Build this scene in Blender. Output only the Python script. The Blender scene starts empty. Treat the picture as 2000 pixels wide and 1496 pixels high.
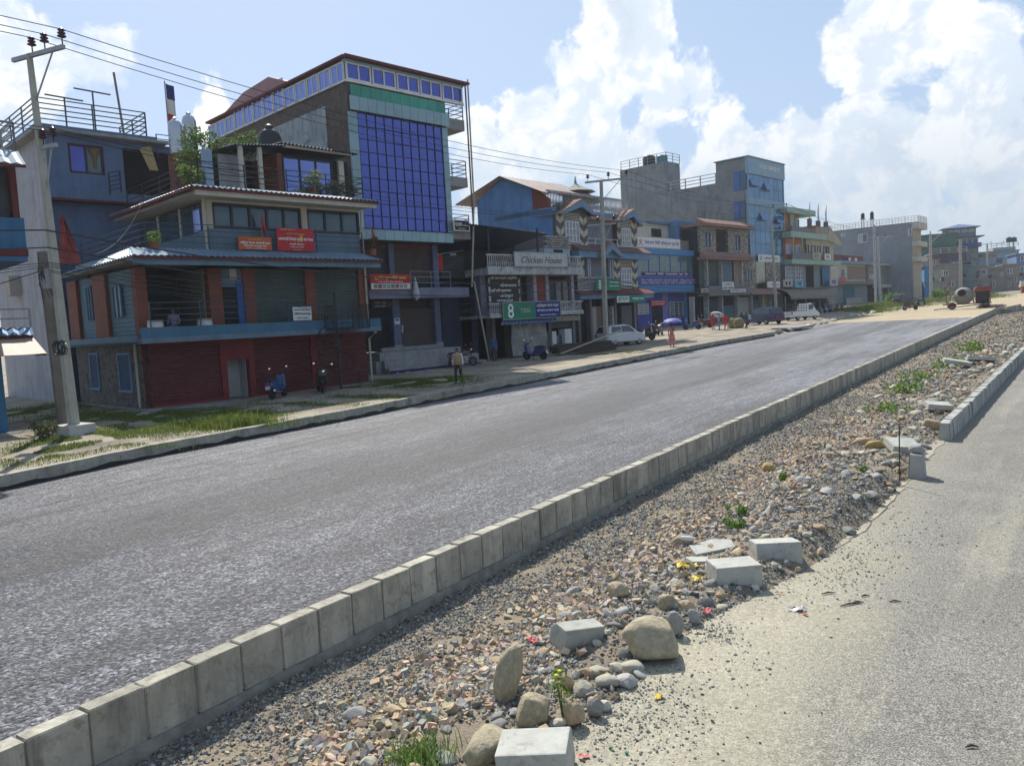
import bpy, bmesh, math, random
import numpy as np
from mathutils import Vector, Matrix, noise as mnoise
random.seed(7); rng = np.random.default_rng(7)
sc = bpy.context.scene; COL = sc.collection
rad = math.radians
# ---------------------------------------------------------------- camera
FPX = 1540.0; CX, CY = 1000.0, 748.0          # focal length and centre in photograph pixels (2000 x 1496)
S = 0.01753                                    # the street climbs 1.75 %
CAMZ = 3.65
RW = np.array([[0.82140947, 0.00111206, 0.57033783],
               [0.56773324, 0.09388547, -0.81784136],
               [-0.05445592, 0.99558238, 0.07648707]])
cam = bpy.data.cameras.new('camera'); camo = bpy.data.objects.new('camera', cam); COL.objects.link(camo)
cam.sensor_width = 36; cam.sensor_fit = 'HORIZONTAL'; cam.lens = 36 * FPX / 2000; cam.clip_start = .1; cam.clip_end = 30000
m4 = Matrix.Identity(4)
for i in range(3):
    for j in range(3): m4[i][j] = float(RW[i, j])
m4[2][3] = CAMZ
camo.matrix_world = m4; sc.camera = camo
# ---------------------------------------------------------------- sun, sky, exposure
SUN_AZ, SUN_EL = rad(-52), rad(50)             # azimuth from +Y towards +X
sv = Vector((math.sin(SUN_AZ) * math.cos(SUN_EL), math.cos(SUN_AZ) * math.cos(SUN_EL), math.sin(SUN_EL)))
sun = bpy.data.lights.new('sun', 'SUN'); suno = bpy.data.objects.new('sun', sun); COL.objects.link(suno)
sun.energy = 4.9; sun.angle = rad(.53); sun.color = (1, .955, .87)
suno.rotation_euler = sv.to_track_quat('Z', 'Y').to_euler(); suno.location = (0, 0, 60)
vs = sc.view_settings; vs.view_transform = 'Standard'; vs.look = 'None'; vs.exposure = 0.42; vs.gamma = 1; vs.use_curve_mapping = False
W = bpy.data.worlds.new('World'); sc.world = W; W.use_nodes = True

def ray(px, py):
    v = np.array([(px - CX) / FPX, -(py - CY) / FPX, -1.0]); v = RW @ v
    return v / np.linalg.norm(v)

class NT:
    """small node-tree writer"""
    def __init__(s, tree): s.t = tree; s.n = tree.nodes; s.l = tree.links
    def add(s, typ, **kw):
        nd = s.n.new(typ)
        for k, v in kw.items():
            if k.startswith('i_'):
                key = k[2:]; key = int(key) if key.isdigit() else key.replace('_', ' ')
                s.put(nd.inputs[key], v)
            else: setattr(nd, k, v)
        return nd
    def put(s, inp, v):
        if isinstance(v, bpy.types.NodeSocket): s.l.new(v, inp)
        else:
            if isinstance(v, tuple) and len(v) == 4 and inp.type == 'VECTOR': v = v[:3]
            inp.default_value = v
    def math(s, op, a, b=0.0, c=None, clamp=False):
        nd = s.n.new('ShaderNodeMath'); nd.operation = op; nd.use_clamp = clamp
        s.put(nd.inputs[0], a); s.put(nd.inputs[1], b)
        if c is not None: s.put(nd.inputs[2], c)
        return nd.outputs[0]
    def vmath(s, op, a, b=None, sc_=None):
        nd = s.n.new('ShaderNodeVectorMath'); nd.operation = op; s.put(nd.inputs[0], a)
        if b is not None: s.put(nd.inputs[1], b)
        if sc_ is not None: s.put(nd.inputs['Scale'], sc_)
        return nd.outputs['Value'] if op in ('DOT_PRODUCT', 'LENGTH', 'DISTANCE') else nd.outputs[0]
    def mix(s, fac, a, b, mode='MIX'):
        nd = s.n.new('ShaderNodeMix'); nd.data_type = 'RGBA'; nd.blend_type = mode
        s.put(nd.inputs[0], fac); s.put(nd.inputs[6], a); s.put(nd.inputs[7], b)
        return nd.outputs[2]
    def ramp(s, fac, *stops):
        nd = s.n.new('ShaderNodeValToRGB'); s.put(nd.inputs[0], fac); cr = nd.color_ramp
        while len(cr.elements) < len(stops): cr.elements.new(.5)
        for e, (p, c) in zip(cr.elements, stops):
            e.position = p; e.color = c if len(c) == 4 else (*c, 1)
        return nd.outputs[0]
    def noise(s, vec, scale, detail=4, rough=.55, dist=0, out=0):
        nd = s.n.new('ShaderNodeTexNoise'); s.put(nd.inputs['Vector'], vec); nd.inputs['Scale'].default_value = scale
        nd.inputs['Detail'].default_value = detail; nd.inputs['Roughness'].default_value = rough; nd.inputs['Distortion'].default_value = dist
        return nd.outputs[out]
    def mr(s, v, a, b, c=0.0, d=1.0, smooth=True):
        nd = s.n.new('ShaderNodeMapRange'); nd.interpolation_type = 'SMOOTHSTEP' if smooth else 'LINEAR'
        for k, x in enumerate((v, a, b, c, d)): s.put(nd.inputs[k], x)
        return nd.outputs[0]

def build_sky():
    T = NT(W.node_tree); T.n.clear()
    out = T.add('ShaderNodeOutputWorld'); bg = T.add('ShaderNodeBackground'); bg.inputs[1].default_value = 0.1
    sky = T.add('ShaderNodeTexSky', sky_type='NISHITA', sun_disc=False, sun_elevation=SUN_EL, sun_rotation=SUN_AZ,
                altitude=800, air_density=1.0, dust_density=2.2, ozone_density=1.2)
    d = T.vmath('NORMALIZE', T.add('ShaderNodeTexCoord').outputs['Generated'])
    # cumulus banks: (pixel x, pixel y, angular radius in px, weight) turned into directions
    blobs = [(1130, 215, 120, 1.0), (1215, 90, 105, 1.0), (1060, 270, 90, .8), (1370, 190, 95, .8), (1225, 330, 110, .85), (1285, 215, 90, .8), (1440, 130, 40, .5),
             (1590, 300, 150, 1.0), (1450, 340, 120, .85), (1760, 330, 170, 1.0), (1690, 110, 110, .9), (1800, 40, 120, .9), (1920, 190, 140, 1.0), (1960, 330, 150, 1.0),
             (985, 400, 100, .75), (940, 290, 60, .55), (60, 150, 110, .85), (-90, 120, 150, 1.0), (30, 80, 70, .7), (420, 215, 60, .6), (1500, 470, 200, .7), (1850, 470, 200, .7),
             (2200, 250, 230, 1.0), (2550, 350, 280, 1.0), (-450, 250, 240, .9), (2750, 50, 240, .9)]
    warp = T.vmath('ADD', d, T.vmath('SCALE', T.vmath('SUBTRACT', T.noise(d, 5.0, 4, .55, out=1), (.5, .5, .5)), sc_=.10))
    n1 = T.noise(warp, 10.5, 10, .6)
    acc = None
    for (x, y, r, w) in blobs:
        c = ray(x, y); ang = math.atan(r / FPX)
        q = T.vmath('DISTANCE', warp, tuple(float(k) for k in c))
        v = T.math('MULTIPLY_ADD', q, -w / ang * .62, w * .62)
        acc = v if acc is None else T.math('SMOOTH_MAX', acc, v, .16)
    a = T.math('ADD', T.math('MAXIMUM', acc, -.55), T.math('MULTIPLY_ADD', n1, 1.8, -.9))
    n1s = T.noise(T.vmath('ADD', warp, tuple(float(v) for v in (sv * .018))), 10.5, 7, .6)
    mask = T.mr(a, .04, .19)
    lit = T.mr(T.math('SUBTRACT', n1, n1s), -.055, .085)
    thick = T.mr(a, .3, 1.1)
    shade = T.mix(thick, (5.9, 6.6, 7.5, 1), (4.2, 4.9, 5.8, 1))
    ccol = T.mix(lit, shade, (8.0, 8.1, 8.2, 1))
    # pale veil that thickens towards the horizon
    zc = T.add('ShaderNodeSeparateXYZ', i_0=d).outputs[2]
    veil = T.mr(zc, -.05, .75, .75, .5)
    base = T.mix(veil, T.mix(1, sky.outputs[0], (.9, .9, .95, 1), 'MULTIPLY'), (3.9, 5.2, 6.9, 1))
    low = T.mr(zc, .0, .27, 1, 0)
    ccol = T.mix(T.math('MULTIPLY', low, .85), ccol, (3.0, 3.8, 4.6, 1))
    base = T.mix(T.math('MULTIPLY', low, .7), base, (3.0, 3.9, 4.9, 1))
    col = T.mix(T.math('MULTIPLY', mask, .96), base, ccol)
    # below the horizon the sky is earth-coloured bounce
    col = T.mix(T.mr(zc, -.02, -.12), col, (1.6, 1.5, 1.4, 1))
    T.l.new(col, bg.inputs[0]); T.l.new(bg.outputs[0], out.inputs[0])
build_sky()

# ---------------------------------------------------------------- pixel -> place
def on_plane(px, py, p0, n):
    d = ray(px, py); o = np.array([0, 0, CAMZ]); n = np.asarray(n, float)
    return o + d * (((np.asarray(p0, float) - o) @ n) / (d @ n))
def gnd(px, py, h=0.0):                 # on the sloping street, h metres above the right carriageway
    return on_plane(px, py, (0, 0, h), (0, -S, 1))
def atx(px, py, x): return on_plane(px, py, (x, 0, 0), (1, 0, 0))
def aty(px, py, y): return on_plane(px, py, (0, y, 0), (0, 1, 0))
ROAD = .38; VERGE = .68

# ---------------------------------------------------------------- materials
MATS = {}
def M(name, col, rough=.85, var=.22, vsc=1.3, bump=.12, bs=35, metal=0, spec=.3, streak=0., dirt=None, dirt_amt=0., rnd=0., attr=None, trans=0, alpha=1, coat=0):
    if name in MATS: return MATS[name]
    m = bpy.data.materials.new(name); m.use_nodes = True; T = NT(m.node_tree); bs_ = T.n['Principled BSDF']
    oc = T.add('ShaderNodeTexCoord').outputs['Object']
    if rnd: oc = T.vmath('ADD', oc, T.vmath('SCALE', (3.1, 7.7, 1.3), sc_=T.math('MULTIPLY', T.add('ShaderNodeObjectInfo').outputs['Random'], 23.0)))
    c = (*col, 1)
    if attr:
        c = T.add('ShaderNodeAttribute', attribute_name=attr).outputs['Color']
    n = T.noise(oc, vsc, 6, .62)
    f = T.mr(n, .25, .75, 1 - var, 1 + var, False)
    if streak:
        st = T.noise(T.vmath('MULTIPLY', oc, (2.6, 2.6, .3)), 1.0, 8, .72, .3)
        f = T.math('MULTIPLY', f, T.mr(st, .42, .75, 1, 1 - streak * .8))
    if rnd:
        ri = T.add('ShaderNodeObjectInfo').outputs['Random']
        f = T.math('MULTIPLY', f, T.mr(ri, 0, 1, 1 - rnd, 1 + rnd, False))
    cc = T.vmath('SCALE', c, sc_=f)
    if dirt is not None:
        dn = T.mr(T.noise(oc, vsc * 2.3, 8, .7, .4), .5, .68, 0, dirt_amt)
        cc = T.mix(dn, cc, (*dirt, 1))
    T.put(bs_.inputs['Base Color'], cc)
    bs_.inputs['Roughness'].default_value = rough; bs_.inputs['Metallic'].default_value = metal
    bs_.inputs['Specular IOR Level'].default_value = spec; bs_.inputs['Transmission Weight'].default_value = trans
    bs_.inputs['Alpha'].default_value = alpha; bs_.inputs['Coat Weight'].default_value = coat
    if bump:
        bn = T.add('ShaderNodeBump', i_Strength=bump, i_Distance=.02); T.put(bn.inputs['Height'], T.noise(oc, bs, 5, .65))
        T.l.new(bn.outputs[0], bs_.inputs['Normal'])
    MATS[name] = m
    return m

# ---------------------------------------------------------------- mesh helpers
class MB:
    def __init__(s): s.v = []; s.f = []
    def box(s, x0, x1, y0, y1, z0, z1):
        b = len(s.v)
        s.v += [(x0, y0, z0), (x1, y0, z0), (x1, y1, z0), (x0, y1, z0), (x0, y0, z1), (x1, y0, z1), (x1, y1, z1), (x0, y1, z1)]
        s.f += [tuple(b + i for i in q) for q in ((0, 3, 2, 1), (4, 5, 6, 7), (0, 1, 5, 4), (1, 2, 6, 5), (2, 3, 7, 6), (3, 0, 4, 7))]
        return s
    def hexa(s, lo, hi):                 # two quads of 4 points, bottom and top
        b = len(s.v); s.v += [tuple(p) for p in lo] + [tuple(p) for p in hi]
        s.f += [tuple(b + i for i in q) for q in ((0, 3, 2, 1), (4, 5, 6, 7), (0, 1, 5, 4), (1, 2, 6, 5), (2, 3, 7, 6), (3, 0, 4, 7))]
        return s
    def prism(s, poly, axis, a0, a1):    # polygon in the other two axes, extruded along axis
        n = len(poly); b = len(s.v)
        def P(p, a):
            return (a, p[0], p[1]) if axis == 'x' else (p[0], a, p[1]) if axis == 'y' else (p[0], p[1], a)
        s.v += [P(p, a0) for p in poly] + [P(p, a1) for p in poly]
        s.f += [tuple(range(b, b + n)), tuple(range(b + 2 * n - 1, b + n - 1, -1))]
        s.f += [(b + i, b + n + i, b + n + (i + 1) % n, b + (i + 1) % n) for i in range(n)]
        return s
    def tube(s, pts, r, n=6, cap=True):
        pts = [Vector(p) for p in pts]; b = len(s.v); rs = r if isinstance(r, (list, tuple)) else [r] * len(pts)
        up = Vector((0, 0, 1))
        for i, p in enumerate(pts):
            t = (pts[min(i + 1, len(pts) - 1)] - pts[max(i - 1, 0)])
            if t.length < 1e-9: t = Vector((0, 0, 1))
            t.normalize()
            a = t.cross(up if abs(t.z) < .95 else Vector((1, 0, 0))).normalized(); c = a.cross(t)
            for k in range(n):
                w = 2 * math.pi * (k + .5) / n
                s.v.append(tuple(p + (a * math.cos(w) + c * math.sin(w)) * rs[i]))
        for i in range(len(pts) - 1):
            for k in range(n):
                s.f.append((b + i * n + k, b + i * n + (k + 1) % n, b + (i + 1) * n + (k + 1) % n, b + (i + 1) * n + k))
        if cap:
            s.f.append(tuple(range(b + n - 1, b - 1, -1))); e = b + (len(pts) - 1) * n; s.f.append(tuple(range(e, e + n)))
        return s
    def lathe(s, prof, c=(0, 0, 0), n=14, axis='z'):   # prof: (radius, height)
        b = len(s.v)
        for r, h in prof:
            for k in range(n):
                w = 2 * math.pi * k / n; u, v = r * math.cos(w), r * math.sin(w)
                p = (u, v, h) if axis == 'z' else (h, u, v) if axis == 'x' else (v, h, u)
                s.v.append((c[0] + p[0], c[1] + p[1], c[2] + p[2]))
        for i in range(len(prof) - 1):
            for k in range(n):
                s.f.append((b + i * n + k, b + i * n + (k + 1) % n, b + (i + 1) * n + (k + 1) % n, b + (i + 1) * n + k))
        s.f.append(tuple(range(b + n - 1, b - 1, -1))); e = b + (len(prof) - 1) * n; s.f.append(tuple(range(e, e + n)))
        return s
    def quad(s, *p):
        b = len(s.v); s.v += [tuple(q) for q in p]; s.f.append(tuple(range(b, b + len(p)))); return s
    def grid(s, fn, nu, nv):
        b = len(s.v)
        for i in range(nu + 1):
            for j in range(nv + 1): s.v.append(tuple(fn(i / nu, j / nv)))
        for i in range(nu):
            for j in range(nv):
                a = b + i * (nv + 1) + j; s.f.append((a, a + nv + 1, a + nv + 2, a + 1))
        return s
    def build(s, name, mat, parent=None, smooth=False, bevel=0, fix=True):
        me = bpy.data.meshes.new(name); me.from_pydata(s.v, [], s.f); me.validate()
        if bevel or fix:
            bm = bmesh.new(); bm.from_mesh(me)
            if fix: bmesh.ops.recalc_face_normals(bm, faces=bm.faces)
            if bevel: bmesh.ops.bevel(bm, geom=[e for e in bm.edges if e.calc_face_angle(0) > .4], offset=bevel, segments=2, affect='EDGES', profile=.6)
            bm.to_mesh(me); bm.free()
        if smooth:
            for p in me.polygons: p.use_smooth = True
        if mat: me.materials.append(mat)
        return link(name, me, parent)

def link(name, data, parent=None):
    o = bpy.data.objects.new(name, data); COL.objects.link(o)
    if parent is not None: o.parent = parent
    return o
def tag(o, label=None, cat=None, group=None, kind=None):
    if label: o['label'] = label
    if cat: o['category'] = cat
    if group: o['group'] = group
    if kind: o['kind'] = kind
    return o
def empty(name, loc, rz=0, label=None, cat=None, group=None):
    o = bpy.data.objects.new(name, None); COL.objects.link(o); o.empty_display_size = .3
    o.location = tuple(float(v) for v in loc); o.rotation_euler = (0, 0, rz)
    return tag(o, label, cat, group)
def copy_tree(o, parent=None):
    c = o.copy(); COL.objects.link(c); c.parent = parent
    for ch in o.children: copy_tree(ch, c)
    return c
def np_mesh(name, V, F, mat, parent=None, cols=None, smooth=False):
    """numpy mesh: V (n,3), F (m,k) faces all of k corners, cols (n,3) vertex colours"""
    me = bpy.data.meshes.new(name); k = F.shape[1]; m = len(F)
    me.vertices.add(len(V)); me.vertices.foreach_set('co', np.ascontiguousarray(V, np.float32).ravel())
    me.loops.add(m * k); me.loops.foreach_set('vertex_index', np.ascontiguousarray(F, np.int32).ravel())
    me.polygons.add(m); me.polygons.foreach_set('loop_start', np.arange(0, m * k, k, dtype=np.int32))
    me.polygons.foreach_set('loop_total', np.full(m, k, np.int32))
    me.update(calc_edges=True)
    if not smooth: me.shade_flat()
    if cols is not None:
        a = me.color_attributes.new('col', 'FLOAT_COLOR', 'POINT')
        a.data.foreach_set('color', np.concatenate([cols, np.ones((len(cols), 1))], 1).astype(np.float32).ravel())
    me.materials.append(mat)
    return link(name, me, parent)
# ================================================================ the setting: ground, roads, kerbs
def gz(y): return S * y
def kx(y):                                   # median-side face of the near kerb
    return float(np.interp(y, [-20, 20, 30, 60, 99, 400], [-6.88, -6.88, -6.76, -6.42, -5.85, -5.6]))
def rex(y):                                  # edge of the right carriageway
    return float(np.interp(y, [-20, 5, 8, 10.5, 13, 20, 42, 120], [-3.35, -3.35, -3.3, -2.75, -2.5, -2.3, -1.45, 1.0]))
LK = [gnd(px, py, .72) for px, py in ((-260, 977), (0, 929), (300, 868), (520, 829), (700, 796), (850, 767), (1000, 740), (1200, 703), (1400, 666), (1512, 648))]
LKX = [float(p[0]) for p in LK]; LKY = [float(p[1]) for p in LK]
def lkx(y): return float(np.interp(y, LKY, LKX))
Y_ASPH = float(gnd(1750, 626, ROAD)[1])

def mat_asphalt():
    m = bpy.data.materials.new('fresh_asphalt'); m.use_nodes = True; T = NT(m.node_tree); b = T.n['Principled BSDF']
    oc = T.add('ShaderNodeTexCoord').outputs['Object']
    v = T.add('ShaderNodeTexVoronoi', feature='F1', i_Vector=oc, i_Scale=30.0)
    vj = T.add('ShaderNodeTexVoronoi', feature='F1', i_Vector=oc, i_Scale=17.0)
    lane = T.noise(T.vmath('MULTIPLY', oc, (1.0, .1, 1)), .8, 10, .68)
    pat = T.noise(oc, .45, 5, .6); gr1 = T.noise(oc, 20.0, 4, .8); gr2 = T.noise(T.vmath('MULTIPLY', oc, (1, .35, 1)), 3.0, 6, .72)
    rnd = T.add('ShaderNodeSeparateColor', i_0=v.outputs['Color']).outputs[0]
    stone = T.ramp(rnd, (0, (.04, .04, .048)), (.55, (.108, .106, .117)), (1, (.28, .277, .296)))
    k = T.math('MULTIPLY', T.mr(lane, .36, .64, .55, 1.25), T.mr(pat, .3, .7, .85, 1.15)); k = T.math('MULTIPLY', k, T.mr(gr1, .36, .66, .5, 1.6)); k = T.math('MULTIPLY', k, T.mr(gr2, .36, .64, .78, 1.2))
    # bitumen-rich lane down the middle of the fresh mat, ragged at its edges
    bx = T.math('ADD', T.add('ShaderNodeSeparateXYZ', i_0=oc).outputs[0], T.math('MULTIPLY_ADD', lane, 5.0, -2.5))
    band = T.mr(T.math('ABSOLUTE', T.math('ADD', bx, 12.6)), .5, 2.3, 1, 0)
    k = T.math('MULTIPLY', k, T.math('MULTIPLY_ADD', T.math('MULTIPLY', band, T.mr(gr2, .35, .6, .5, 1)), -.5, 1.08))
    T.put(b.inputs['Base Color'], T.vmath('SCALE', stone, sc_=k))
    T.put(b.inputs['Roughness'], T.mr(lane, .35, .62, .56, .38))
    b.inputs['Specular IOR Level'].default_value = .55
    h = T.math('ADD', T.math('MULTIPLY', v.outputs['Distance'], -1.0), T.math('MULTIPLY', vj.outputs['Distance'], -.9))
    h = T.math('ADD', h, T.math('MULTIPLY', gr1, 1.6)); h = T.math('ADD', h, T.math('MULTIPLY', T.noise(oc, 4.0, 4, .6), .6))
    bn = T.add('ShaderNodeBump', i_Strength=1.0, i_Distance=.03, i_Height=h); T.l.new(bn.outputs[0], b.inputs['Normal'])
    return m
def mat_sand_road():
    m = bpy.data.materials.new('dusty_road'); m.use_nodes = True; T = NT(m.node_tree); b = T.n['Principled BSDF']
    oc = T.add('ShaderNodeTexCoord').outputs['Object']
    n = T.noise(oc, .8, 7, .6); n2 = T.noise(oc, 60, 3, .7); n3 = T.noise(T.vmath('MULTIPLY', oc, (1, .15, 1)), 1.4, 5, .6)
    xs = T.add('ShaderNodeSeparateXYZ', i_0=oc)
    # sand drifted against the median, bare worn asphalt further out
    edge = T.mr(T.math('ADD', xs.outputs[0], T.math('MULTIPLY_ADD', n, 2.6, -1.3)), -2.6, -.9)
    far = T.mr(xs.outputs[1], 9.0, 16.0)
    sandy = T.math('MULTIPLY', T.math('SUBTRACT', 1.0, edge), T.math('SUBTRACT', 1.0, T.math('MULTIPLY', far, .55)))
    sandy = T.math('MAXIMUM', sandy, T.mr(n3, .48, .72, .12, .5))
    n2b = T.noise(oc, 22, 5, .75); g = T.mix(T.mr(n2, .38, .66), (.075, .073, .07, 1), (.30, .29, .26, 1)); g = T.vmath('SCALE', g, sc_=T.mr(n2b, .35, .65, .75, 1.25))
    s = T.mix(T.mr(n2, .3, .7), (.27, .245, .185, 1), (.42, .39, .30, 1)); s = T.vmath('SCALE', s, sc_=T.mr(n2b, .36, .66, .78, 1.16))
    c = T.mix(sandy, g, s)
    T.put(b.inputs['Base Color'], T.vmath('SCALE', c, sc_=T.mr(n, .3, .7, .88, 1.1)))
    b.inputs['Roughness'].default_value = .85; b.inputs['Specular IOR Level'].default_value = .25
    v = T.add('ShaderNodeTexVoronoi', feature='F1', i_Vector=oc, i_Scale=60.0)
    h = T.math('ADD', T.math('MULTIPLY', v.outputs['Distance'], -.8), T.math('MULTIPLY', T.noise(oc, 9, 5, .6), .9))
    bn = T.add('ShaderNodeBump', i_Strength=.45, i_Distance=.015, i_Height=h); T.l.new(bn.outputs[0], b.inputs['Normal'])
    return m
def mat_soil(name, c0, c1, c2, sc_=1.0, bump=.5):
    m = bpy.data.materials.new(name); m.use_nodes = True; T = NT(m.node_tree); b = T.n['Principled BSDF']
    oc = T.add('ShaderNodeTexCoord').outputs['Object']
    n = T.noise(oc, .55 * sc_, 7, .62, .3); n2 = T.noise(oc, 14 * sc_, 6, .7)
    c = T.mix(T.mr(n, .36, .62), (*c0, 1), (*c1, 1)); c = T.mix(T.mr(n2, .5, .75), c, (*c2, 1))
    T.put(b.inputs['Base Color'], c); b.inputs['Roughness'].default_value = .95; b.inputs['Specular IOR Level'].default_value = .15
    v = T.add('ShaderNodeTexVoronoi', feature='F1', i_Vector=oc, i_Scale=22.0)
    h = T.math('ADD', T.math('MULTIPLY', v.outputs['Distance'], -.7), n2)
    bn = T.add('ShaderNodeBump', i_Strength=bump, i_Distance=.03, i_Height=h); T.l.new(bn.outputs[0], b.inputs['Normal'])
    return m

m_asph = mat_asphalt(); m_road = mat_sand_road()
m_verge = mat_soil('verge_soil', (.33, .285, .22), (.20, .175, .14), (.38, .34, .27))
m_bed = mat_soil('median_soil', (.19, .165, .13), (.27, .225, .165), (.10, .09, .078), 2.0, .8)
m_sand = mat_soil('road_base_sand', (.40, .33, .22), (.33, .275, .19), (.46, .40, .29), .6, .3)
m_conc = M('kerb_concrete', (.385, .36, .295), .92, .24, 3.2, .45, 24, streak=.75, rnd=.16, dirt=(.17, .155, .12), dirt_amt=.65)
m_conc2 = M('kerb_concrete_new', (.36, .36, .33), .85, .14, 3, .15, 40, rnd=.06)
m_mortar = M('kerb_mortar', (.25, .24, .205), .95, .4, 5, .6, 22)
m_tar = M('tar', (.012, .012, .013), .55, .3, 6, .4, 30)

def zland(y): return S * min(max(y, -200), 420) + 0.0
# base sheet to the horizon
xs_ = [-6000, -2500, -900, -300, -120, -60, -30, 0, 30, 120, 600, 3000]; ys_ = [-900, -300, -60, 0, 60, 120, 200, 300, 420, 800, 2000, 6000]
mb = MB(); mb.v = [(x, y, zland(y) - .75) for x in xs_ for y in ys_]
mb.f = [(i * 12 + j, (i + 1) * 12 + j, (i + 1) * 12 + j + 1, i * 12 + j + 1) for i in range(11) for j in range(11)]
tag(mb.build('ground', m_verge), kind='structure')

def strip(name, mat, xa, xb, ys, zf, nx=1, wob=0):
    mb = MB()
    for y in ys:
        a, b = xa(y), xb(y)
        for i in range(nx + 1):
            x = a + (b - a) * i / nx; mb.v.append((x, y, zf(x, y)))
    n = nx + 1
    for j in range(len(ys) - 1):
        for i in range(nx): mb.f.append((j * n + i, j * n + i + 1, (j + 1) * n + i + 1, (j + 1) * n + i))
    return tag(mb.build(name, mat, smooth=True, fix=False), kind='structure')
def wav(x, y, a=.05, s=.4): return a * mnoise.noise(Vector((x * s, y * s, 0))) + a * .5 * mnoise.noise(Vector((x * s * 3, y * s * 3, 5)))

# left carriageway, then the unpaved sandy stretch beyond it, which bends right
LE = [gnd(px, py, ROAD) for px, py in ((1516, 655), (1600, 635), (1660, 620), (1720, 610), (1790, 599.5), (1850, 593.5), (1900, 587.5), (1950, 580.5), (1995, 573))]
LEX = LKX[:-1] + [float(p[0]) for p in LE]; LEY = LKY[:-1] + [float(p[1]) for p in LE]; LEX.append(LEX[-1] + 40); LEY.append(LEY[-1] + 160)
def lex(y): return float(np.interp(y, LEY, LEX))
strip('road', m_asph, lambda y: lex(y) + .01, lambda y: kx(y) - .19, list(np.linspace(-30, Y_ASPH, 90)), lambda x, y: gz(y) + ROAD + wav(x, y, .015, .5), 18)
strip('sand_road', m_sand, lex, lambda y: float(np.interp(y, [60, 99, 110, 125, 420], [kx(60) - .2, kx(99) - .2, -2, 8, 60])), list(np.linspace(Y_ASPH - 1, 330, 70)),
      lambda x, y: gz(y) + ROAD - (.03 if y < Y_ASPH else .004) + wav(x, y, .04, .2), 8)
# verge in front of the houses
def verge_z(x, y):
    e = lex(y) if y > LKY[-1] else -999
    return gz(y) + (VERGE if e < -900 else ROAD - .1 + (VERGE - ROAD + .1) * min(1, max(0, (e - x) / 1.6))) + wav(x, y, .05, .5) - (.02 if x > -20 else 0)
strip('verge', m_verge, lambda y: -120, lambda y: lkx(y) - .2 if y < LKY[-1] else lex(y) + .02, [-60] + list(np.linspace(-25, 90, 140)) + list(np.linspace(91, 330, 60)), verge_z, 90)
# right carriageway
strip('worn_road', m_road, lambda y: rex(y) - .5, lambda y: 9.0, list(np.linspace(-15, 120, 150)), lambda x, y: gz(y) + wav(x, y, .015, .4), 24)
strip('far_side_ground', m_verge, lambda y: 9.0, lambda y: 200, [-60, 0, 60, 120], lambda x, y: gz(y) - .004, 2)

def med_h(x, y):
    a, b = kx(y), rex(y); t = (x - a) / (b - a)
    h = float(np.interp(t, [-.05, 0, .25, .5, .75, .92, 1.0, 1.12], [-.17, -.165, -.15, -.06, .02, .02, -.03, -.12]))
    md = math.exp(-((y - 14) / 4.2) ** 2) * float(np.interp(t, [.35, .7, .93, 1.0, 1.04], [0, .2, .27, .06, 0]))
    far = float(np.interp(y, [18, 30, 60], [0, .12, .2])) * float(np.interp(t, [.3, .8, 1], [.2, 1, .9]))
    return h + md + far + wav(x, y, .05, 1.1) * min(1, max(0, (1.05 - t) * 6))
strip('median_ground', m_bed, lambda y: kx(y) - .02, lambda y: rex(y) + .12, list(np.linspace(-2, 40, 260)) + list(np.linspace(41, 104, 60)), lambda x, y: gz(y) + med_h(x, y), 44)

# ---- near kerb: one block after another on a mortar bed
kerb = empty('kerb', (0, 0, 0)); tag(kerb, kind='structure')
def block_mesh(name, L, w, h, bev, seed, batter=0.0):
    r = random.Random(seed); mb = MB().hexa([(-w - batter, -L / 2, 0), (0 + batter, -L / 2, 0), (0 + batter, L / 2, 0), (-w - batter, L / 2, 0)],
                                            [(-w, -L / 2, h), (0, -L / 2, h), (0, L / 2, h), (-w, L / 2, h)])
    me = bpy.data.meshes.new(name); me.from_pydata(mb.v, [], mb.f)
    bm = bmesh.new(); bm.from_mesh(me); bmesh.ops.recalc_face_normals(bm, faces=bm.faces)
    bmesh.ops.bevel(bm, geom=bm.edges[:], offset=bev, segments=2, affect='EDGES')
    for v in bm.verts: v.co += Vector((r.uniform(-1, 1), r.uniform(-1, 1), r.uniform(-1, 1))) * bev * (.9 if v.co.z > h * .9 and r.random() < .5 else .4)
    bm.to_mesh(me); bm.free(); me.materials.append(m_conc); return me
KB = [block_mesh('kerb_block', .492 + .006 * (i % 3), .185, .5, .007, i) for i in range(5)]
y = .9; nblk = 0
while y < 52:
    o = link('kerb_block', random.choice(KB), kerb); nblk += 1
    o.location = (kx(y) + random.uniform(-.004, .004), y, gz(y) - .05 + random.uniform(-.008, .006)); o.rotation_euler = (random.uniform(-.006, .006), random.uniform(-.004, .004), random.uniform(-.008, .008) + math.atan((kx(y + 1) - kx(y)) * -1))
    y += .515
mb = MB(); yy = y - .2
while yy < 99:
    x = kx(yy); mb.hexa([(x - .19, yy, gz(yy) - .1), (x, yy, gz(yy) - .1), (x, yy + .47, gz(yy) - .1), (x - .19, yy + .47, gz(yy) - .1)], [(x - .19, yy, gz(yy) + .45), (x, yy, gz(yy) + .45), (x, yy + .47, gz(yy) + .46), (x - .19, yy + .47, gz(yy) + .46)]); yy += .515
tag(mb.build('kerb_block_run', m_conc, kerb), kind='stuff')
mb = MB(); ys = np.linspace(.5, 99, 200)
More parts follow.
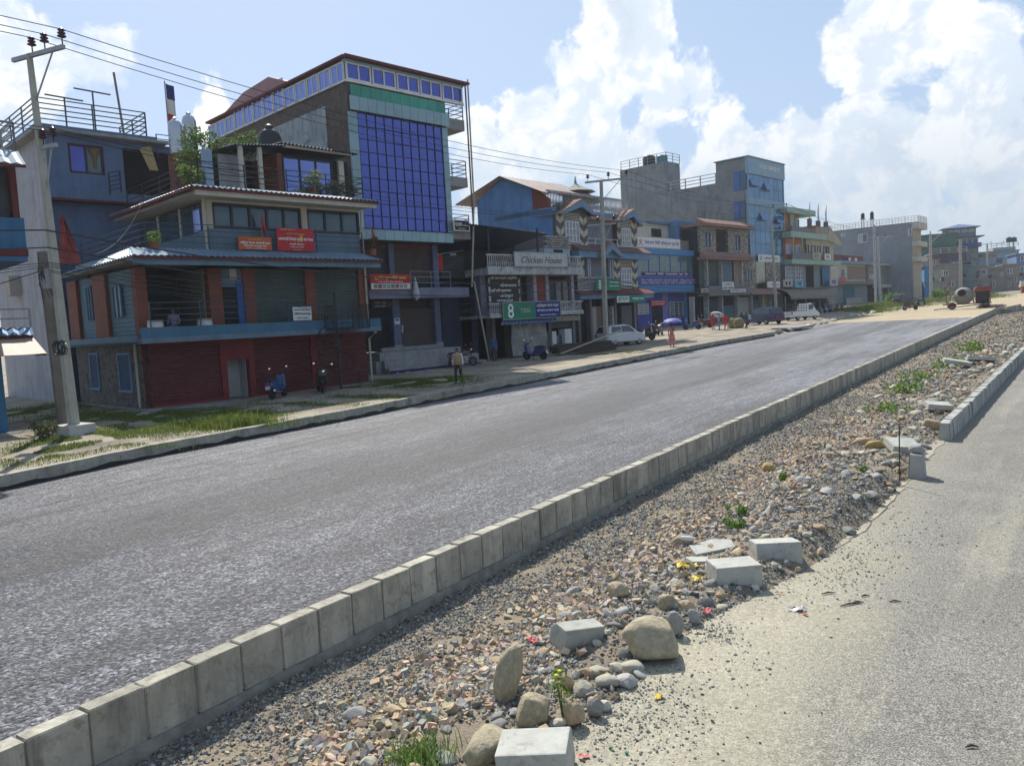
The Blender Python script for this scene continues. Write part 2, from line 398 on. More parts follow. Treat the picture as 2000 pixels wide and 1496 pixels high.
for a, b in zip(ys[:-1], ys[1:]):
    xa, xb = kx(a), kx(b)
    mb.hexa([(xa - .17, a, gz(a) - .4), (xa + .05, a, gz(a) - .4), (xb + .05, b, gz(b) - .4), (xb - .17, b, gz(b) - .4)], [(xa - .17, a, gz(a) - .03), (xa + .035, a, gz(a) - .055 + random.uniform(-.02, .02)), (xb + .035, b, gz(b) - .055), (xb - .17, b, gz(b) - .03)])
    mb.hexa([(xa - .165, a, gz(a) - .03), (xa - .014, a, gz(a) - .03), (xb - .014, b, gz(b) - .03), (xb - .165, b, gz(b) - .03)], [(xa - .165, a, gz(a) + .432), (xa - .016, a, gz(a) + .432), (xb - .016, b, gz(b) + .432), (xb - .165, b, gz(b) + .432)])
mb.build('mortar_bed', m_mortar, kerb)
# kerb return at the head of the median and its continuation
mb = MB(); p = [(kx(99), 99), (-5.2, 103), (-3.5, 105), (3, 106)]
for (x0, y0), (x1, y1) in zip(p[:-1], p[1:]):
    mb.hexa([(x0, y0, gz(y0) - .3), (x0, y0 + .25, gz(y0) - .3), (x1, y1 + .25, gz(y1) - .3), (x1, y1, gz(y1) - .3)], [(x0, y0, gz(y0) + .5), (x0, y0 + .25, gz(y0) + .5), (x1, y1 + .25, gz(y1) + .75), (x1, y1, gz(y1) + .75)])
mb.build('kerb_return', m_conc, kerb)

# ---- left kerb: poured concrete with tar splashed along its foot
lk = empty('far_kerb', (0, 0, 0)); tag(lk, kind='structure')
mb = MB(); tb = MB(); ys = np.linspace(-12, LKY[-1], 240)
for i, (a, b) in enumerate(zip(ys[:-1], ys[1:])):
    xa, xb = lkx(a), lkx(b); r0, r1 = wav(0, a, .02, 1.5), wav(0, b, .02, 1.5)
    mb.hexa([(xa - .24, a, gz(a)), (xa + .015, a, gz(a)), (xb + .015, b, gz(b)), (xb - .24, b, gz(b))], [(xa - .22, a, gz(a) + .72 + r0), (xa + r0, a, gz(a) + .715 + r0), (xb + r1, b, gz(b) + .715 + r1), (xb - .22, b, gz(b) + .72 + r1)])
    t0 = ROAD + .06 + abs(wav(3, a, .14, 1.1)); t1 = ROAD + .06 + abs(wav(3, b, .14, 1.1))
    tb.hexa([(xa + .0, a, gz(a) + .3), (xa + .05, a, gz(a) + .3), (xb + .05, b, gz(b) + .3), (xb + .0, b, gz(b) + .3)], [(xa + .0, a, gz(a) + t0), (xa + .022, a, gz(a) + t0), (xb + .022, b, gz(b) + t1), (xb + .0, b, gz(b) + t1)])
mb.build('kerb_concrete', m_conc, lk); tb.build('tar_stain', m_tar, lk)

# ---- right kerb: upright blocks set side by side
rk = empty('right_kerb', (0, 0, 0)); tag(rk, kind='structure')
RB = [block_mesh('kerb_block', .285, .2, .47, .014, 20 + i, .03) for i in range(4)]
for me in RB: me.materials.clear(); me.materials.append(m_conc2)
def rkx(y): return float(np.interp(y, [20, 42, 60, 100], [-2.12, -1.32, -.7, .6]))
y = 20.7
while y < 56:
    o = link('kerb_block', random.choice(RB), rk)
    o.location = (rkx(y) + random.uniform(-.012, .012), y, gz(y) - .05 + random.uniform(-.012, .012)); o.rotation_euler = (random.uniform(-.015, .015), random.uniform(-.02, .02), math.atan((rkx(y + 1) - rkx(y)) * -1))
    y += .302
mb = MB()
for yy in np.arange(y, 100, .302):
    x = rkx(yy); z = gz(yy); mb.hexa([(x - .22, yy, z - .1), (x, yy, z - .1), (x, yy + .28, z - .1), (x - .22, yy + .28, z - .1)], [(x - .2, yy, z + .42), (x - .02, yy, z + .42), (x - .02, yy + .28, z + .42), (x - .2, yy + .28, z + .42)])
tag(mb.build('kerb_block_run', m_conc2, rk), kind='stuff')
mb = MB()   # pale footing strip the missing blocks left
for a, b in zip(np.arange(11.5, 20.5, .5), np.arange(12, 21, .5)):
    x0, x1 = rex(a), rex(b); mb.hexa([(x0 - .25, a, gz(a) - .1), (x0 + .16, a, gz(a) - .1), (x1 + .16, b, gz(b) - .1), (x1 - .25, b, gz(b) - .1)], [(x0 - .25, a, gz(a) + .03), (x0 + .10 + random.uniform(-.07, .05), a, gz(a) + .016), (x1 + .10 + random.uniform(-.07, .05), b, gz(b) + .016), (x1 - .25, b, gz(b) + .03)])
mb.build('kerb_footing', M('footing', (.33, .295, .225), .95, .3, 3, .4, 20), rk)

# ---- hills beyond the town
mb = MB(); n = 60
prof = [70 + 60 * mnoise.noise(Vector((i * .21, 0, 0))) + 25 * mnoise.noise(Vector((i * .7, 3, 0))) for i in range(n + 1)]
for i in range(n + 1):
    a = rad(-115 + 150 * i / n); r = 2600
    mb.v += [(math.sin(a) * r, math.cos(a) * r, -20), (math.sin(a) * (r + 500), math.cos(a) * (r + 500), prof[i] + 40), (math.sin(a) * (r + 1500), math.cos(a) * (r + 1500), prof[i] * .4)]
for i in range(n):
    b = i * 3; mb.f += [(b, b + 3, b + 4, b + 1), (b + 1, b + 4, b + 5, b + 2)]
tag(mb.build('hills', M('hill_forest', (.05, .08, .07), .95, .3, .01, 0), smooth=True), kind='structure')
# ================================================================ gravel, rubble, loose blocks
def ico(sub=0):
    bm = bmesh.new(); bmesh.ops.create_icosphere(bm, subdivisions=sub + 1, radius=1); bm.verts.ensure_lookup_table()
    V = np.array([v.co[:] for v in bm.verts]); F = np.array([[v.index for v in f.verts] for f in bm.faces]); bm.free(); return V, F
IV, IF = ico(0)
CV = np.array([(x, y, z) for x in (-.8, .8) for y in (-.7, .7) for z in (-.8, .8)], float); CF = np.array([(0, 1, 3), (0, 3, 2), (4, 6, 7), (4, 7, 5), (0, 4, 5), (0, 5, 1), (2, 3, 7), (2, 7, 6), (0, 2, 6), (0, 6, 4), (1, 5, 7), (1, 7, 3)])
def scatter(name, P, size, cols, mat, squash=.7, kind='stuff', rough=.42, chips=False):
    IV_, IF_ = (CV, CF) if chips else (IV, IF); m = len(IV_)
    n = len(P); var = [IV_ * (1 + rng.uniform(-rough, rough, (m, 3 if chips else 1))) for _ in range(40)]; var = np.array(var)
    B = var[rng.integers(0, 40, n)]                        # n,12,3
    sca = np.stack([size * rng.uniform(.75, 1.35, n), size * rng.uniform(.7, 1.1, n), size * rng.uniform(squash * .7, squash * 1.2, n)], 1)
    B = B * sca[:, None, :]
    q = rng.normal(size=(n, 4)); q[:, 1:3] *= .45; q /= np.linalg.norm(q, axis=1)[:, None]
    w, x, y, z = q.T
    Rm = np.stack([1 - 2 * (y * y + z * z), 2 * (x * y - z * w), 2 * (x * z + y * w), 2 * (x * y + z * w), 1 - 2 * (x * x + z * z), 2 * (y * z - x * w), 2 * (x * z - y * w), 2 * (y * z + x * w), 1 - 2 * (x * x + y * y)], 1).reshape(n, 3, 3)
    V = np.einsum('nij,nkj->nki', Rm, B) + P[:, None, :]
    F = (IF_[None] + (np.arange(n) * m)[:, None, None]).reshape(-1, 3)
    o = np_mesh(name, V.reshape(-1, 3), F, mat, cols=np.repeat(cols, m, 0))
    return tag(o, kind=kind)
m_grav = M('gravel_stone', (.3, .3, .3), .88, .18, 25, .15, 60, attr='col', spec=.25)
def stone_cols(n, t, y):
    g = rng.uniform(.07, .30, n); grey = np.stack([g * 1.0, g, g * .97], 1)
    k = rng.uniform(.75, 1.3, n)[:, None]; tan = np.array([.37, .28, .195]) * k + rng.normal(0, .02, (n, 3)); tan2 = np.array([.34, .31, .24]) * k
    pt = np.interp(t, [0, .22, .4, .62, .78, 1], [.04, .12, .52, .50, .12, .08]) * np.interp(y, [0, 5, 12, 18], [1, 1, .9, 1.1])
    u = rng.uniform(size=n); c = np.where((u < pt)[:, None], tan, grey); c = np.where((rng.uniform(size=n) < .18)[:, None], tan2, c)
    return np.clip(c, .04, .7)
P = []; SZ = []; TT = []
for (y0, y1, dens, s0, s1) in ((2, 9, 1150, .009, .034), (9, 16, 850, .010, .038), (16, 30, 330, .016, .048), (30, 60, 90, .026, .07), (60, 103, 28, .04, .09)):
    n = int(dens * 4.4 * (y1 - y0)); ty = rng.uniform(y0, y1, n); tt = rng.uniform(0.0, 1.02, n) ** 1.0
    clump = np.array([mnoise.noise(Vector((tt[i] * 4.4 * .9, ty[i] * .9, 2))) for i in range(n)])
    cl2 = np.array([mnoise.noise(Vector((tt[i] * 4.4 * 2.3, ty[i] * 2.3, 9))) for i in range(n)]); keep = (clump + .6 * cl2 + rng.uniform(-.35, .35, n) > np.interp(tt, [0, .15, .3, .6, .7, 1], [-.5, -.45, -.38, -.32, -.22, -.18])); ty, tt = ty[keep], tt[keep]; n = len(ty)
    sz = s0 + (s1 - s0) * rng.power(1.3, n) ** 3.2
    sz *= np.interp(tt, [0, .3, .45, .62, .75, 1], [.7, .75, 1.3, 1.25, .75, .7])
    for i in range(n):
        x = kx(ty[i]) + .05 + tt[i] * (rex(ty[i]) - kx(ty[i]) - .05); P.append((x, ty[i], gz(ty[i]) + med_h(x, ty[i]) + sz[i] * .25))
    SZ.append(sz); TT.append(tt)
P = np.array(P); SZ = np.concatenate(SZ); TT = np.concatenate(TT)
cg = stone_cols(len(P), TT, P[:, 1]); hf = rng.uniform(size=len(P)) < .6
scatter('gravel', P[~hf], SZ[~hf], cg[~hf], m_grav); scatter('crushed_gravel', P[hf], SZ[hf], cg[hf], m_grav, .7, rough=.4, chips=True)
# coarse broken chips in clumps along the middle of the median
P = []; SZ = []
for _ in range(5200):
    y = 2.2 + 22 * random.random() ** 1.4; t = random.gauss(.48, .11) + .05 * mnoise.noise(Vector((0, y * .7, 4)))
    if mnoise.noise(Vector((t * 6, y * 1.3, 7))) + random.uniform(-.2, .2) < -.05 or not .2 < t < .8: continue
    x = kx(y) + t * (rex(y) - kx(y)); s = random.uniform(.022, .052); P.append((x, y, gz(y) + med_h(x, y) + s * .45)); SZ.append(s)
n = len(P); k = rng.uniform(.7, 1.35, n)[:, None]; cl = np.where((rng.uniform(size=n) < .68)[:, None], np.array([.41, .31, .215]) * k, np.array([.30, .285, .25]) * k); scatter('broken_chips', np.array(P), np.array(SZ), np.clip(cl + rng.normal(0, .015, (n, 3)), .05, .7), m_grav, .75, rough=.45, chips=True)
P = []; SZ = []
for _ in range(3000):
    y = 6 + 50 * random.random() ** 1.7; t = random.uniform(.5, 1.0); x = kx(y) + t * (rex(y) - kx(y)) - (.15 if y > 20 else 0)
    if mnoise.noise(Vector((x * .9, y * .9, 11))) + random.uniform(-.3, .3) < 0: continue
    s = random.uniform(.025, .06) * (1 + .015 * y); P.append((x, y, gz(y) + med_h(x, y) + s * .3)); SZ.append(s)
n = len(P); k = rng.uniform(.6, 1.35, n)[:, None]; u = rng.uniform(size=n)[:, None]; cl = np.where(u < .45, np.array([.30, .29, .265]) * k, np.where(u < .75, np.array([.38, .35, .28]) * k, np.array([.36, .26, .17]) * k)); scatter('scattered_rubble', np.array(P), np.array(SZ), np.clip(cl, .05, .7), m_grav, .55, rough=.3)
# loose grit on the right carriageway, thick near the rubble
P = []; SZ = []
for px, py, sx, sy, n in ((1400, 1238, .16, .16, 420), (1240, 1390, .3, .3, 900), (1200, 1440, .3, .35, 700), (1330, 1400, .3, .3, 300), (1290, 1330, .2, .3, 400), (1430, 1300, .25, .3, 200), (1650, 1100, .3, .5, 500), (1640, 1130, .3, .4, 300), (1700, 1045, .35, .7, 300), (1560, 1165, .3, .3, 160), (1740, 1010, .3, .8, 260), (1820, 1030, .5, 1.2, 200), (1500, 1250, 1.0, 1.6, 200), (1800, 1150, .8, 2.0, 140)):
    c = gnd(px, py)
    for _ in range(n):
        x, y = random.gauss(c[0], sx), random.gauss(c[1], sy)
        if x > rex(y) - .2: s = .003 + .014 * random.random() ** 3.2; P.append((x, y, gz(y) + wav(x, y, .015, .4) + s * .3)); SZ.append(s)
n = len(P); g = rng.uniform(.12, .36, n); scatter('loose_grit', np.array(P), np.array(SZ), np.stack([g, g * .97, g * .9], 1), m_grav)

# ---- individual stones
def boulder_mesh(name, seed, sub=3, lump=.22, flat=1.0, angular=False):
    r = random.Random(seed); bm = bmesh.new(); bmesh.ops.create_icosphere(bm, subdivisions=sub, radius=1)
    off = Vector((r.uniform(0, 50), r.uniform(0, 50), r.uniform(0, 50)))
    planes = [(Vector((r.gauss(0, 1), r.gauss(0, 1), r.gauss(0, 1))).normalized(), r.uniform(.55, .85)) for _ in range(11 if angular else 6)]
    for v in bm.verts:
        d = v.co.normalized(); k = 1 + lump * mnoise.noise(d * 1.3 + off) + lump * .35 * mnoise.noise(d * 3.7 + off) + .04 * mnoise.noise(d * 9 + off)
        p = d * k
        for nn, h in planes:
            e = p.dot(nn)
            if e > h: p -= nn * (e - h) * .85
        v.co = Vector((p.x, p.y, p.z * flat))
    me = bpy.data.meshes.new(name); bm.to_mesh(me); bm.free()
    for q in me.polygons: q.use_smooth = not angular
    return me
m_tanb = M('sandstone_boulder', (.36, .31, .21), .92, .32, 4.0, .9, 6, dirt=(.22, .2, .16), dirt_amt=.5)
m_greyb = M('grey_cobble', (.27, .265, .25), .88, .25, 3.0, .4, 10, rnd=.35, dirt=(.38, .34, .27), dirt_amt=.5)
m_warmb = M('warm_cobble', (.36, .27, .17), .88, .25, 3.0, .4, 10, rnd=.3, dirt=(.4, .36, .28), dirt_amt=.4)
m_palb = M('pale_cobble', (.40, .375, .30), .88, .2, 3.0, .35, 10, rnd=.15)
def mk_stone(name, me, mat, loc, s, rot, label, cat='stone', group=None):
    me2 = me
    if not me.materials: me.materials.append(mat)
    o = link(name, me2); o.location = loc; o.scale = s; o.rotation_euler = rot
    if me.materials[0] != mat: o.material_slots[0].link = 'OBJECT'; o.material_slots[0].material = mat
    return tag(o, label, cat, group)
BM = [boulder_mesh('stone', 100 + i, 3, .25, .75, i % 3 == 2) for i in range(10)]
BMA = [boulder_mesh('stone', 140 + i, 2, .2, .8, True) for i in range(6)]
def px_stone(px, py, wpx, hpx, mat, label, name='boulder', me=None, tilt=(0, 0), rz=None, deep=.8, h=0.0):
    p = gnd(px, py + hpx * .32, h); dep = (p - np.array([0, 0, CAMZ])) @ (RW @ np.array([0, 0, -1.0]))
    w = wpx * dep / FPX / 2; hh = hpx * dep / FPX / 2
    return mk_stone(name, me or random.choice(BM), mat, (p[0], p[1], p[2] + hh * .75), (w, w * deep, hh * 1.25), (tilt[0], tilt[1], rad(35) + (rz if rz is not None else random.uniform(-.3, .3))), label, 'boulder' if name == 'boulder' else 'stone')
px_stone(1272, 1256, 118, 86, m_tanb, 'largest tan boulder with a broad flat face at the road edge', me=boulder_mesh('boulder', 3, 4, .18, .85), tilt=(.25, .1), rz=0)
px_stone(1000, 1326, 66, 100, m_tanb, 'egg-shaped pale boulder standing on end among the gravel', me=boulder_mesh('boulder', 5, 4, .08, 1.0), tilt=(.0, .25), rz=.2, deep=.7)
px_stone(1042, 1390, 84, 64, m_tanb, 'yellowish rounded boulder beside the tall flowering weed', me=boulder_mesh('boulder', 8, 4, .2, .85))
px_stone(962, 1462, 128, 80, m_tanb, 'long tan slab of rock behind the nearest concrete block', me=boulder_mesh('boulder', 9, 4, .2, .8), rz=.5)
px_stone(1122, 1398, 52, 62, m_warmb, 'brown pointed rock right of the flowering weed', me=BMA[0])
px_stone(1160, 1385, 40, 46, m_greyb, 'grey cracked rock leaning on the brown pointed rock', me=BMA[1])
px_stone(1140, 1346, 56, 42, m_palb, 'pale split rock with a sharp upper edge', me=BMA[2])
px_stone(1106, 1332, 34, 44, m_warmb, 'orange-brown split rock behind the pale one', me=BMA[3])
px_stone(1190, 1330, 56, 30, m_palb, 'pale flat cobble below the oval flat one', name='cobble_stone')
px_stone(1232, 1303, 58, 28, m_palb, 'smooth oval flat cobble at the foot of the largest boulder', name='cobble_stone', me=boulder_mesh('cobble', 21, 3, .05, .7))
px_stone(1170, 1310, 50, 22, m_palb, 'pale slab cobble lying left of the oval flat one', name='cobble_stone')
px_stone(1150, 1316, 24, 28, m_warmb, 'small brown cobble left of the pale slabs', name='cobble_stone')
px_stone(1222, 1330, 54, 30, m_greyb, 'rough dark slag lump below the oval cobble', name='cobble_stone', me=BMA[4])
px_stone(1305, 1180, 40, 46, m_tanb, 'round smooth tan cobble above the largest boulder', name='cobble_stone', me=boulder_mesh('cobble', 23, 3, .05, .9))
px_stone(1318, 1222, 40, 62, m_greyb, 'grey wedge-shaped stone leaning behind the largest boulder', name='cobble_stone', me=BMA[5])
px_stone(1342, 1188, 38, 36, m_warmb, 'brown angular stone right of the round tan cobble', name='cobble_stone', me=BMA[0])
px_stone(1376, 1180, 36, 30, m_greyb, 'blue-grey pitted stone at the road edge', name='cobble_stone', me=BMA[1])
px_stone(1356, 1206, 28, 40, m_greyb, 'elongated blue-grey stone pointing to the road', name='cobble_stone')
px_stone(1390, 1146, 46, 34, m_greyb, 'dark slag lump in front of the first grey block', name='cobble_stone', me=BMA[4])
px_stone(1326, 1148, 46, 38, m_tanb, 'flat-topped tan stone by the yellow wrapper', name='cobble_stone', me=BMA[2])
px_stone(1408, 1166, 30, 26, m_warmb, 'small ochre stone in the shadow of the first grey block', name='cobble_stone', me=BMA[3])
px_stone(1208, 1155, 50, 42, m_tanb, 'tan rock alone amid the gravel left of the cobbles', me=BMA[0], deep=1)
px_stone(1334, 1056, 40, 32, m_tanb, 'tan rock under the plastic bottle', me=BMA[3])
px_stone(1360, 1134, 34, 22, m_palb, 'pale oval stone on the yellow wrapper', name='cobble_stone')
px_stone(1376, 1112, 24, 22, m_warmb, 'small ochre stone left of the first grey block', name='cobble_stone')
px_stone(1168, 1258, 24, 22, m_palb, 'small pale stone right of the tilted concrete block', name='cobble_stone')
px_stone(1688, 866, 44, 26, m_warmb, 'brown cobble left of the ochre one near the leaning slab', name='cobble_stone')
px_stone(1708, 872, 36, 26, M('ochre_stone', (.36, .25, .10), .88, .2, 4, .3, 12), 'smooth ochre cobble near the leaning concrete slab', name='cobble_stone')
px_stone(1500, 912, 34, 22, M('ochre_stone', (.36, .25, .10)), 'ochre angular stone in the middle of the gravel', name='cobble_stone', me=BMA[2])
px_stone(1645, 962, 32, 26, M('ochre_stone', (.36, .25, .10)), 'pair-shaped ochre stone near the gravel bank', name='cobble_stone', me=BMA[1])
px_stone(1820, 832, 40, 32, m_warmb, 'rust-brown cobble against the end of the right kerb', name='cobble_stone')
# rubble along the right of the median: countless look-alikes, the larger ones as individuals
for i in range(255):
    y = 4.6 + 44 * (i / 255) ** 1.5 + random.uniform(-.4, .4); t = random.choice((random.uniform(.52, .99), random.uniform(.72, 1.0), random.uniform(.35, 1)))
    x = kx(y) + t * (rex(y) - kx(y)) - (.15 if y > 20 else 0); s = random.uniform(.05, .105) * (1.0 + .025 * max(0, y - 8)); mt = random.choice((m_greyb, m_greyb, m_warmb, m_palb, m_palb))
    z = gz(y) + med_h(x, y) + s * .3
    mk_stone('rubble_stone', random.choice(BM + BMA), mt, (x, y, z), (s * random.uniform(.9, 1.5), s * random.uniform(.7, 1.1), s * random.uniform(.55, .95)), (random.uniform(-.4, .4), random.uniform(-.4, .4), random.uniform(0, 6.28)),
             ('small ' if s < .065 else 'fist-sized ' if s < .09 else 'large ') + {m_greyb.name: 'grey', m_warmb.name: 'brown', m_palb.name: 'pale'}[mt.name] + ' rubble stone, ' + ('kerb-side, ' if t < .55 else 'mid-median, ' if t < .8 else 'road-side, ')
             + next(w for lim, w in ((6.2, 'left of the nearest concrete block'), (8.2, 'level with the largest boulder'), (10, 'level with the tilted block'), (12.2, 'level with the two grey blocks'), (15, 'on the gravel bank'), (19, 'level with the steel rod'), (23, 'level with the lone upright block'), (30, 'where the right kerb starts'), (38, 'beside the right kerb'), (99, 'far up the median')) if y < lim), 'stone', 'rubble stones on the median')

# ---- loose concrete kerb blocks: D-shaped section (one long edge cut away)
def loose_block(px, py, L, w, h, rz, rx, ry, label, hh=0.0, mat=None, cut=.35, lift=0.0):
    p = gnd(px, py, hh); mb = MB().prism([(-w / 2, 0), (w / 2, 0), (w / 2, h * (1 - cut)), (w / 2 - w * cut, h), (-w / 2, h)], 'x', -L / 2, L / 2)
    o = mb.build('concrete_block', mat or m_conc2, bevel=.016, smooth=False); o.location = (p[0], p[1], p[2] + lift); o.rotation_euler = (rx, ry, rz)
    return tag(o, label, 'concrete block', 'loose concrete kerb blocks')
m_blk = M('block_concrete', (.39, .39, .35), .9, .2, 4, .35, 30, dirt=(.22, .21, .175), dirt_amt=.6, rnd=.05)
loose_block(1052, 1512, .56, .42, .3, rad(25), .05, -.08, 'nearest pale concrete block at the lower edge of the picture', mat=m_blk, cut=.12)
loose_block(1124, 1256, .50, .32, .26, rad(62), .1, .12, 'tilted concrete block half sunk in the gravel', mat=m_blk, cut=.3, lift=-.02)
loose_block(1434, 1143, .58, .42, .31, rad(40), 0, 0, 'first grey concrete block on the sand, nearer of the pair', mat=m_blk, cut=.06)
loose_block(1515, 1099, .60, .44, .31, rad(33), -.12, 0, 'second grey concrete block on the sand, farther of the pair', mat=m_blk, cut=.1)
def slab(px, py, poly, th, rz, rx, ry, label, h=0., mat=None, lift=0):
    p = gnd(px, py, h); o = MB().prism(poly, 'z', 0, th).build('concrete_slab', mat or m_blk, bevel=.01); o.location = (p[0], p[1], p[2] + lift); o.rotation_euler = (rx, ry, rz)
    return tag(o, label, 'concrete slab', 'broken concrete slabs')
slab(1390, 1086, [(-.3, -.16), (.28, -.2), (.34, .05), (.1, .2), (-.26, .17)], .1, rad(45), .1, -.12, 'broken concrete slab with a raised rib behind the grey blocks', lift=.06)
slab(1375, 1108, [(-.24, -.12), (.24, -.15), (.2, .14), (-.2, .16)], .09, rad(50), -.05, .1, 'smaller broken slab left of the first grey block', lift=.03)
slab(1762, 884, [(-.32, -.25), (.3, -.25), (.3, .25), (-.3, .25)], .16, rad(35), .28, .1, 'pale concrete slab leaning beside the lone upright block', h=.1, lift=.08)
slab(1832, 800, [(-.35, -.2), (.3, -.25), (.3, .2), (-.3, .25)], .14, rad(30), .15, .1, 'pale slab lying against the right kerb', h=.15, lift=.05)
slab(1868, 715, [(-.5, -.25), (.5, -.25), (.45, .25), (-.5, .25)], .15, rad(15), .1, .2, 'grey slab lying on the rubble far up the median', h=.2, lift=.1)
slab(1915, 710, [(-.6, -.3), (.5, -.35), (.6, .3), (-.5, .3)], .15, rad(25), -.2, .1, 'pale slab beside the far grey slab', h=.2, lift=.1)
p = gnd(1790, 934); o = link('concrete_block', RB[0]); o.location = (p[0] + .12, p[1] + .1, p[2] - .06); o.scale = (1.15, 1.25, 1.12); mk_stone('cobble_stone', BMA[4], m_greyb, (p[0] + .0, p[1] + .1, p[2] + .56), (.17, .15, .13), (.2, .1, .5), 'rough grey lump resting on the lone upright block'); tag(o, 'lone upright kerb block with a stone on top', 'concrete block', 'loose concrete kerb blocks')
p = gnd(1757, 948); o = MB().tube([(0, 0, -.2), (.01, 0, 1.12)], .011, 6).build('steel_rod', M('rusty_steel', (.06, .045, .035), .7, .4, 10, .2)); o.location = p; tag(o, 'thin upright steel rod beside the lone kerb block', 'rod')
# ================================================================ kit for buildings
class Bld:
    """local frame of a facade: x along it (away from the camera), y into the house, z up; pixels are read on real planes"""
    def __init__(s, name, label, px, py, h, az, cat='house', back=0.0, at=None):
        s.o = np.array(gnd(px, py, h)) if at is None else np.array(at); a = rad(az); s.ux = np.array([math.sin(a), math.cos(a), 0]); s.uy = np.array([-math.cos(a), math.sin(a), 0])
        s.o = s.o + s.uy * back; s.rz = math.pi / 2 - a
        s.e = empty(name, s.o, s.rz, label, cat)
    def uz(s, px, py, off=0.0):
        p = on_plane(px, py, s.o + s.uy * off, s.uy); return float((p - s.o) @ s.ux), float(p[2] - s.o[2])
    def vz(s, px, py, x=0.0):
        p = on_plane(px, py, s.o + s.ux * x, s.ux); return float((p - s.o) @ s.uy), float(p[2] - s.o[2])
    def xy(s, px, py, z):
        p = on_plane(px, py, (0, 0, s.o[2] + z), (0, 0, 1)); return float((p - s.o) @ s.ux), float((p - s.o) @ s.uy)
    def x(s, px, py, off=0.0): return s.uz(px, py, off)[0]
    def z(s, px, py, off=0.0): return s.uz(px, py, off)[1]
    def rect(s, px0, py0, px1, py1, off=0.0):
        x0, z1 = s.uz(px0, py0, off); x1, z0 = s.uz(px1, py1, off); return x0, x1, z0, z1
    def world(s, x, y, z): return s.o + s.ux * x + s.uy * y + np.array([0, 0, z])
    def box(s, name, x0, x1, y0, y1, z0, z1, mat, parent=None, bevel=0):
        return MB().box(min(x0, x1), max(x0, x1), min(y0, y1), max(y0, y1), min(z0, z1), max(z0, z1)).build(name, mat, parent or s.e, bevel=bevel)
    def pbox(s, name, px0, py0, px1, py1, y0, y1, mat, parent=None):
        x0, x1, z0, z1 = s.rect(px0, py0, px1, py1, y0); return s.box(name, x0, x1, y0, y1, z0, z1, mat, parent)
    def thing(s, name, x, y, z, label, cat, group=None, rz=0):
        return empty(name, s.world(x, y, z), s.rz + rz, label, cat, group)

def wall_holes(mb, x0, x1, z0, z1, y0, y1, holes):
    """wall slab with rectangular openings (hx0,hx1,hz0,hz1); only outer faces and reveals"""
    xs = sorted({x0, x1, *[min(max(h[k], x0), x1) for h in holes for k in (0, 1)]}); zs = sorted({z0, z1, *[min(max(h[k], z0), z1) for h in holes for k in (2, 3)]})
    def solid(i, j):
        if i < 0 or j < 0 or i >= len(xs) - 1 or j >= len(zs) - 1: return False
        cx, cz = (xs[i] + xs[i + 1]) / 2, (zs[j] + zs[j + 1]) / 2
        return not any(h[0] < cx < h[1] and h[2] < cz < h[3] for h in holes)
    for i in range(len(xs) - 1):
        for j in range(len(zs) - 1):
            if not solid(i, j): continue
            a, b, c, d = xs[i], xs[i + 1], zs[j], zs[j + 1]
            mb.quad((a, y0, c), (b, y0, c), (b, y0, d), (a, y0, d)); mb.quad((b, y1, c), (a, y1, c), (a, y1, d), (b, y1, d))
            if not solid(i - 1, j): mb.quad((a, y1, c), (a, y0, c), (a, y0, d), (a, y1, d))
            if not solid(i + 1, j): mb.quad((b, y0, c), (b, y1, c), (b, y1, d), (b, y0, d))
            if not solid(i, j - 1): mb.quad((a, y1, c), (b, y1, c), (b, y0, c), (a, y0, c))
            if not solid(i, j + 1): mb.quad((a, y0, d), (b, y0, d), (b, y1, d), (a, y1, d))
    return mb

def m_glass(name='window_glass', col=(.045, .07, .09), rough=.06, metal=.0, spec=.8):
    return M(name, col, rough, .25, 1.5, .015, 2, metal=metal, spec=spec)
GL_DARK = m_glass(); GL_TEAL = m_glass('teal_glass', (.03, .075, .10), .08, .1)
GL_BLUE = M('blue_mirror_glass', (.085, .105, .34), .1, .22, .7, .01, 1.5, metal=.75, spec=.6)
GL_SKY = M('blue_sky_glass', (.17, .22, .50), .12, .12, .7, .01, 1.5, metal=.6, spec=.6)
BLK = M('dark_frame', (.03, .03, .035), .5, .2); RAILM = M('railing_paint', (.05, .065, .09), .55, .3, 6, .1)
WHT = M('white_paint', (.62, .62, .60), .7, .12, 3, .08, 30, streak=.2); STEEL = M('steel_grey', (.25, .26, .27), .5, .25, 5, .1, metal=.4)
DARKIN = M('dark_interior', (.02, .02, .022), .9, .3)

def window(b, x0, x1, z0, z1, y, fm, gm, nx=2, nz=1, fw=.06, parent=None, name='window', proud=.05, sill=None):
    """frame with recessed panes; y is the wall face"""
    pa = parent or b.e; f = MB(); y0, y1 = y - proud, y + .06
    f.box(x0, x1, y0, y1, z0, z0 + fw); f.box(x0, x1, y0, y1, z1 - fw, z1)
    f.box(x0, x0 + fw, y0, y1, z0 + fw, z1 - fw); f.box(x1 - fw, x1, y0, y1, z0 + fw, z1 - fw)
    dx = (x1 - x0 - fw) / nx; dz = (z1 - z0 - fw) / nz
    for i in range(1, nx): f.box(x0 + i * dx, x0 + i * dx + fw, y0 + .005, y1 - .005, z0 + fw, z1 - fw)
    for j in range(1, nz):
        for i in range(nx): f.box(x0 + i * dx + fw, x0 + (i + 1) * dx, y0 + .01, y1 - .01, z0 + j * dz, z0 + j * dz + fw * .7)
    w = f.build(name, fm, pa)
    for i in range(nx):
        for j in range(nz):
            MB().box(x0 + i * dx + fw - .01, x0 + (i + 1) * dx + .01, y + .015, y + .035, z0 + j * dz + fw - .01, z0 + (j + 1) * dz + .01).build('pane', gm, w if pa is b.e else pa)
    if sill: MB().box(x0 - .08, x1 + .08, y - .12, y, z0 - .07, z0 - .002).build('sill', sill, w if pa is b.e else pa)
    return w

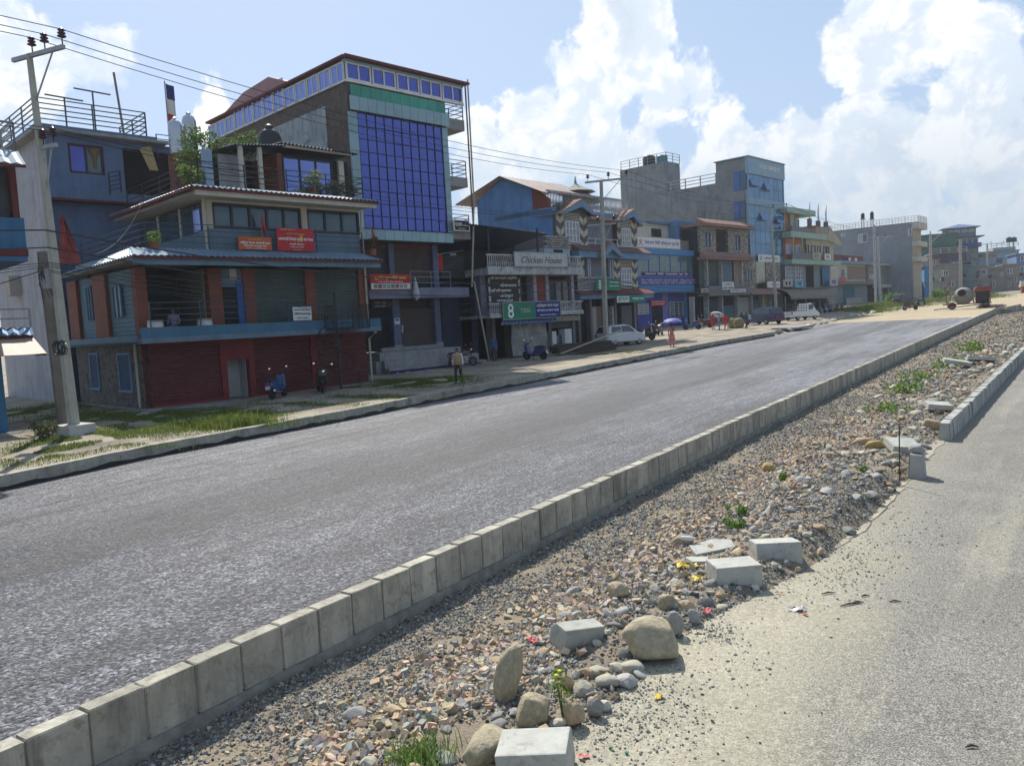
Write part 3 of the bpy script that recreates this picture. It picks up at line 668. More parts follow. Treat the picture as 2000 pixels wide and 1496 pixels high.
def shutter(b, x0, x1, z0, z1, y, mat, pitch=.085, parent=None, name='shutter', amp=.022):
    mb = MB(); n = max(3, int((z1 - z0) / pitch)); k = []
    for i in range(n):
        a = z0 + (z1 - z0) * i / n; d = (z1 - z0) / n
        k += [(y, a), (y - amp, a + d * .25), (y - amp, a + d * .6), (y, a + d * .85)]
    k.append((y, z1))
    for (ya, za), (yb, zb) in zip(k[:-1], k[1:]): mb.quad((x0, ya, za), (x1, ya, za), (x1, yb, zb), (x0, yb, zb))
    return mb.build(name, mat, parent or b.e, fix=False)

def railing(b, pts, h=.95, rails=4, post=1.5, mat=None, r=.022, parent=None, pr=None, name='railing', balusters=0):
    mb = MB(); pts = [Vector(p) for p in pts]
    for a, c in zip(pts[:-1], pts[1:]):
        L = (c - a).length; n = max(1, round(L / post))
        for i in range(n + 1):
            p = a.lerp(c, i / n); mb.tube([p, p + Vector((0, 0, h))], (pr or r * 1.3), 4)
        for k in range(rails):
            z = h * (k + 1) / rails; mb.tube([a + Vector((0, 0, z)), c + Vector((0, 0, z))], r, 4)
        if balusters:
            m = int(L / balusters)
            for i in range(1, m): p = a.lerp(c, i / m); mb.tube([p, p + Vector((0, 0, h))], r * .7, 4)
    return mb.build(name, mat or RAILM, parent or b.e)

def balustrade(b, p0, p1, h, mat, parent=None, pitch=.17, rail=.09):
    """moulded concrete balusters between a foot and a hand rail"""
    mb = MB(); a, c = Vector(p0), Vector(p1); d = (c - a); L = d.length; d.normalize(); n = Vector((-d.y, d.x, 0)) * .07
    def bar(z0, z1, w):
        q = n * w; lo = [a - q, c - q, c + q, a + q]; mb.hexa([v + Vector((0, 0, z0)) for v in lo], [v + Vector((0, 0, z1)) for v in lo])
    bar(0, rail, 1); bar(h - rail, h, 1.15)
    for i in range(int(L / pitch)):
        p = a + d * (i + .5) * pitch; mb.lathe([(.03, rail), (.055, rail + (h - 2 * rail) * .3), (.03, rail + (h - 2 * rail) * .6), (.045, h - rail)], p, 6)
    return mb.build('balustrade', mat, parent or b.e)

def corr_roof(b, c, n=24, amp=.03, mat=None, parent=None, name='tin_roof', th=.02):
    """corrugated sheet over 4 corners (a,b along the eave, c,d along the ridge); ribs run eave to ridge"""
    A, B, C, D = [Vector(p) for p in c]; nrm = (B - A).cross(D - A).normalized(); mb = MB()
    if nrm.z < 0: nrm = -nrm
    m = n * 4
    for dz in (0, -th):
        base = len(mb.v)
        for i in range(m + 1):
            t = i / m; o = nrm * (amp * math.sin(t * n * 2 * math.pi) + dz); mb.v += [tuple(A.lerp(B, t) + o), tuple(D.lerp(C, t) + o)]
        for i in range(m): mb.f.append((base + 2 * i, base + 2 * i + 2, base + 2 * i + 3, base + 2 * i + 1))
    return mb.build(name, mat or STEEL, parent or b.e, fix=False)

def text_mesh(body, size=1.0, bold=.012, space=1.0, shear=0.0):
    c = bpy.data.curves.new('lettering', 'FONT'); c.body = body; c.size = size; c.offset = bold * size; c.space_line = space; c.align_x = 'CENTER'; c.align_y = 'CENTER'; c.extrude = .004; c.shear = shear; c.resolution_u = 3
    o = bpy.data.objects.new('lettering', c); COL.objects.link(o); dg = bpy.context.evaluated_depsgraph_get(); dg.update()
    me = bpy.data.meshes.new_from_object(o.evaluated_get(dg)); bpy.data.objects.remove(o); bpy.data.curves.remove(c); return me
def letters(parent, body, x, y, z, w, mat, hmax=None, rz=0, name='lettering'):
    """text facing local -y, fitted to width w"""
    me = text_mesh(body, shear=.35 if body == 'Chicken House' else 0.0); me.materials.append(mat)
    co = np.array([v.co[:] for v in me.vertices]); W_ = np.ptp(co[:, 0]); H_ = np.ptp(co[:, 1]); k = w / W_; kz = k
    if hmax: kz = hmax / H_
    o = link(name, me, parent); mid = (co.max(0) + co.min(0)) / 2
    o.location = (x - mid[0] * k * math.cos(rz), y - mid[0] * k * math.sin(rz), z - mid[1] * kz); o.rotation_euler = (math.pi / 2, 0, rz); o.scale = (k, kz, 1); return o

def sign(b, x0, x1, z0, z1, y, mat, label, lines=(), frame=None, th=.06, name='signboard', group=None, cat='sign'):
    """a board on the facade: its own thing; lines = (text, fraction x centre, fraction z centre, width fraction, height fraction, material)"""
    t = b.thing(name, x0, y, z0, label, cat, group); W_, H_ = x1 - x0, z1 - z0
    MB().box(0, W_, -th, 0, 0, H_).build('board', mat, t)
    if frame:
        f = MB(); e = .05; f.box(-e, W_ + e, -th - .02, .01, -e, 0); f.box(-e, W_ + e, -th - .02, .01, H_, H_ + e); f.box(-e, 0, -th - .02, .01, 0, H_); f.box(W_, W_ + e, -th - .02, .01, 0, H_); f.build('frame', frame, t)
    for (tx, fx, fz, fw, fh, tm) in lines: letters(t, tx, W_ * fx, -th - .006, H_ * fz, W_ * fw, tm, H_ * fh)
    return t

def leaf_cloud(name, pts, n, size, mat, parent=None, spread=.5, col=(.07, .13, .03), droop=.3):
    """leaf-sized quads scattered round the points (x,y,z,r)"""
    V = []; Cc = []
    pts = list(pts); w = np.array([p[3] ** 2 for p in pts]); idx = rng.choice(len(pts), n, p=w / w.sum())
    for i in idx:
        x, y, z, r = pts[i]; d = rng.normal(size=3); d /= np.linalg.norm(d); c = np.array([x, y, z]) + d * r * rng.uniform(.2, 1) ** .5
        a = rng.normal(size=3); a /= np.linalg.norm(a); bb = np.cross(a, rng.normal(size=3)); bb /= np.linalg.norm(bb); s = size * rng.uniform(.6, 1.4)
        V += [c - a * s, c + bb * s * .45, c + a * s, c - bb * s * .45]; k = rng.uniform(.55, 1.5); Cc += [np.array(col) * k * np.array([rng.uniform(.8, 1.4), 1, rng.uniform(.6, 1.2)])] * 4
    V = np.array(V); F = np.arange(len(V)).reshape(-1, 4)
    return np_mesh(name, V, F, mat, parent, np.array(Cc))
def mat_leaf():
    m = bpy.data.materials.new('leaf'); m.use_nodes = True; T = NT(m.node_tree); b = T.n['Principled BSDF']; c = T.add('ShaderNodeAttribute', attribute_name='col').outputs['Color']
    T.put(b.inputs['Base Color'], c); b.inputs['Roughness'].default_value = .6; b.inputs['Specular IOR Level'].default_value = .25
    tr = T.add('ShaderNodeBsdfTranslucent'); T.put(tr.inputs[0], T.vmath('SCALE', c, sc_=1.6)); ad = T.add('ShaderNodeMixShader', i_0=.35); T.l.new(b.outputs[0], ad.inputs[1]); T.l.new(tr.outputs[0], ad.inputs[2])
    T.l.new(ad.outputs[0], T.n['Material Output'].inputs[0]); return m
LEAF = mat_leaf()
RED = M('banner_red', (.42, .03, .035), .75, .12, 4, .05); ORG = M('banner_orange', (.48, .10, .035), .75, .12, 4, .05); INKW = M('ink_white', (.75, .75, .73), .8, .05, 4, 0); INKY = M('ink_yellow', (.7, .5, .06), .8, .05, 4, 0); INKK = M('ink_black', (.02, .02, .02), .8, .05, 4, 0); INKR = M('ink_red', (.5, .03, .04), .8, .05, 4, 0)
def tank(loc, r, h, label, mat, group=None, name='water_tank'):
    t = empty(name, loc, 0, label, 'water tank', group); prof = [(r * .97, 0), (r, .05)]
    for k in range(1, 6): z = h * .8 * k / 6; prof += [(r, z - .03), (r * 1.03, z), (r, z + .03)]
    prof += [(r, h * .8), (r * .8, h * .9), (r * .32, h * .96)]; MB().lathe(prof, n=18).build('body', mat, t, smooth=True)
    MB().lathe([(r * .3, h * .94), (r * .34, h * .96), (r * .34, h), (r * .1, h * 1.03)], n=12).build('lid', mat, t); return t
TANKBLK = M('tank_black', (.022, .022, .027), .5, .2); TANKST = M('tank_steel', (.45, .47, .5), .3, .15, 3, .05, metal=.7)
# ================================================================ three-storey house with red shutters (nearest house)
BLUEG = M('blue_grey_paint', (.13, .20, .26), .8, .2, 1.0, .12, 30, streak=.25, dirt=(.1, .13, .15), dirt_amt=.4)
TEALP = M('teal_band_paint', (.06, .15, .23), .75, .18, 1.2, .1, 30, streak=.25, dirt=(.08, .12, .15), dirt_amt=.35)
CREAM = M('cream_paint', (.47, .44, .36), .8, .15, 1.0, .1, 30, streak=.2, dirt=(.25, .23, .2), dirt_amt=.3)
BROWN = M('brown_pillar_paint', (.19, .065, .042), .75, .2, 1.5, .1, 30)
REDSH = M('red_shutter', (.135, .034, .034), .5, .25, .8, .05, 20, streak=.2, dirt=(.10, .035, .03), dirt_amt=.5)
REDFR = M('red_frame', (.19, .026, .028), .6, .2, 1, .05)
GRNSH = M('green_grey_shutter', (.075, .105, .095), .55, .2, .9, .05, streak=.25)
CORRUG = M('blue_tin', (.19, .28, .36), .6, .25, 1.2, .1, 20, metal=.1, streak=.2, dirt=(.2, .15, .12), dirt_amt=.4)
MAROON = M('maroon_edge', (.12, .03, .03), .75, .3, 3, .15)
GREYC = M('grey_plaster', (.27, .27, .265), .9, .22, .8, .2, 25, streak=.35, dirt=(.14, .14, .14), dirt_amt=.5)
h1 = Bld('shutter_house', 'blue three-storey house with red ground-floor shutters and railed balconies', 286, 798.5, .75, 10)
X1 = h1.x(722, 753); PR = 1.15                                   # facade width, balcony projection
zs1 = h1.z(276, 672, -PR); zp0 = h1.z(276, 661, -PR); zp1 = h1.z(293, 640, -PR)       # first slab, parapet
ze0 = h1.z(257, 517, -PR); ze1 = h1.z(257, 500, -PR); zf2 = h1.z(440, 494, 0.0) ; xs2 = h1.x(404, 420)
xr2 = h1.x(736, 409, -PR); zt0 = h1.z(500, 389, -PR); zt1 = h1.z(500, 379, -PR)
XL = h1.x(277, 655, -PR); XR = h1.x(745, 640, -PR); DEP = 7.5
ZR = zt1 + .25
dback = h1.vz(160, 790, 0)[0]; DEP = max(5.0, min(9, dback))
# ground floor
holes = []
op = [(293.9, 679.5, 433, 783), (497.6, 665, 609.6, 764), (619, 657, 722, 754)]
zg = zs1
xa = [(h1.x(293.9, 730), h1.x(433, 730)), (h1.x(497.6, 715), h1.x(609.6, 715)), (h1.x(619, 705), h1.x(719, 705))]
xd = (h1.x(446, 740), h1.x(489, 740)); zd = h1.z(465, 702)
mb = wall_holes(MB(), 0, X1, 0, zg, 0, .3, [(a, b_, .12, zg - .12) for a, b_ in xa] + [(xd[0], xd[1], -.1, zd)])
mb.build('front_wall', REDFR, h1.e)
for a, b_ in xa: shutter(h1, a, b_, .12, zg - .12, .1, REDSH, .115, amp=.04)
h1.box('doorway_lining', xd[0] + .02, xd[1] - .02, .9, .95, 0, zd, M('pale_plaster', (.45, .45, .43), .85, .1), None)
h1.box('doorway_side', xd[1] - .02, xd[1] + .03, .3, .95, 0, zd, M('pale_plaster', (.45, .45, .43)))
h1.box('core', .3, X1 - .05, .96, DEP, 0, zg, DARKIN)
# stone-clad side wall of the ground floor with two windows
def mat_stoneclad():
    m = bpy.data.materials.new('stone_cladding'); m.use_nodes = True; T = NT(m.node_tree); b = T.n['Principled BSDF']; oc = T.add('ShaderNodeTexCoord').outputs['Object']
    v = T.add('ShaderNodeTexVoronoi', feature='DISTANCE_TO_EDGE', i_Vector=oc, i_Scale=4.5); v2 = T.add('ShaderNodeTexVoronoi', feature='F1', i_Vector=oc, i_Scale=4.5)
    c = T.mix(T.add('ShaderNodeSeparateColor', i_0=v2.outputs['Color']).outputs[0], (.04, .035, .035, 1), (.15, .12, .10, 1)); c = T.mix(T.mr(v.outputs[0], .02, .09), (.16, .15, .14, 1), c)
    T.put(b.inputs['Base Color'], c); b.inputs['Roughness'].default_value = .8
    bn = T.add('ShaderNodeBump', i_Strength=.8, i_Distance=.04, i_Height=T.mr(v.outputs[0], 0, .12)); T.l.new(bn.outputs[0], b.inputs['Normal']); return m
STONEC = mat_stoneclad()
def side_rect(b, px0, py0, px1, py1, x=0.0):
    d0, z1 = b.vz(px0, py0, x); d1, z0 = b.vz(px1, py1, x); return d0, d1, z0, z1
h1.box('side_wall', -.02, .28, .0, DEP, 0, zg, STONEC)
CURT = M('blue_curtain', (.05, .10, .17), .8, .3, 8, .1); LBLUE = M('light_blue_trim', (.16, .28, .42), .7, .15)
for q in ((176, 690, 199, 758), (231, 690, 262, 763)):
    d0, d1, z0, z1 = side_rect(h1, *q); d0, d1 = max(d0, d1), min(d0, d1)
    w = MB(); w.box(-.08, -.02, d1, d1 + .07, z0, z1).box(-.08, -.02, d0 - .07, d0, z0, z1).box(-.08, -.02, d1 + .07, d0 - .07, z1 - .07, z1).box(-.12, -.02, d1 - .05, d0 + .05, z0 - .08, z0); w = w.build('window', LBLUE, h1.e)
    mb = MB(); n = 12
    for i in range(n): a = d1 + .07 + (d0 - d1 - .14) * i / n; c = d1 + .07 + (d0 - d1 - .14) * (i + 1) / n; mb.quad((-.05 + .02 * (i % 2), a, z0), (-.05 + .02 * ((i + 1) % 2), c, z0), (-.05 + .02 * ((i + 1) % 2), c, z1 - .07), (-.05 + .02 * (i % 2), a, z1 - .07))
    mb.build('curtain', CURT, w, fix=False)
MB().tube([(-.1, .35, .05), (-.1, .35, zs1)], .055, 8).build('drain_pipe', CREAM, h1.e)
MB().tube([(X1 + .12, -.05, .1), (X1 + .12, -.05, zs1 - .35), (X1 + .3, -.4, zs1 - .05)], .055, 8).build('drain_pipe', CREAM, h1.e)
h1.box('plinth', -.25, X1 + .6, -1.5, DEP, -.45, -.003, GREYC)
# first slab, parapet beam, side cornice
h1.box('slab', XL, XR, -PR, DEP, zs1, zp0 - .003, BLUEG)
h1.box('parapet', XL + .02, XR, -PR + .02, -PR + .22, zp0, zp1, TEALP)
h1.box('side_cornice', XL - .35, XL - .002, -PR + .35, DEP, zp0 - .12, zp0 + .12, BLUEG)
# first floor
zc = ze0
pil = [(253, 288), (409, 435), (477, 499), (598, 618), (702, 719)]
px_ = [(h1.x(a, 580), h1.x(b_, 580)) for a, b_ in pil]; px_[0] = (0.0, px_[0][1])
for a, b_ in px_: h1.box('pillar', a, b_, -.02, .4, zp0, zc - .003, BROWN)
for i in (2, 3): shutter(h1, px_[i][1], px_[i + 1][0], zp0, zc, .15, GRNSH)
h1.box('transom_wall', px_[1][1], px_[2][0], .1, .25, zp0 + (zc - zp0) * .72, zc - .003, BLUEG)
h1.box('doorway', px_[1][1] + .08, px_[2][0] - .25, .12, .2, zp0, zp0 + (zc - zp0) * .72, DARKIN)
h1.box('door_leaf', px_[2][0] - .28, px_[2][0], .05, .12, zp0, zp0 + (zc - zp0) * .8, M('blue_door', (.03, .10, .30), .6, .15))
MB().box(px_[1][1] + .42, px_[1][1] + .72, .08, .098, zp0 + 2.3, zp0 + 2.75).build('notice', CREAM, h1.e)
h1.box('recess_back', 0.0, px_[1][0] + .1, 3.0, 3.1, zp0, zc, M('recess_green', (.05, .07, .06), .8, .2))
h1.box('recess_side', px_[1][0] - .06, px_[1][0], .4, 3.0, zp0, zc, M('recess_grey', (.2, .2, .17), .8, .2))
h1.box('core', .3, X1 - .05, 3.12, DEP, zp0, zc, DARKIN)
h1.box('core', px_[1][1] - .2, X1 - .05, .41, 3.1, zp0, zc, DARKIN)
mb = MB(); L = DEP - .4; n = 16
for k in range(n):
    z = zp0 + (zc - zp0) * k / n; mb.hexa([(-.0, .4, z), (.1, .4, z), (.1, DEP, z), (-.0, DEP, z)], [(.03, .4, z + (zc - zp0) / n), (.1, .4, z + (zc - zp0) / n), (.1, DEP, z + (zc - zp0) / n), (.03, DEP, z + (zc - zp0) / n)])
mb.build('side_cladding', M('teal_cladding', (.10, .17, .20), .7, .15, 1, .08), h1.e)
for px in ((190, 215), (140, 158)):
    d0 = h1.vz(px[0], 600, 0)[0]; d1 = h1.vz(px[1], 600, 0)[0]; h1.box('side_pillar', -.14, -.002, min(d0, d1), max(d0, d1), zp0, zc, BROWN)
for q in ((170, 560, 187, 625), (222, 558, 244, 618)):
    d0, d1, z0, z1 = side_rect(h1, *q); a, c = min(d0, d1), max(d0, d1)
    w = MB().box(-.1, -.03, a, a + .08, z0, z1).box(-.1, -.03, c - .08, c, z0, z1).box(-.1, -.03, a + .08, c - .08, z1 - .08, z1).box(-.1, -.03, (a + c) / 2 - .04, (a + c) / 2 + .04, z0, z1 - .08).build('window', TEALP, h1.e)
    MB().box(-.055, -.035, a + .08, c - .08, z0, z1 - .08).build('pane', M('pale_curtain_glass', (.18, .22, .23), .2, .3, 3, .05), w)
railing(h1, [(XL + .4, -PR + .1, zp1), (h1.x(640, 620, -PR + .1), -PR + .1, zp1)], .95, 4, 2.2)
# eave over the first floor, tin strip above it
xe0 = h1.x(257, 508, -PR); xe1 = h1.x(740, 518, -PR); zf2 = ze1 + .42
h1.box('eave_fascia', xe0, xe1, -PR - .12, -PR, ze0, ze1, BLUEG)
h1.box('ceiling_slab', xe0 + .1, xe1 - .1, -PR, DEP, ze1 - .14, ze1 - .004, GREYC)
corr_roof(h1, [(xe0 - .05, -PR - .3, ze1 + .02), (xe1 + .05, -PR - .3, ze1 + .02), (xe1 - .35, -.25, zf2), (xe0 + .3, -.25, zf2)], 46, .028, CORRUG)
h1.box('eave_edge', xe0 - .02, xe1 + .02, -PR - .26, -PR - .2, ze1 - .1, ze1 + .0, MAROON)
corr_roof(h1, [(xe0 - .05, DEP, ze1 - .05), (xe0 - .05, -PR - .3, ze1 + .02), (xe0 + .35, -.3, zf2), (xe0 + .9, DEP, zf2 - .1)], 30, .028, CORRUG)
h1.box('terrace_slab', xe0 + .75, X1, -.25, DEP, ze1 + .02, zf2, GREYC)
# second floor, set back on the left
zw = h1.z(500, 398, 0.0)
wl = [(416, 589, 394, 455), (600, 702, 407.5, 464)]
wins = []
for a, b_, _, _ in wl: wins.append((h1.x(a, 430), h1.x(b_, 430)))
zw0, zw1 = h1.z(500, 450), h1.z(500, 401)
mb = wall_holes(MB(), xs2, X1, zf2, zw0, 0, .25, []); mb.build('dado_wall', BLUEG, h1.e)
mb = wall_holes(MB(), xs2, X1, zw0, zt0 + .06, 0, .25, [(a, b_, zw0 - .1, zw1) for a, b_ in wins]); mb.build('upper_wall', CREAM, h1.e)
h1.box('core', xs2 + .26, X1 - .26, .3, DEP, zf2, zt0, DARKIN)
h1.box('end_wall', X1 - .25, X1, .252, DEP, zf2, zt0, BLUEG)
window(h1, wins[0][0], wins[0][1], zw0, zw1, .08, BLK, GL_TEAL, 5, 1, .1); window(h1, wins[1][0], wins[1][1], zw0, zw1, .08, BLK, GL_TEAL, 3, 1, .1)
h1.box('side_dado', xs2, xs2 + .2, .252, DEP, zf2, zw0 - .1, BLUEG); h1.box('side_glazing', xs2 + .04, xs2 + .1, .252, DEP - .4, zw0 - .1, zw1, GL_DARK)
for d in (.25, 2.6, 5.0): h1.box('side_post', xs2 - .01, xs2 + .2, d, d + .18, zw0 - .1, zt0, CREAM)
MB().box(xs2 - .04, xs2 + .03, .6, 1.25, zw0 - .05, zw1 - .2).build('side_pane', GL_SKY, h1.e)
MB().tube([(xs2 - .15, -.1, zf2), (xs2 - .15, -.1, zt0 + .1)], .05, 8).build('drain_pipe', CREAM, h1.e)
MB().tube([(X1 + .1, -.1, zs1), (X1 + .1, -.1, zt0)], .05, 8).build('drain_pipe', CREAM, h1.e)
zrl = .92
railing(h1, [(xe0 + .9, DEP - .5, zf2), (xe0 + .9, -.35, zf2), (X1 - .1, -.35, zf2)], .98, 4, 2.3)
# roof over the second floor
xt0 = h1.x(368, 386, -PR); xt1 = xr2
h1.box('roof_fascia', xt0 + .3, xt1, -PR, -PR + .2, zt0, zt1, CREAM)
h1.box('soffit', xt0 + .3, xt1 - .02, -PR + .2, DEP, zt0 + .08, zt1 - .03, CREAM)
h1.box('roof_edge', xt0 + .1, xt1 + .06, -PR - .12, -PR - .002, zt1 - .02, zt1 + .09, MAROON)
ztop = zt1 + .36
corr_roof(h1, [(xt0 + .05, -PR - .16, zt1 + .1), (xt1 + .1, -PR - .16, zt1 + .1), (xt1 - .5, -.2, ztop), (xt0 + .8, -.2, ztop)], 40, .03, CORRUG)
corr_roof(h1, [(xt0 + .05, DEP, zt1 + .1), (xt0 + .05, -PR - .16, zt1 + .1), (xt0 + .8, -.2, ztop), (xt0 + .8, DEP, ztop)], 30, .03, CORRUG)
h1.box('side_roof_edge', xt0 - .02, xt0 + .08, -PR - .12, DEP, zt1 - .06, zt1 + .06, MAROON)
h1.box('roof_slab', xt0 + .85, X1, -.2, DEP, zt1, ztop - .02, GREYC)
railing(h1, [(xt0 + .85, DEP - .3, ztop), (xt0 + .85, -.3, ztop), (X1 + .15, -.3, ztop), (X1 + .15, 2.2, ztop)], .95, 4, 2.0, BLK)
# rooftop lean-to with blue windows
yo = 2.4
lx0, lz0 = h1.uz(548, 385, yo); lx1, lz1 = h1.uz(700, 305, yo); lzl = h1.z(552, 300, yo); lzr = h1.z(672, 312, yo)
lx0 = h1.x(553, 350, yo); lx1 = h1.x(672, 350, yo)
h1.box('lean_to_wall', lx0 - .25, lx0, yo, yo + 2.5, ztop, lzl, M('rust_wall', (.2, .07, .04), .8, .2)); h1.box('core', lx0, lx1 + .3, yo + .1, yo + 2.5, ztop, lzr - .1, DARKIN)
window(h1, lx0 + .02, h1.x(650, 350, yo), ztop + .1, lzr - .2, yo + .02, BLK, GL_SKY, 3, 1, .07)
h1.box('door_frame', h1.x(662, 350, yo), h1.x(672, 350, yo), yo - .05, yo + .1, ztop, lzr - .1, CREAM)
h1.box('lean_to_fascia', lx0 - .2, lx1 + .25, yo - .5, yo - .44, lzr + .1, lzr + .24, CREAM)
corr_roof(h1, [(lx0 - .4, yo - .7, lzr + .26), (lx1 + .5, yo - .7, lzr + .2), (lx1 + .5, yo + 2.8, lzl + .5), (lx0 - .4, yo + 2.8, lzl + .5)], 22, .03, M('dark_tin', (.07, .09, .13), .5, .2, metal=.3))
lx2 = h1.x(448, 320, yo); corr_roof(h1, [(lx2 - .3, yo - 1.2, lzl - .15), (lx0 - .38, yo - 1.2, lzl + .1), (lx0 - .38, yo + 2.6, lzl + .45), (lx2 - .3, yo + 2.6, lzl + .1)], 16, .03, M('dark_tin', (.07, .09, .13)))
for xx in (lx2, (lx2 + lx0) / 2 - .4): h1.box('roof_post', xx, xx + .18, yo - 1.0, yo - .85, ztop, lzl - .1, CREAM)
h1.box('back_wall', lx2 - .2, lx0 - .3, yo + 2.3, yo + 2.5, ztop, lzl, M('dark_tin_wall', (.035, .04, .045), .7, .3))
h1.box('half_wall', lx2 - .6, lx2 + .6, yo - .3, yo - .1, ztop, ztop + 1.9, GREYC)
xx, zz = h1.uz(398, 290, 0.5); h1.box('roof_column', xx - .02, xx + .33, .5, .8, ztop - .1, zz, M('pale_blue_column', (.24, .33, .42), .8, .15))
h1.box('roof_bench', h1.x(575, 372, .6), h1.x(625, 372, .6), .5, 1.6, ztop, ztop + .32, GREYC)
# spiral stair from the yard to the balcony
xs, zst = h1.uz(667, 770, -1.9); st = h1.e
sp = MB(); sp.tube([(xs, -1.9, -.35), (xs, -1.9, zp1 + 1.2)], .055, 8); sp.build('spiral_stair_pole', BLK, h1.e)
tr = MB(); hr = MB(); zb0 = -.1
for k in range(17):
    a0 = rad(-60 + k * 24); z = zb0 + (zp1 + .0 - zb0) * k / 17; a1 = a0 + rad(26); r = .85
    P_ = [(xs + .05 * math.cos(a0), -1.9 + .05 * math.sin(a0)), (xs + r * math.cos(a0), -1.9 + r * math.sin(a0)), (xs + r * math.cos(a1), -1.9 + r * math.sin(a1))]
    tr.prism(P_, 'z', z, z + .035); hr.tube([(P_[1][0], P_[1][1], z), (P_[1][0], P_[1][1], z + .95)], .012, 4)
hr.tube([(xs + .85 * math.cos(rad(-60 + k * 24)), -1.9 + .85 * math.sin(rad(-60 + k * 24)), zb0 + zp1 * k / 17 + .95 + .0) for k in range(18)], .02, 5)
tr.build('spiral_stair_tread', BLK, h1.e); hr.build('spiral_stair_rail', BLK, h1.e)
h1.box('stair_landing', xs - .1, xs + 1.7, -2.0, -PR - .01, zp0 - .06, zp0, BLK); railing(h1, [(xs - .1, -2.0, zp0), (xs - .1, -PR, zp0)], 1.0, 2, 1, BLK, balusters=.12); railing(h1, [(xs + 1.7, -PR, zp0), (xs + 1.7, -2.0, zp0), (xs + .8, -2.0, zp0)], 1.0, 2, 1, BLK, balusters=.12)
h1.box('stair_footing', xs - .3, xs + .3, -2.2, -1.6, -.5, -.18, GREYC)
# banners on the balcony rail
def rsign(b, px0, py0, px1, py1, y, *a, **k):
    x0, x1, z0, z1 = b.rect(px0, py0, px1, py1, y); return sign(b, x0, x1, z0, z1, y, *a, **k)
rsign(h1, 464, 462, 531, 489, -.4, ORG, 'smaller orange banner with white and yellow script on the balcony rail', [('अिखल नेपाल जनवादी काठ', .5, .55, .9, .22, INKW), ('िनमार्ण मजदुर संघ', .5, .3, .7, .2, INKW), ('नेपाल टेड युिनयन', .5, .8, .45, .1, INKY), ('लेखनाथ नगर सिमित कास्की', .52, .1, .62, .1, INKW)], name='banner', th=.03, cat='banner')
rsign(h1, 539, 445, 614, 492, -.42, RED, 'larger red banner with white script on the balcony rail', [('समाजवादी िनमार्ण मजदुर संघ नेपाल', .5, .52, .94, .2, INKW), ('राष्टिय ट्रेड युिनयन महासंघ', .5, .76, .5, .07, INKY), ('केन्द्रिय कार्यालय', .52, .3, .4, .1, INKW), ('कास्की शाखा पोखरा', .52, .18, .36, .06, INKW), ('लेखनाथ', .52, .07, .25, .04, INKY), ('सिमित दर्ता नं', .3, .94, .4, .04, INKW), ('☭', .62, .55, .16, .34, INKY)], name='banner', th=.03, cat='banner')
rsign(h1, 571, 600, 609, 625, -PR + .04, WHT, 'white paper notice tied to the first-floor balcony rail', [('लेखनाथ सेवा केन्द्र', .5, .78, .85, .16, INKK), ('अिखल नेपाल मजदुर', .5, .48, .85, .16, INKK), ('पोखरा महानगर', .5, .18, .6, .12, INKK)], name='notice_board', th=.02)
# flags on the balconies
def pennant(loc, rz, h, w, mat, label, name='flag', pole=True):
    t = empty(name, loc, rz, label, 'flag'); MB().tube([(0, 0, 0), (0, 0, h)], .015, 5).build('staff', STEEL, t)
    MB().grid(lambda u, v: (w * u * (1 - v * .85) , .05 * math.sin(u * 6 + v * 3), h * .3 + h * .66 * v), 6, 6).build('cloth', mat, t, fix=False); return t
p = h1.world(h1.x(512, 462, -.3), -.3, h1.z(512, 462, -.3) - .3); pennant(p, h1.rz, 1.35, .3, RED, 'small red pennant between the window and the orange banner')
p = h1.world(h1.x(728, 480, -.5), -.5, h1.z(728, 475, -.5) - .4); pennant(p, h1.rz, 1.3, .3, RED, 'small red pennant over a potted plant at the balcony end')

# ================================================================ grey-blue house behind it on the left
VIOB = M('violet_blue_paint', (.115, .17, .27), .85, .18, .7, .15, 25, streak=.25, dirt=(.07, .10, .15), dirt_amt=.5)
PALEV = M('pale_cement', (.35, .355, .38), .9, .2, .6, .2, 20, streak=.4, dirt=(.22, .22, .24), dirt_amt=.4)
h2 = Bld('grey_blue_house', 'tall grey-blue house with a railed flat roof behind the concrete pole', 138, 787, .7, 10)
zT = h2.z(100, 243, -.5); zov = h2.z(160, 389, 0); X2 = h2.x(275, 300); zp = h2.z(160, 262, -.5)
h2.box('lower_body', 0, X2 + 3, .6, 11, -.3, zov, VIOB); h2.box('side_wall', -.03, .0, .0, 11, -.3, zp, PALEV)
mb = wall_holes(MB(), 0, X2, zov, zp, 0, .3, []); 
wx = (h2.x(134, 310), h2.x(203, 310)); wz = (h2.z(168, 340), h2.z(168, 283)); dx_ = (h2.x(243, 340), h2.x(276, 340)); 
mb = wall_holes(MB(), 0, X2 + 2.0, zov, zp, 0, .3, [(wx[0], wx[1], wz[0], wz[1]), (dx_[0], X2 + 1.6, zov + .4, h2.z(245, 290))]); mb.build('upper_wall', VIOB, h2.e)
h2.box('core', .3, X2 + 2, .9, 11, zov, zp, DARKIN)
h2.box('soffit', 0, X2 + 2, 0.01, .6, zov - .1, zov - .002, MAROON)
w = window(h2, wx[0], wx[1], wz[0], wz[1], .1, M('maroon_frame', (.05, .025, .03), .6, .2), GL_DARK, 2, 1, .1)
xm = (wx[0] + wx[1]) / 2; MB().box(wx[0] + .12, xm - .06, .09, .11, wz[0] + .1, wz[1] - .1).build('blue_curtain', M('bright_blue_curtain', (.12, .15, .5), .8, .15), w)
MB().tube([((xm + wx[1]) / 2, .12, wz[0] + .3), ((xm + wx[1]) / 2, .12, wz[0] + .8), ((xm + wx[1]) / 2, .12, wz[1] - .15)], [.06, .12, .3], 8).build('tied_curtain', M('gold_curtain', (.16, .12, .06), .8, .3), w)
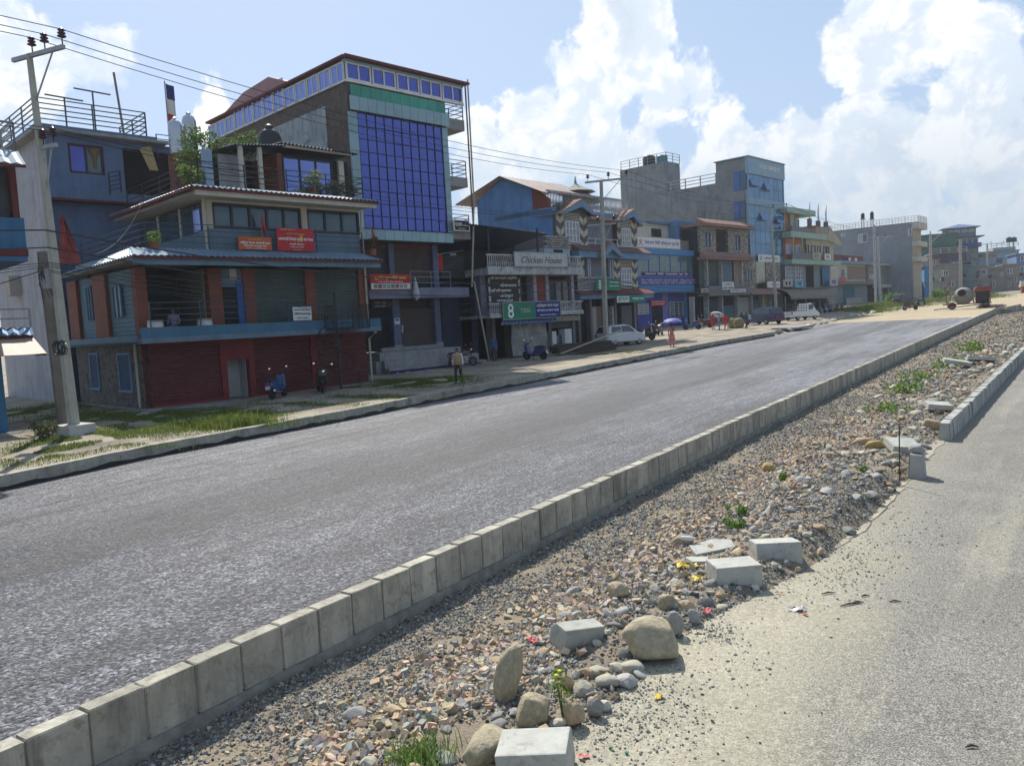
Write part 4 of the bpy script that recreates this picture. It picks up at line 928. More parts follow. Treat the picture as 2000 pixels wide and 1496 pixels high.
h2.box('roof_slab', -.5, X2 + 1.2, -.55, 11, zp, zp + .14, GREYC); h2.box('roof_parapet', -.45, X2 + .6, -.5, -.3, zp + .143, zT, VIOB); h2.box('side_parapet', -.45, -.25, -.298, 11, zp + .143, zT, VIOB)
railing(h2, [(-.4, 10, zT), (-.4, -.4, zT), (X2 + .2, -.4, zT), (X2 + .2, 3, zT)], 1.15, 5, 2.2, RAILM, .03)
railing(h2, [(X2 + .7, -.3, zT - .9), (X2 + 2.6, -.3, zT - .9)], 1.1, 5, 1.2, RAILM, .025)
for px, py in ((180, 178), (125, 190)):
    a, zz = h2.uz(px, py, -.4); MB().tube([(a, -.4, zT), (a, -.4, zz)], .04, 5).tube([(a - .8, -.4, zz), (a + .8, -.4, zz - .05)], .04, 5).build('roof_frame_post', RAILM, h2.e)
a, zz = h2.uz(222, 142, 1.0); MB().tube([(a + .25, 1, zT), (a, 1, zz)], .06, 6).build('roof_pole', M('weathered_wood', (.2, .17, .15), .9), h2.e)
MB().quad((h2.x(268, 300), -.3, h2.z(268, 292)), (h2.x(290, 290), -.3, h2.z(290, 288)), (h2.x(300, 335), -.6, h2.z(300, 338)), (h2.x(283, 335), -.6, h2.z(283, 337))).build('hanging_cloth', M('yellow_cloth', (.34, .27, .13), .9, .3, 6), h2.e, fix=False)
railing(h2, [(h2.x(214, 360, -1), -1, h2.z(214, 380, -1)), (h2.x(235, 355, -1), -1, h2.z(235, 376, -1))], 1.0, 5, 1.0, BLK, .03, name='stair_gate')
h2.box('ac_box', -.55, -.04, 6.2, 7.2, h2.vz(20, 582, 0)[1], h2.vz(20, 545, 0)[1], M('beige_box', (.36, .33, .28), .8, .15))
# tall flag with tiers on the roof
xx, zz = h2.uz(328, 240, 3); t = h2.thing('tall_flag', xx, 3, zz - 1.5, 'tall narrow blue, white and red flag on the roof', 'flag')
hh = h2.z(328, 160, 3) - zz + 1.5; MB().tube([(0, 0, 0), (0, 0, hh)], .035, 5).build('staff', STEEL, t)
for k, mt in enumerate((M('flag_blue', (.03, .04, .15), .8), M('flag_white', (.6, .55, .5), .8), M('flag_red', (.4, .03, .04), .8))):
    z1 = hh - .1 - k * .8; MB().grid(lambda u, v: (.05 + .42 * u, .06 * math.sin(u * 5 + k), z1 - .8 * v - .12 * u), 4, 2).build('cloth', mt, t, fix=False)
for px, nm in ((345, 'left'), (373, 'right')):
    xx, zz = h1.uz(px, 290, 6.0); r = (h1.x(px + 13, 280, 6) - h1.x(px - 13, 280, 6)) / 2; tank(h1.world(xx, 6.0, zz - .3), r, h1.z(px, 222 if nm == 'right' else 232, 6) - zz + .3, f'round steel water tank on the roof, {nm} one of the pair', TANKST, 'steel water tanks')
    h1.box('tank_stand', xx - r, xx + r, 6.0 - r, 6.0 + r, ztop, zz - .3, M('tank_stand_brick', (.2, .08, .05), .9))
xx, zz = h1.uz(528, 290, 5.2); tank(h1.world(xx, 5.2, ztop + 1.0), .6, h1.z(528, 247, 5.2) - ztop - 1.0, 'black plastic water tank beside the grey cement wall', TANKBLK); h1.box('tank_plinth', xx - .6, xx + .6, 4.6, 5.8, ztop, ztop + 1.0, GREYC)
# climbing plants on the roof
def shrub(b, pts, n, size, label, name='roof_plant', col=(.07, .13, .03), pot=None):
    P_ = [(b.uz(px, py, y)[0], y, b.uz(px, py, y)[1], r) for px, py, y, r in pts]; x0, y0, z0, _ = P_[0]; zb = ztop
    t = b.thing(name, x0, y0, zb, label, 'plant'); P_ = [(x - x0, y - y0, z - zb, r) for x, y, z, r in P_]
    mb = MB(); [mb.tube([(random.uniform(-.1, .1), 0, 0), (p[0] * .5, p[1] * .5, p[2] * .6), p[:3]], [.03, .02, .008], 4) for p in P_]; mb.build('stem', M('plant_stem', (.08, .06, .035), .9), t)
    leaf_cloud('foliage', P_, n, size, LEAF, t, col=col)
    if pot: MB().lathe([(.2, -.0), (.28, .35), (.3, .35)], n=10).build('pot', M('clay_pot', (.25, .09, .05), .9), t)
    return t
shrub(h1, [(385, 290, 3.2, .65), (370, 275, 3.2, .5), (410, 275, 3.2, .5), (440, 288, 3.2, .5), (470, 282, 3.2, .55), (490, 270, 3.2, .4), (382, 260, 3.2, .35), (362, 312, 3, .5), (420, 302, 3.2, .5), (392, 320, 3.1, .5), (455, 300, 3.2, .5), (485, 298, 3.2, .4)], 2600, .075, 'leafy creeper over the roof trellis beside the steel tanks')
shrub(h1, [(375, 345, .8, .5), (360, 335, .8, .35), (390, 350, .8, .35)], 700, .07, 'small bush at the corner of the roof railing', col=(.1, .16, .04))
shrub(h1, [(607, 358, .3, .4), (615, 345, .3, .35), (600, 372, .3, .3), (622, 365, .3, .3)], 800, .06, 'pale flowering bush on the roof terrace', col=(.12, .17, .06), pot=1)
shrub(h1, [(650, 366, .3, .35), (672, 370, .3, .35), (635, 372, .3, .3), (690, 374, .3, .25)], 900, .05, 'row of dark potted greenery at the roof edge', col=(.04, .06, .03))
p = h1.world(h1.x(728, 500, -.5), -.5, zf2 - .1); t = empty('potted_plant', p, h1.rz, 'straggly potted plant under the red pennant', 'plant'); MB().lathe([(.15, 0), (.2, .3)], n=10).build('pot', M('clay_pot', (.25, .09, .05)), t); leaf_cloud('foliage', [(0, 0, .55, .3), (.15, 0, .75, .2)], 220, .06, LEAF, t, col=(.05, .06, .03))
p = h1.world(xe0 + 1.2, -.3, zf2 - .1); t = empty('potted_plant', p, h1.rz, 'bright green potted plant at the corner of the second-floor terrace', 'plant'); MB().lathe([(.15, 0), (.2, .3)], n=10).build('pot', M('clay_pot', (.25, .09, .05)), t); leaf_cloud('foliage', [(0, 0, .5, .3)], 300, .06, LEAF, t, col=(.12, .2, .05))
# red net cloth hanging between the pole and the house
a = h1.world(h1.x(120, 420, 2.0), 2.0, h1.z(120, 418, 2.0)); t = empty('red_net_cloth', a, h1.rz, 'red net cloth hanging beside the concrete pole', 'cloth'); MB().grid(lambda u, v: ((u - .3) * (.06 + .75 * v), .12 * math.sin(u * 9 + v * 4), -1.9 * v), 6, 8).build('cloth', M('red_net', (.35, .08, .07), .9, .3, 8), t, fix=False)

# ================================================================ house at the left edge
h3 = Bld('porch_house', 'blue house at the left edge with a tin porch roof on a blue pillar', 17, 842, .72, 10)
BLUEP = M('deep_blue_paint', (.05, .15, .27), .8, .2, 1.0, .12, 30, streak=.3)
def zz3(px, py, y=0): return h3.z(px, py, y)
h3.box('pillar', -.75, 0, 0, .4, 0, zz3(10, 660), BLUEP)
h3.box('floor_slab', -8, h3.x(95, 835, .0) , -.6, 3.0, -.25, -.02, GREYC); h3.box('floor_step', -8, .9, -1.3, -.602, -.35, -.12, GREYC)
xq = h3.x(90, 695, -.9); corr = [(-9, -1.0, zz3(20, 694, -1)), (xq, -1.0, zz3(20, 694, -1)), (h3.x(66, 662, .2), .2, zz3(20, 662, .2)), (-9, .2, zz3(20, 662, .2))]
corr_roof(h3, corr, 4, .012, M('tan_tin', (.40, .31, .24), .6, .2, 1, .1)); h3.box('porch_side', xq - .05, xq + .02, -.95, .2, zz3(20, 698, -1), zz3(20, 694, -1), MAROON)
h3.box('first_slab', -9, h3.x(64, 655, .2), .2, 5, zz3(30, 664, .2), zz3(30, 655, .2), MAROON); corr_roof(h3, [(-9, .1, zz3(30, 655, .1)), (h3.x(66, 655, .1), .1, zz3(30, 655, .1)), (h3.x(62, 638, .6), .6, zz3(30, 640, .6)), (-9, .6, zz3(30, 640, .6))], 30, .03, M('blue_tile_tin', (.09, .18, .3), .5, .2, metal=.2))
railing(h3, [(-9, .8, zz3(30, 641, .8)), (h3.x(60, 641, .8), .8, zz3(30, 641, .8))], zz3(30, 604, .8) - zz3(30, 641, .8), 2, 1.2, STEEL, .035)
xu = h3.x(50, 460, .3); h3.box('upper_wall', -9, xu, .3, 5, zz3(20, 487, .3), zz3(20, 425, .3), BLUEP); h3.box('upper_slab', -9, h3.x(55, 488, .1), .1, 5, zz3(20, 500, .1), zz3(20, 486, .1), MAROON); h3.box('upper_slab_band', -9, h3.x(53, 488, .12), .14, 5, zz3(20, 510, .14), zz3(20, 500, .14) - .004, BLUEP)
h3.box('upper_post', xu - .3, xu - .1, .32, 1, zz3(20, 425, .3), zz3(20, 318, .3), MAROON); h3.box('upper_glazing', -9, xu - .3, .7, .8, zz3(20, 425, .3), zz3(20, 322, .3), M('dark_grey_panel', (.06, .08, .085), .5, .3))
h3.box('upper_core', -9, xu - .2, 1.01, 5, zz3(20, 424, .3), zz3(20, 320, .3), DARKIN)
corr_roof(h3, [(-9, -.9, zz3(20, 318, -.9)), (h3.x(50, 318, -.9), -.9, zz3(20, 318, -.9)), (h3.x(35, 296, .6), .6, zz3(20, 294, .6)), (-9, .6, zz3(20, 294, .6))], 30, .03, CORRUG); h3.box('eave_edge', -9, h3.x(50, 320, -.9), -.92, -.82, zz3(20, 325, -.9), zz3(20, 318, -.9) - .03, MAROON)
railing(h3, [(-9, .8, zz3(20, 296, .8)), (h3.x(30, 296, .8), .8, zz3(20, 296, .8)), (h3.x(30, 296, .8), 4, zz3(20, 296, .8))], 1.0, 3, 1.5, STEEL, .03)
h3.box('back_room', -9, -1.2, 3, 5, 0, zz3(30, 664, .2), DARKIN); h3.box('side_return', -.4, -.1, 2.6, 5.0, 0, zz3(30, 664, .2), M('dark_brick', (.05, .04, .035), .9, .3))
# ================================================================ tall building with the blue glass curtain wall
ALU = M('silver_teal_panel', (.22, .33, .36), .45, .12, 1.0, .04, 20, metal=.3, spec=.5, rnd=.1); GREENP = M('green_panel', (.05, .26, .19), .45, .15, 1.0, .04, metal=.2, rnd=.12)
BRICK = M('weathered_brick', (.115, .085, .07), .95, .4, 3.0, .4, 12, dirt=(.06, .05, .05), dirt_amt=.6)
GREYSH = M('brown_shutter', (.085, .065, .06), .6, .2, 1, .05, streak=.2); SLATEP = M('slate_blue_pillar', (.11, .13, .20), .8, .2, 1, .1, streak=.2)
h4 = Bld('glass_front_building', 'tall building with a blue glass curtain wall and a glazed penthouse', 751, 730, .68, 10, 'building', 1.5)
OV = -1.2; zpl = h4.z(779, 684)
gx0, gx1 = h4.x(713, 447, OV), h4.x(874, 453, OV); gz0 = h4.z(790, 450, OV); gz1 = h4.z(770, 233, OV)
zb0 = h4.z(790, 471, OV); xl, xr = gx0 - .55, h4.x(886, 470, OV); zg1 = h4.z(780, 181, OV); zg0 = h4.z(780, 207, OV); zg_1 = gz1
D4 = 15
h4.box('body', xl + .05, xr - .05, OV + .12, D4, zb0 + .02, zg1, BRICK)
nx, nz = 10, 9; cw = (gx1 - gx0) / nx; ch = (gz1 - gz0) / nz
mul = MB()
for i in range(nx + 1): mul.box(gx0 + i * cw - .016, gx0 + i * cw + .016, OV - .025, OV + .1, gz0, gz1)
for j in range(nz + 1):
    for i in range(nx): mul.box(gx0 + i * cw + .025, gx0 + (i + 1) * cw - .025, OV - .015, OV + .1, gz0 + j * ch - .018, gz0 + j * ch + .018)
cwall = mul.build('curtain_wall', M('mullion', (.02, .025, .07), .6, .2), h4.e)
pm = MB().box(0, cw - .03, 0, .02, 0, ch - .03).build('pane', GL_BLUE, cwall); pm.location = (gx0 + .015, OV + .02, gz0 + .015)
for i in range(nx):
    for j in range(nz):
        if i or j: o = link('pane', pm.data, cwall); o.location = (gx0 + i * cw + .015, OV + .02, gz0 + j * ch + .015); o.rotation_euler = (random.uniform(-.012, .012), 0, random.uniform(-.012, .012))
def panels(b, x0, x1, z0, z1, y, n, mat, name, gap=.02):
    w = (x1 - x0) / n
    for i in range(n): b.box(name, x0 + i * w + gap / 2, x0 + (i + 1) * w - gap / 2, y, y + .05, z0 + gap / 2, z1 - gap / 2, mat)
panels(h4, xl, xr, zb0, gz0 - .03, OV, 11, ALU, 'base_panel'); panels(h4, xl, xr, gz1 + .05, zg0, OV - .2, 12, ALU, 'head_panel'); panels(h4, xl + .15, xr - .1, zg0, zg1 - .1, OV - .08, 10, GREENP, 'green_panel')
for a, c in ((xl, gx0 - .03), (gx1 + .03, xr)):
    for k in range(6): z0 = gz0 + (gz1 - gz0) * k / 6; h4.box('pilaster_panel', a, c, OV - .03, OV + .1, z0 + .01, z0 + (gz1 - gz0) / 6 - .01, ALU)
h4.box('side_cement', xl + .0, xl + .04, 1.0, 9.0, zb0, h4.vz(640, 205, xl)[1], M('rough_cement', (.31, .34, .35), .95, .25, .8, .3, 10, streak=.4, dirt=(.1, .12, .13), dirt_amt=.7))
# penthouse: glazed strip all round under a maroon roof edge
zp_0 = zg1 + .02; zp_1 = h4.z(680, 116, OV) ; xpr = h4.x(905, 190, OV)
h4.box('penthouse_core', xl + .2, xr, OV + .3, D4 - .2, zp_0, zp_1 - .1, M('penthouse_wall', (.3, .3, .34), .8))
n = 5; w = (xpr - xl) / n
for i in range(n):
    a = xl + i * w; window(h4, a + .05, a + w - .05, zp_0 + .12, zp_1 - .14, OV + .05, WHT, GL_BLUE, 2, 1, .075)
h4.box('penthouse_sill', xl - .05, xpr, OV - .02, OV + .2, zp_0, zp_0 + .11, WHT); h4.box('penthouse_head', xl - .05, xpr, OV - .02, OV + .2, zp_1 - .14, zp_1, ALU)
h4.box('roof_edge', xl - .2, xpr + .25, OV - .35, OV - .1, zp_1, zp_1 + .14, MAROON)
for k in range(13):
    d0 = OV + .15 + k * (D4 - OV) / 13; d1 = d0 + (D4 - OV) / 13 - .08; tall = 5 <= k <= 9; zt = zp_1 + (.7 if tall else 0) - .1
    f = MB().box(xl - .06, xl + .02, d0, d0 + .09, zp_0, zt).box(xl - .06, xl + .02, d1 - .09, d1, zp_0, zt).box(xl - .06, xl + .02, d0 + .09, d1 - .09, zp_0, zp_0 + .1).box(xl - .06, xl + .02, d0 + .09, d1 - .09, zt - .1, zt).build('side_window', WHT, h4.e)
    MB().box(xl - .03, xl - .01, d0 + .09, (d0 + d1) / 2 - .03, zp_0 + .1, zt - .1).build('pane', GL_SKY, f); MB().box(xl - .03, xl - .01, (d0 + d1) / 2 + .03, d1 - .09, zp_0 + .1, zt - .1).build('pane', GL_SKY, f); MB().box(xl - .05, xl + .01, (d0 + d1) / 2 - .03, (d0 + d1) / 2 + .03, zp_0 + .1, zt - .1).build('mullion', WHT, f)
MB().prism([(xl - .25, zp_1 + .02), (xpr + .2, zp_1 + .02), (xpr + .2, zp_1 + .2), (xl - .25, zp_1 + .14)], 'y', OV - .1, D4).build('roof', MAROON, h4.e)
yb, zb = h4.vz(520, 150, xl); mb = MB().prism([(4.5, zp_1 + .2), (12.5, zp_1 + .2), (9.8, zp_1 + .85), (6.6, zp_1 + 1.0)], 'x', xl - .1, xl + 5); mb.build('roof_lantern', M('pink_tin', (.32, .17, .17), .7, .2, 1, .1), h4.e)
# balconies on the far end
for q0, q1 in (((877, 250), (913, 236)), ((880, 362), (910, 347)), ((884, 466), (912, 452))):
    z0, z1 = h4.z(q0[0], q0[1], OV), h4.z(q1[0], q1[1], OV); h4.box('end_balcony', xr, xr + 1.5, OV + .1, 4, z0, z1, GREYC); railing(h4, [(xr + .02, OV + .15, z1), (xr + 1.45, OV + .15, z1), (xr + 1.45, 4, z1)], 1.0, 4, 1.2, M('violet_rail', (.12, .08, .13), .6), .025)
MB().tube([(xpr + .1, OV - .1, zp_1), (xpr + .12, OV - .1, zb0)], .05, 6).build('corner_pipe', M('maroon_pipe', (.12, .06, .07), .6), h4.e)
# first floor and ground floor behind the overhang
zcan0, zcan1 = h4.z(820, 582, OV), h4.z(820, 562, OV)
xw0, xw1 = -1.0, h4.x(862, 600)
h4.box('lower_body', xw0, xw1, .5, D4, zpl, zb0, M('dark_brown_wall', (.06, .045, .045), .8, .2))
for a, c in ((760, 770), (846, 856)): h4.box('pillar', h4.x(a, 510), h4.x(c, 510), 0, .5, zcan1, zb0, SLATEP)
shutter(h4, h4.x(770, 510), h4.x(846, 510), zcan1 + .4, zb0 - .3, .3, GREYSH); shutter(h4, xw0, h4.x(760, 510), zcan1 + .4, zb0 - .3, .3, GREYSH); h4.box('shutter_box', xw0, h4.x(846, 510), .15, .4, zb0 - .3, zb0, M('maroon_box', (.13, .04, .04), .7))
h4.box('canopy', h4.x(722, 570, OV), h4.x(916, 570, OV), OV, .49, zcan0, zcan1, M('slate_canopy', (.17, .18, .24), .7, .2, 1, .1, streak=.3)); railing(h4, [(h4.x(803, 555, -.3), -.3, zcan1), (h4.x(880, 555, -.3), -.3, zcan1)], 1.0, 3, 1.5, STEEL, .02)
for a, c in ((768, 782), (850, 861)): h4.box('pillar', h4.x(a, 640), h4.x(c, 640), -.05, .5, zpl + .3, zcan0, SLATEP); h4.box('pillar_base', h4.x(a, 640) - .05, h4.x(c, 640) + .05, -.1, .5, zpl, zpl + .3, GREYC)
shutter(h4, h4.x(782, 640), h4.x(850, 640), zpl + .2, zcan0 - .5, .3, GREYSH); h4.box('shop_interior', xw0 + .3, h4.x(768, 640), .35, .45, zpl, zcan0, DARKIN)
h4.box('sill', h4.x(741, 680), h4.x(862, 680), -.2, .5, zpl - .02, zpl + .18, GREYC)
MB().tube([(h4.x(785, 650), -.05, h4.z(785, 650)), (h4.x(785, 635), -.05, h4.z(785, 635))], .04, 6).build('door_handle', WHT, h4.e)
zg4 = -.35
h4.box('plinth', h4.x(742, 700, -1.4), h4.x(900, 690, -1.4), -1.4, .5, zg4, zpl - .03, GREYC)
h4.box('step', h4.x(752, 715, -1.9), h4.x(935, 700, -1.9), -1.9, -1.41, zg4, zpl * .6, GREYC); h4.box('step', h4.x(760, 715, -2.4), h4.x(950, 700, -2.4), -2.4, -1.91, zg4, zpl * .25, GREYC)
h4.box('plinth_block', h4.x(733, 720, -1.5), h4.x(752, 720, -1.5), -1.6, .4, zg4, zpl - .5, GREYC)
rsign(h4, 721, 536, 801, 566, OV - .05, RED, 'red shop sign with yellow script over a row of product pictures', [('सुजित सुन चाँदी पसल', .5, .76, .8, .3, INKY), ('Sujit Gold & Silver Jewellers', .5, .53, .6, .09, INKW)], name='shop_sign')
sg = bpy.data.objects[[o.name for o in bpy.data.objects if o.get('label', '').startswith('red shop sign with yellow')][0]]
W_ = h4.x(801, 566, OV) - h4.x(721, 536, OV); H_ = h4.z(721, 536, OV) - h4.z(801, 566, OV)
MB().box(.03, W_ - .03, -.075, -.06, .04, H_ * .42).build('picture_strip', WHT, sg)
for i in range(8): MB().box(.2 + i * (W_ - .4) / 8, .2 + (i + .82) * (W_ - .4) / 8, -.085, -.0752, .1, H_ * .38).build('product_picture', M(f'product_{i % 4}', [(.1, .22, .16), (.3, .08, .08), (.2, .3, .25), (.38, .25, .2)][i % 4], .6, .5, 12), sg)
rsign(h4, 724, 588, 766, 601, .0, M('dark_sign', (.05, .04, .04), .6), 'dark signboard with brass script above the jewellery shop door', [('गहना गृह', .4, .62, .55, .5, M('brass_letters', (.3, .24, .13), .5, metal=.3)), ('JEWELLERS', .4, .2, .5, .2, WHT)], name='shop_sign')
sign(h4, h4.x(760, 712, -2.42), h4.x(940, 696, -2.42), zg4 + .06, zg4 + .52, -2.42, M('navy_cloth', (.02, .025, .09), .8), 'long navy banner with white script along the entrance steps', [('नयाँ सुनचाँदी पसल  आधुनिक गहना   सम्पर्क र ठेगाना लेखनाथ पोखरा', .5, .5, .94, .5, INKW)], name='long_banner', th=.02, cat='banner')
rsign(h4, 770, 622, 781, 633, -.08, WHT, 'small blue and white plate on the slate pillar', [('●', .5, .72, .7, .4, M('plate_blue', (.03, .12, .5), .6))], name='wall_plate', th=.02)
rsign(h4, 886, 431, 915, 451, OV - .3, INKK, 'black Queen Bee signboard at the balcony end with white letters', [('QUEEN BEE', .5, .6, .88, .42, INKW), ('Ladies Tailors', .5, .2, .5, .1, INKW)], frame=WHT, name='signboard')
# furled white sunshade
p = h4.world(h4.x(812, 580, OV - .2), OV - .25, h4.z(812, 584, OV - .2)); t = empty('furled_umbrella', p, h4.rz, 'furled white sunshade hanging from the slate canopy', 'umbrella'); MB().lathe([(.03, -.1), (.22, .1), (.2, .3), (.12, .8), (.02, 1.25)], n=8).build('canopy', M('dirty_white_cloth', (.42, .42, .43), .9, .2, 5), t); MB().tube([(0, 0, -.3), (0, 0, 1.35)], .02, 5).build('shaft', BLK, t)
# washing on a line
p = h4.world(h4.x(856, 497, 0), .3, h4.z(856, 497, 0)); t = empty('washing_line', p, h4.rz, 'washing line with red, navy and grey cloths below the balcony end', 'washing'); MB().tube([(0, 0, 0), (2.4, 0, .35)], .012, 4).build('line', WHT, t)
for k, mt in enumerate((RED, M('navy_cloth', (.02, .025, .09)), M('grey_cloth', (.28, .27, .24), .9))): MB().grid(lambda u, v: (.1 + k * .55 + .5 * u, .03 * math.sin(u * 6), .02 + k * .06 - .95 * v), 3, 3).build('cloth', mt, t, fix=False)
# bamboo pole leaning up the end of the building
a = h4.world(xr + 1.6, OV - .3, zp_1 + .3); c = h4.world(xr + .9, OV - .4, zcan1); d = h4.world(xr + 1.9, OV - .5, 0)
MB2 = MB().tube([Vector(a - c), Vector((h4.world(xr + 1.55, OV - .3, zb0 + 2.5) - c)), Vector((0, 0, 0))], [.05, .055, .06], 6); o = MB2.build('bamboo_pole', M('bamboo', (.36, .32, .25), .8, .2)); o.location = c; tag(o, 'long bent bamboo pole against the balcony ends of the glass building', 'pole')
o = MB().tube([(0, 0, 0), (-.9, 0, 5.0)], .055, 6).build('bamboo_pole', M('bamboo', (.36, .32, .25))); o.location = d; o.rotation_euler = (0, 0, h4.rz); tag(o, 'lower bamboo pole standing in the dark gap beside the shops', 'pole')

# ================================================================ the Chicken House block
DIRTYW = M('dirty_white', (.42, .42, .41), .85, .25, 1.5, .2, 20, streak=.5, dirt=(.09, .09, .09), dirt_amt=.8)
BLUEW = M('bright_blue_wall', (.10, .24, .48), .85, .22, .6, .15, 20, streak=.35, dirt=(.14, .22, .28), dirt_amt=.7)
h5 = Bld('chicken_shop_building', 'two-storey shop building with white balustrades and a tin terrace roof', 960, 702, .7, 12, 'building')
PB = -1.0
zs0, zs1_ = h5.z(970, 621, PB), h5.z(970, 615, PB); zr1 = h5.z(970, 592, PB); zu0, zu1 = h5.z(965, 536, PB), h5.z(965, 523, PB); zur = h5.z(965, 496, PB)
xb0, xb1 = h5.x(957, 600, PB), h5.x(1140, 600, PB); xu0, xu1 = h5.x(953, 520, PB), h5.x(1139, 510, PB); D5 = 3.9
h5.box('slab', xb0, xb1, PB, D5, zs0, zs1_, DIRTYW); h5.box('upper_slab', xu0, xu1, PB, D5, zu0, zu1, DIRTYW)
balustrade(h5, (xb0, PB + .1, zs1_), (xb1, PB + .1, zs1_), zr1 - zs1_, DIRTYW); balustrade(h5, (xu0, PB + .1, zu1), (xu1, PB + .1, zu1), zur - zu1, DIRTYW)
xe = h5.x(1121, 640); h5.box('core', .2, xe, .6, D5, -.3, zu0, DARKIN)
h5.box('first_floor_wall', -.6, h5.x(1018, 560), 0, .6, zs1_, zu0, M('violet_grey_wall', (.13, .13, .17), .85, .2))
for a, c in ((1041, 1047), (1065, 1071), (1115, 1120)): h5.box('pillar', h5.x(a, 560), h5.x(c, 560), -.05, .6, zs1_, zu0, M('pale_violet_pillar', (.3, .3, .36), .85, .15))
h5.box('red_panel', h5.x(1047, 560), h5.x(1065, 560), .05, .6, zs1_, zu0, M('brick_red_panel', (.22, .05, .04), .8, .15)); window(h5, h5.x(1072, 560), h5.x(1114, 560), zs1_ + .2, zu0 - .3, .1, M('red_brown_wood', (.14, .045, .04), .7), GL_DARK, 3, 1, .12)
# shops below
for a, c in ((960, 966), (995, 1000), (1070, 1075), (1117, 1122)): h5.box('shop_post', h5.x(a, 650), h5.x(c, 650), -.1, .5, -.3, zs0, M('post_grey', (.16, .15, .15), .85, .2))
t = h5.thing('plastic_sheet', h5.x(1002, 695, -.9), -.9, 0, 'cloudy plastic sheet hung across the middle shop stall', 'sheet'); wS = h5.x(1068, 695, -.9) - h5.x(1002, 695, -.9); hS = h5.z(1035, 632, -.9)
MB().grid(lambda u, v: (u * wS, .12 * math.sin(u * 9 + v * 4) * v * (1 - v) * 3 + .06 * math.sin(u * 23), .1 + v * (hS - .1)), 24, 14).build('sheet', M('cloudy_plastic', (.26, .26, .245), .45, .4, 1.6, .9, 3, spec=.4, dirt=(.12, .12, .11), dirt_amt=.7), t, smooth=True, fix=False)
corr_roof(h5, [(h5.x(975, 625, -1.7), -1.8, zs0 - .45), (h5.x(1085, 622, -1.7), -1.8, zs0 - .45), (h5.x(1080, 620, -.2), -.1, zs0 - .02), (h5.x(985, 620, -.2), -.1, zs0 - .02)], 16, .025, M('blue_awning_tin', (.12, .17, .27), .5, .2, metal=.2))
h5.box('shutter_box', h5.x(1082, 620, -.6), h5.x(1130, 620, -.6), -.75, -.35, h5.z(1105, 627, -.6), h5.z(1105, 617, -.6), M('tan_box', (.27, .23, .18), .8, .2))
h5.box('shop_fridge', h5.x(1078, 685, -.4), h5.x(1086, 685, -.4), -.5, .1, -.1, 1.5, WHT); h5.box('shop_cabinet', h5.x(1103, 685, -.4), h5.x(1116, 685, -.4), -.5, .1, -.1, 1.6, WHT); h5.box('shop_shelf', h5.x(1076, 650), h5.x(1117, 650), .1, .5, 1.7, 3.1, M('shop_grey', (.12, .12, .12), .8))
h5.box('shop_counter', h5.x(1086, 685, -.3), h5.x(1103, 685, -.3), -.2, .2, -.1, 1.2, GL_TEAL)
# annex in the dark gap towards the glass building
xa0 = h5.x(862, 600, 2.0); h5.box('annex_wall', xa0, -.6, 2.0, 9, -.3, h5.z(900, 545, 2), M('dark_blue_wall', (.045, .05, .085), .85, .25)); h5.box('annex_upper', xa0 - .5, xu0, 1.2, 9, h5.z(900, 545, 2), h5.z(900, 500, 1.2), M('near_black_wall', (.05, .05, .05), .9, .4)); shutter(h5, h5.x(930, 600, 1.5), -.3, 0, h5.z(930, 560, 1.5), 1.4, M('violet_shutter', (.09, .09, .15), .7, .2))  # upper annex and terrace back share one near-black wall colour
h5.box('annex_step', xa0, -.4, .8, 2.0, -.3, .25, GREYC)
# terrace roof: a big tin sheet on posts, high at the front
a = h5.xy; zA = h5.z(930, 437, -.8); zB = h5.z(1071, 456, -.8)
corr_roof(h5, [(h5.x(905, 441, -.8), -.8, zA), (h5.x(1071, 456, -.8), -.8, zB), (h5.x(1071, 456, -.8), 3.8, zB - .6), (h5.x(905, 441, -.8) - .6, 3.8, zA - 1.5)], 30, .03, M('dark_tin', (.07, .09, .13)))
for px in (954, 1050): xx = h5.x(px, 480, -.6); h5.box('roof_post', xx - .05, xx + .05, -.65, -.55, zu1, h5.z(px, 446, -.6), BLK)
h5.box('terrace_back', xu0, xu1, 3.5, 3.7, zu1, zu1 + 2.2, M('near_black_wall', (.05, .05, .05))); h5.box('terrace_door', h5.x(1015, 480, 3.8), h5.x(1042, 480, 3.8), 3.3, 3.49, zu1, zu1 + 2.3, M('dark_brown_wall', (.06, .045, .045)))
# block-work room on the terrace: pale blue below, bare blocks above
bx0, bx1 = h5.x(1063, 490, .4), h5.x(1113, 490, .4); bz0, bz1, bz2 = zu1, h5.z(1090, 485, .4), h5.z(1090, 461, .4)
h5.box('room_wall', bx0, bx1, .4, 3.4, bz0, bz1, M('pale_blue_wall', (.28, .38, .47), .85, .15)); h5.box('room_core', bx0 + .1, bx1 - .02, .5, 3.4, bz1, bz2 - .05, M('mortar_grey', (.16, .155, .15), .95)); h5.box('room_opening', h5.x(1082, 492, .38), h5.x(1099, 492, .38), .36, .4, h5.z(1090, 494, .4), h5.z(1090, 488, .4), DARKIN)
BLKM = M('block_grey', (.26, .25, .23), .95, .25, 4, .3, 20, rnd=.2); nr = 5; bh = (bz2 - bz1) / nr; blk = None
for j in range(nr):
    nb = 8; bw = (bx1 - bx0) / nb
    for i in range(nb):
        x0 = bx0 + i * bw + (bw * .5 if j % 2 else 0); 
        if x0 + bw > bx1 + .01: continue
        if blk is None: blk = MB().box(.02, bw - .02, 0, .2, .02, bh - .02).build('block', BLKM, h5.e); blk.location = (x0, .4 - .1, bz1 + j * bh)
        else: o = link('block', blk.data, h5.e); o.location = (x0, .3 + random.uniform(-.01, .01), bz1 + j * bh)
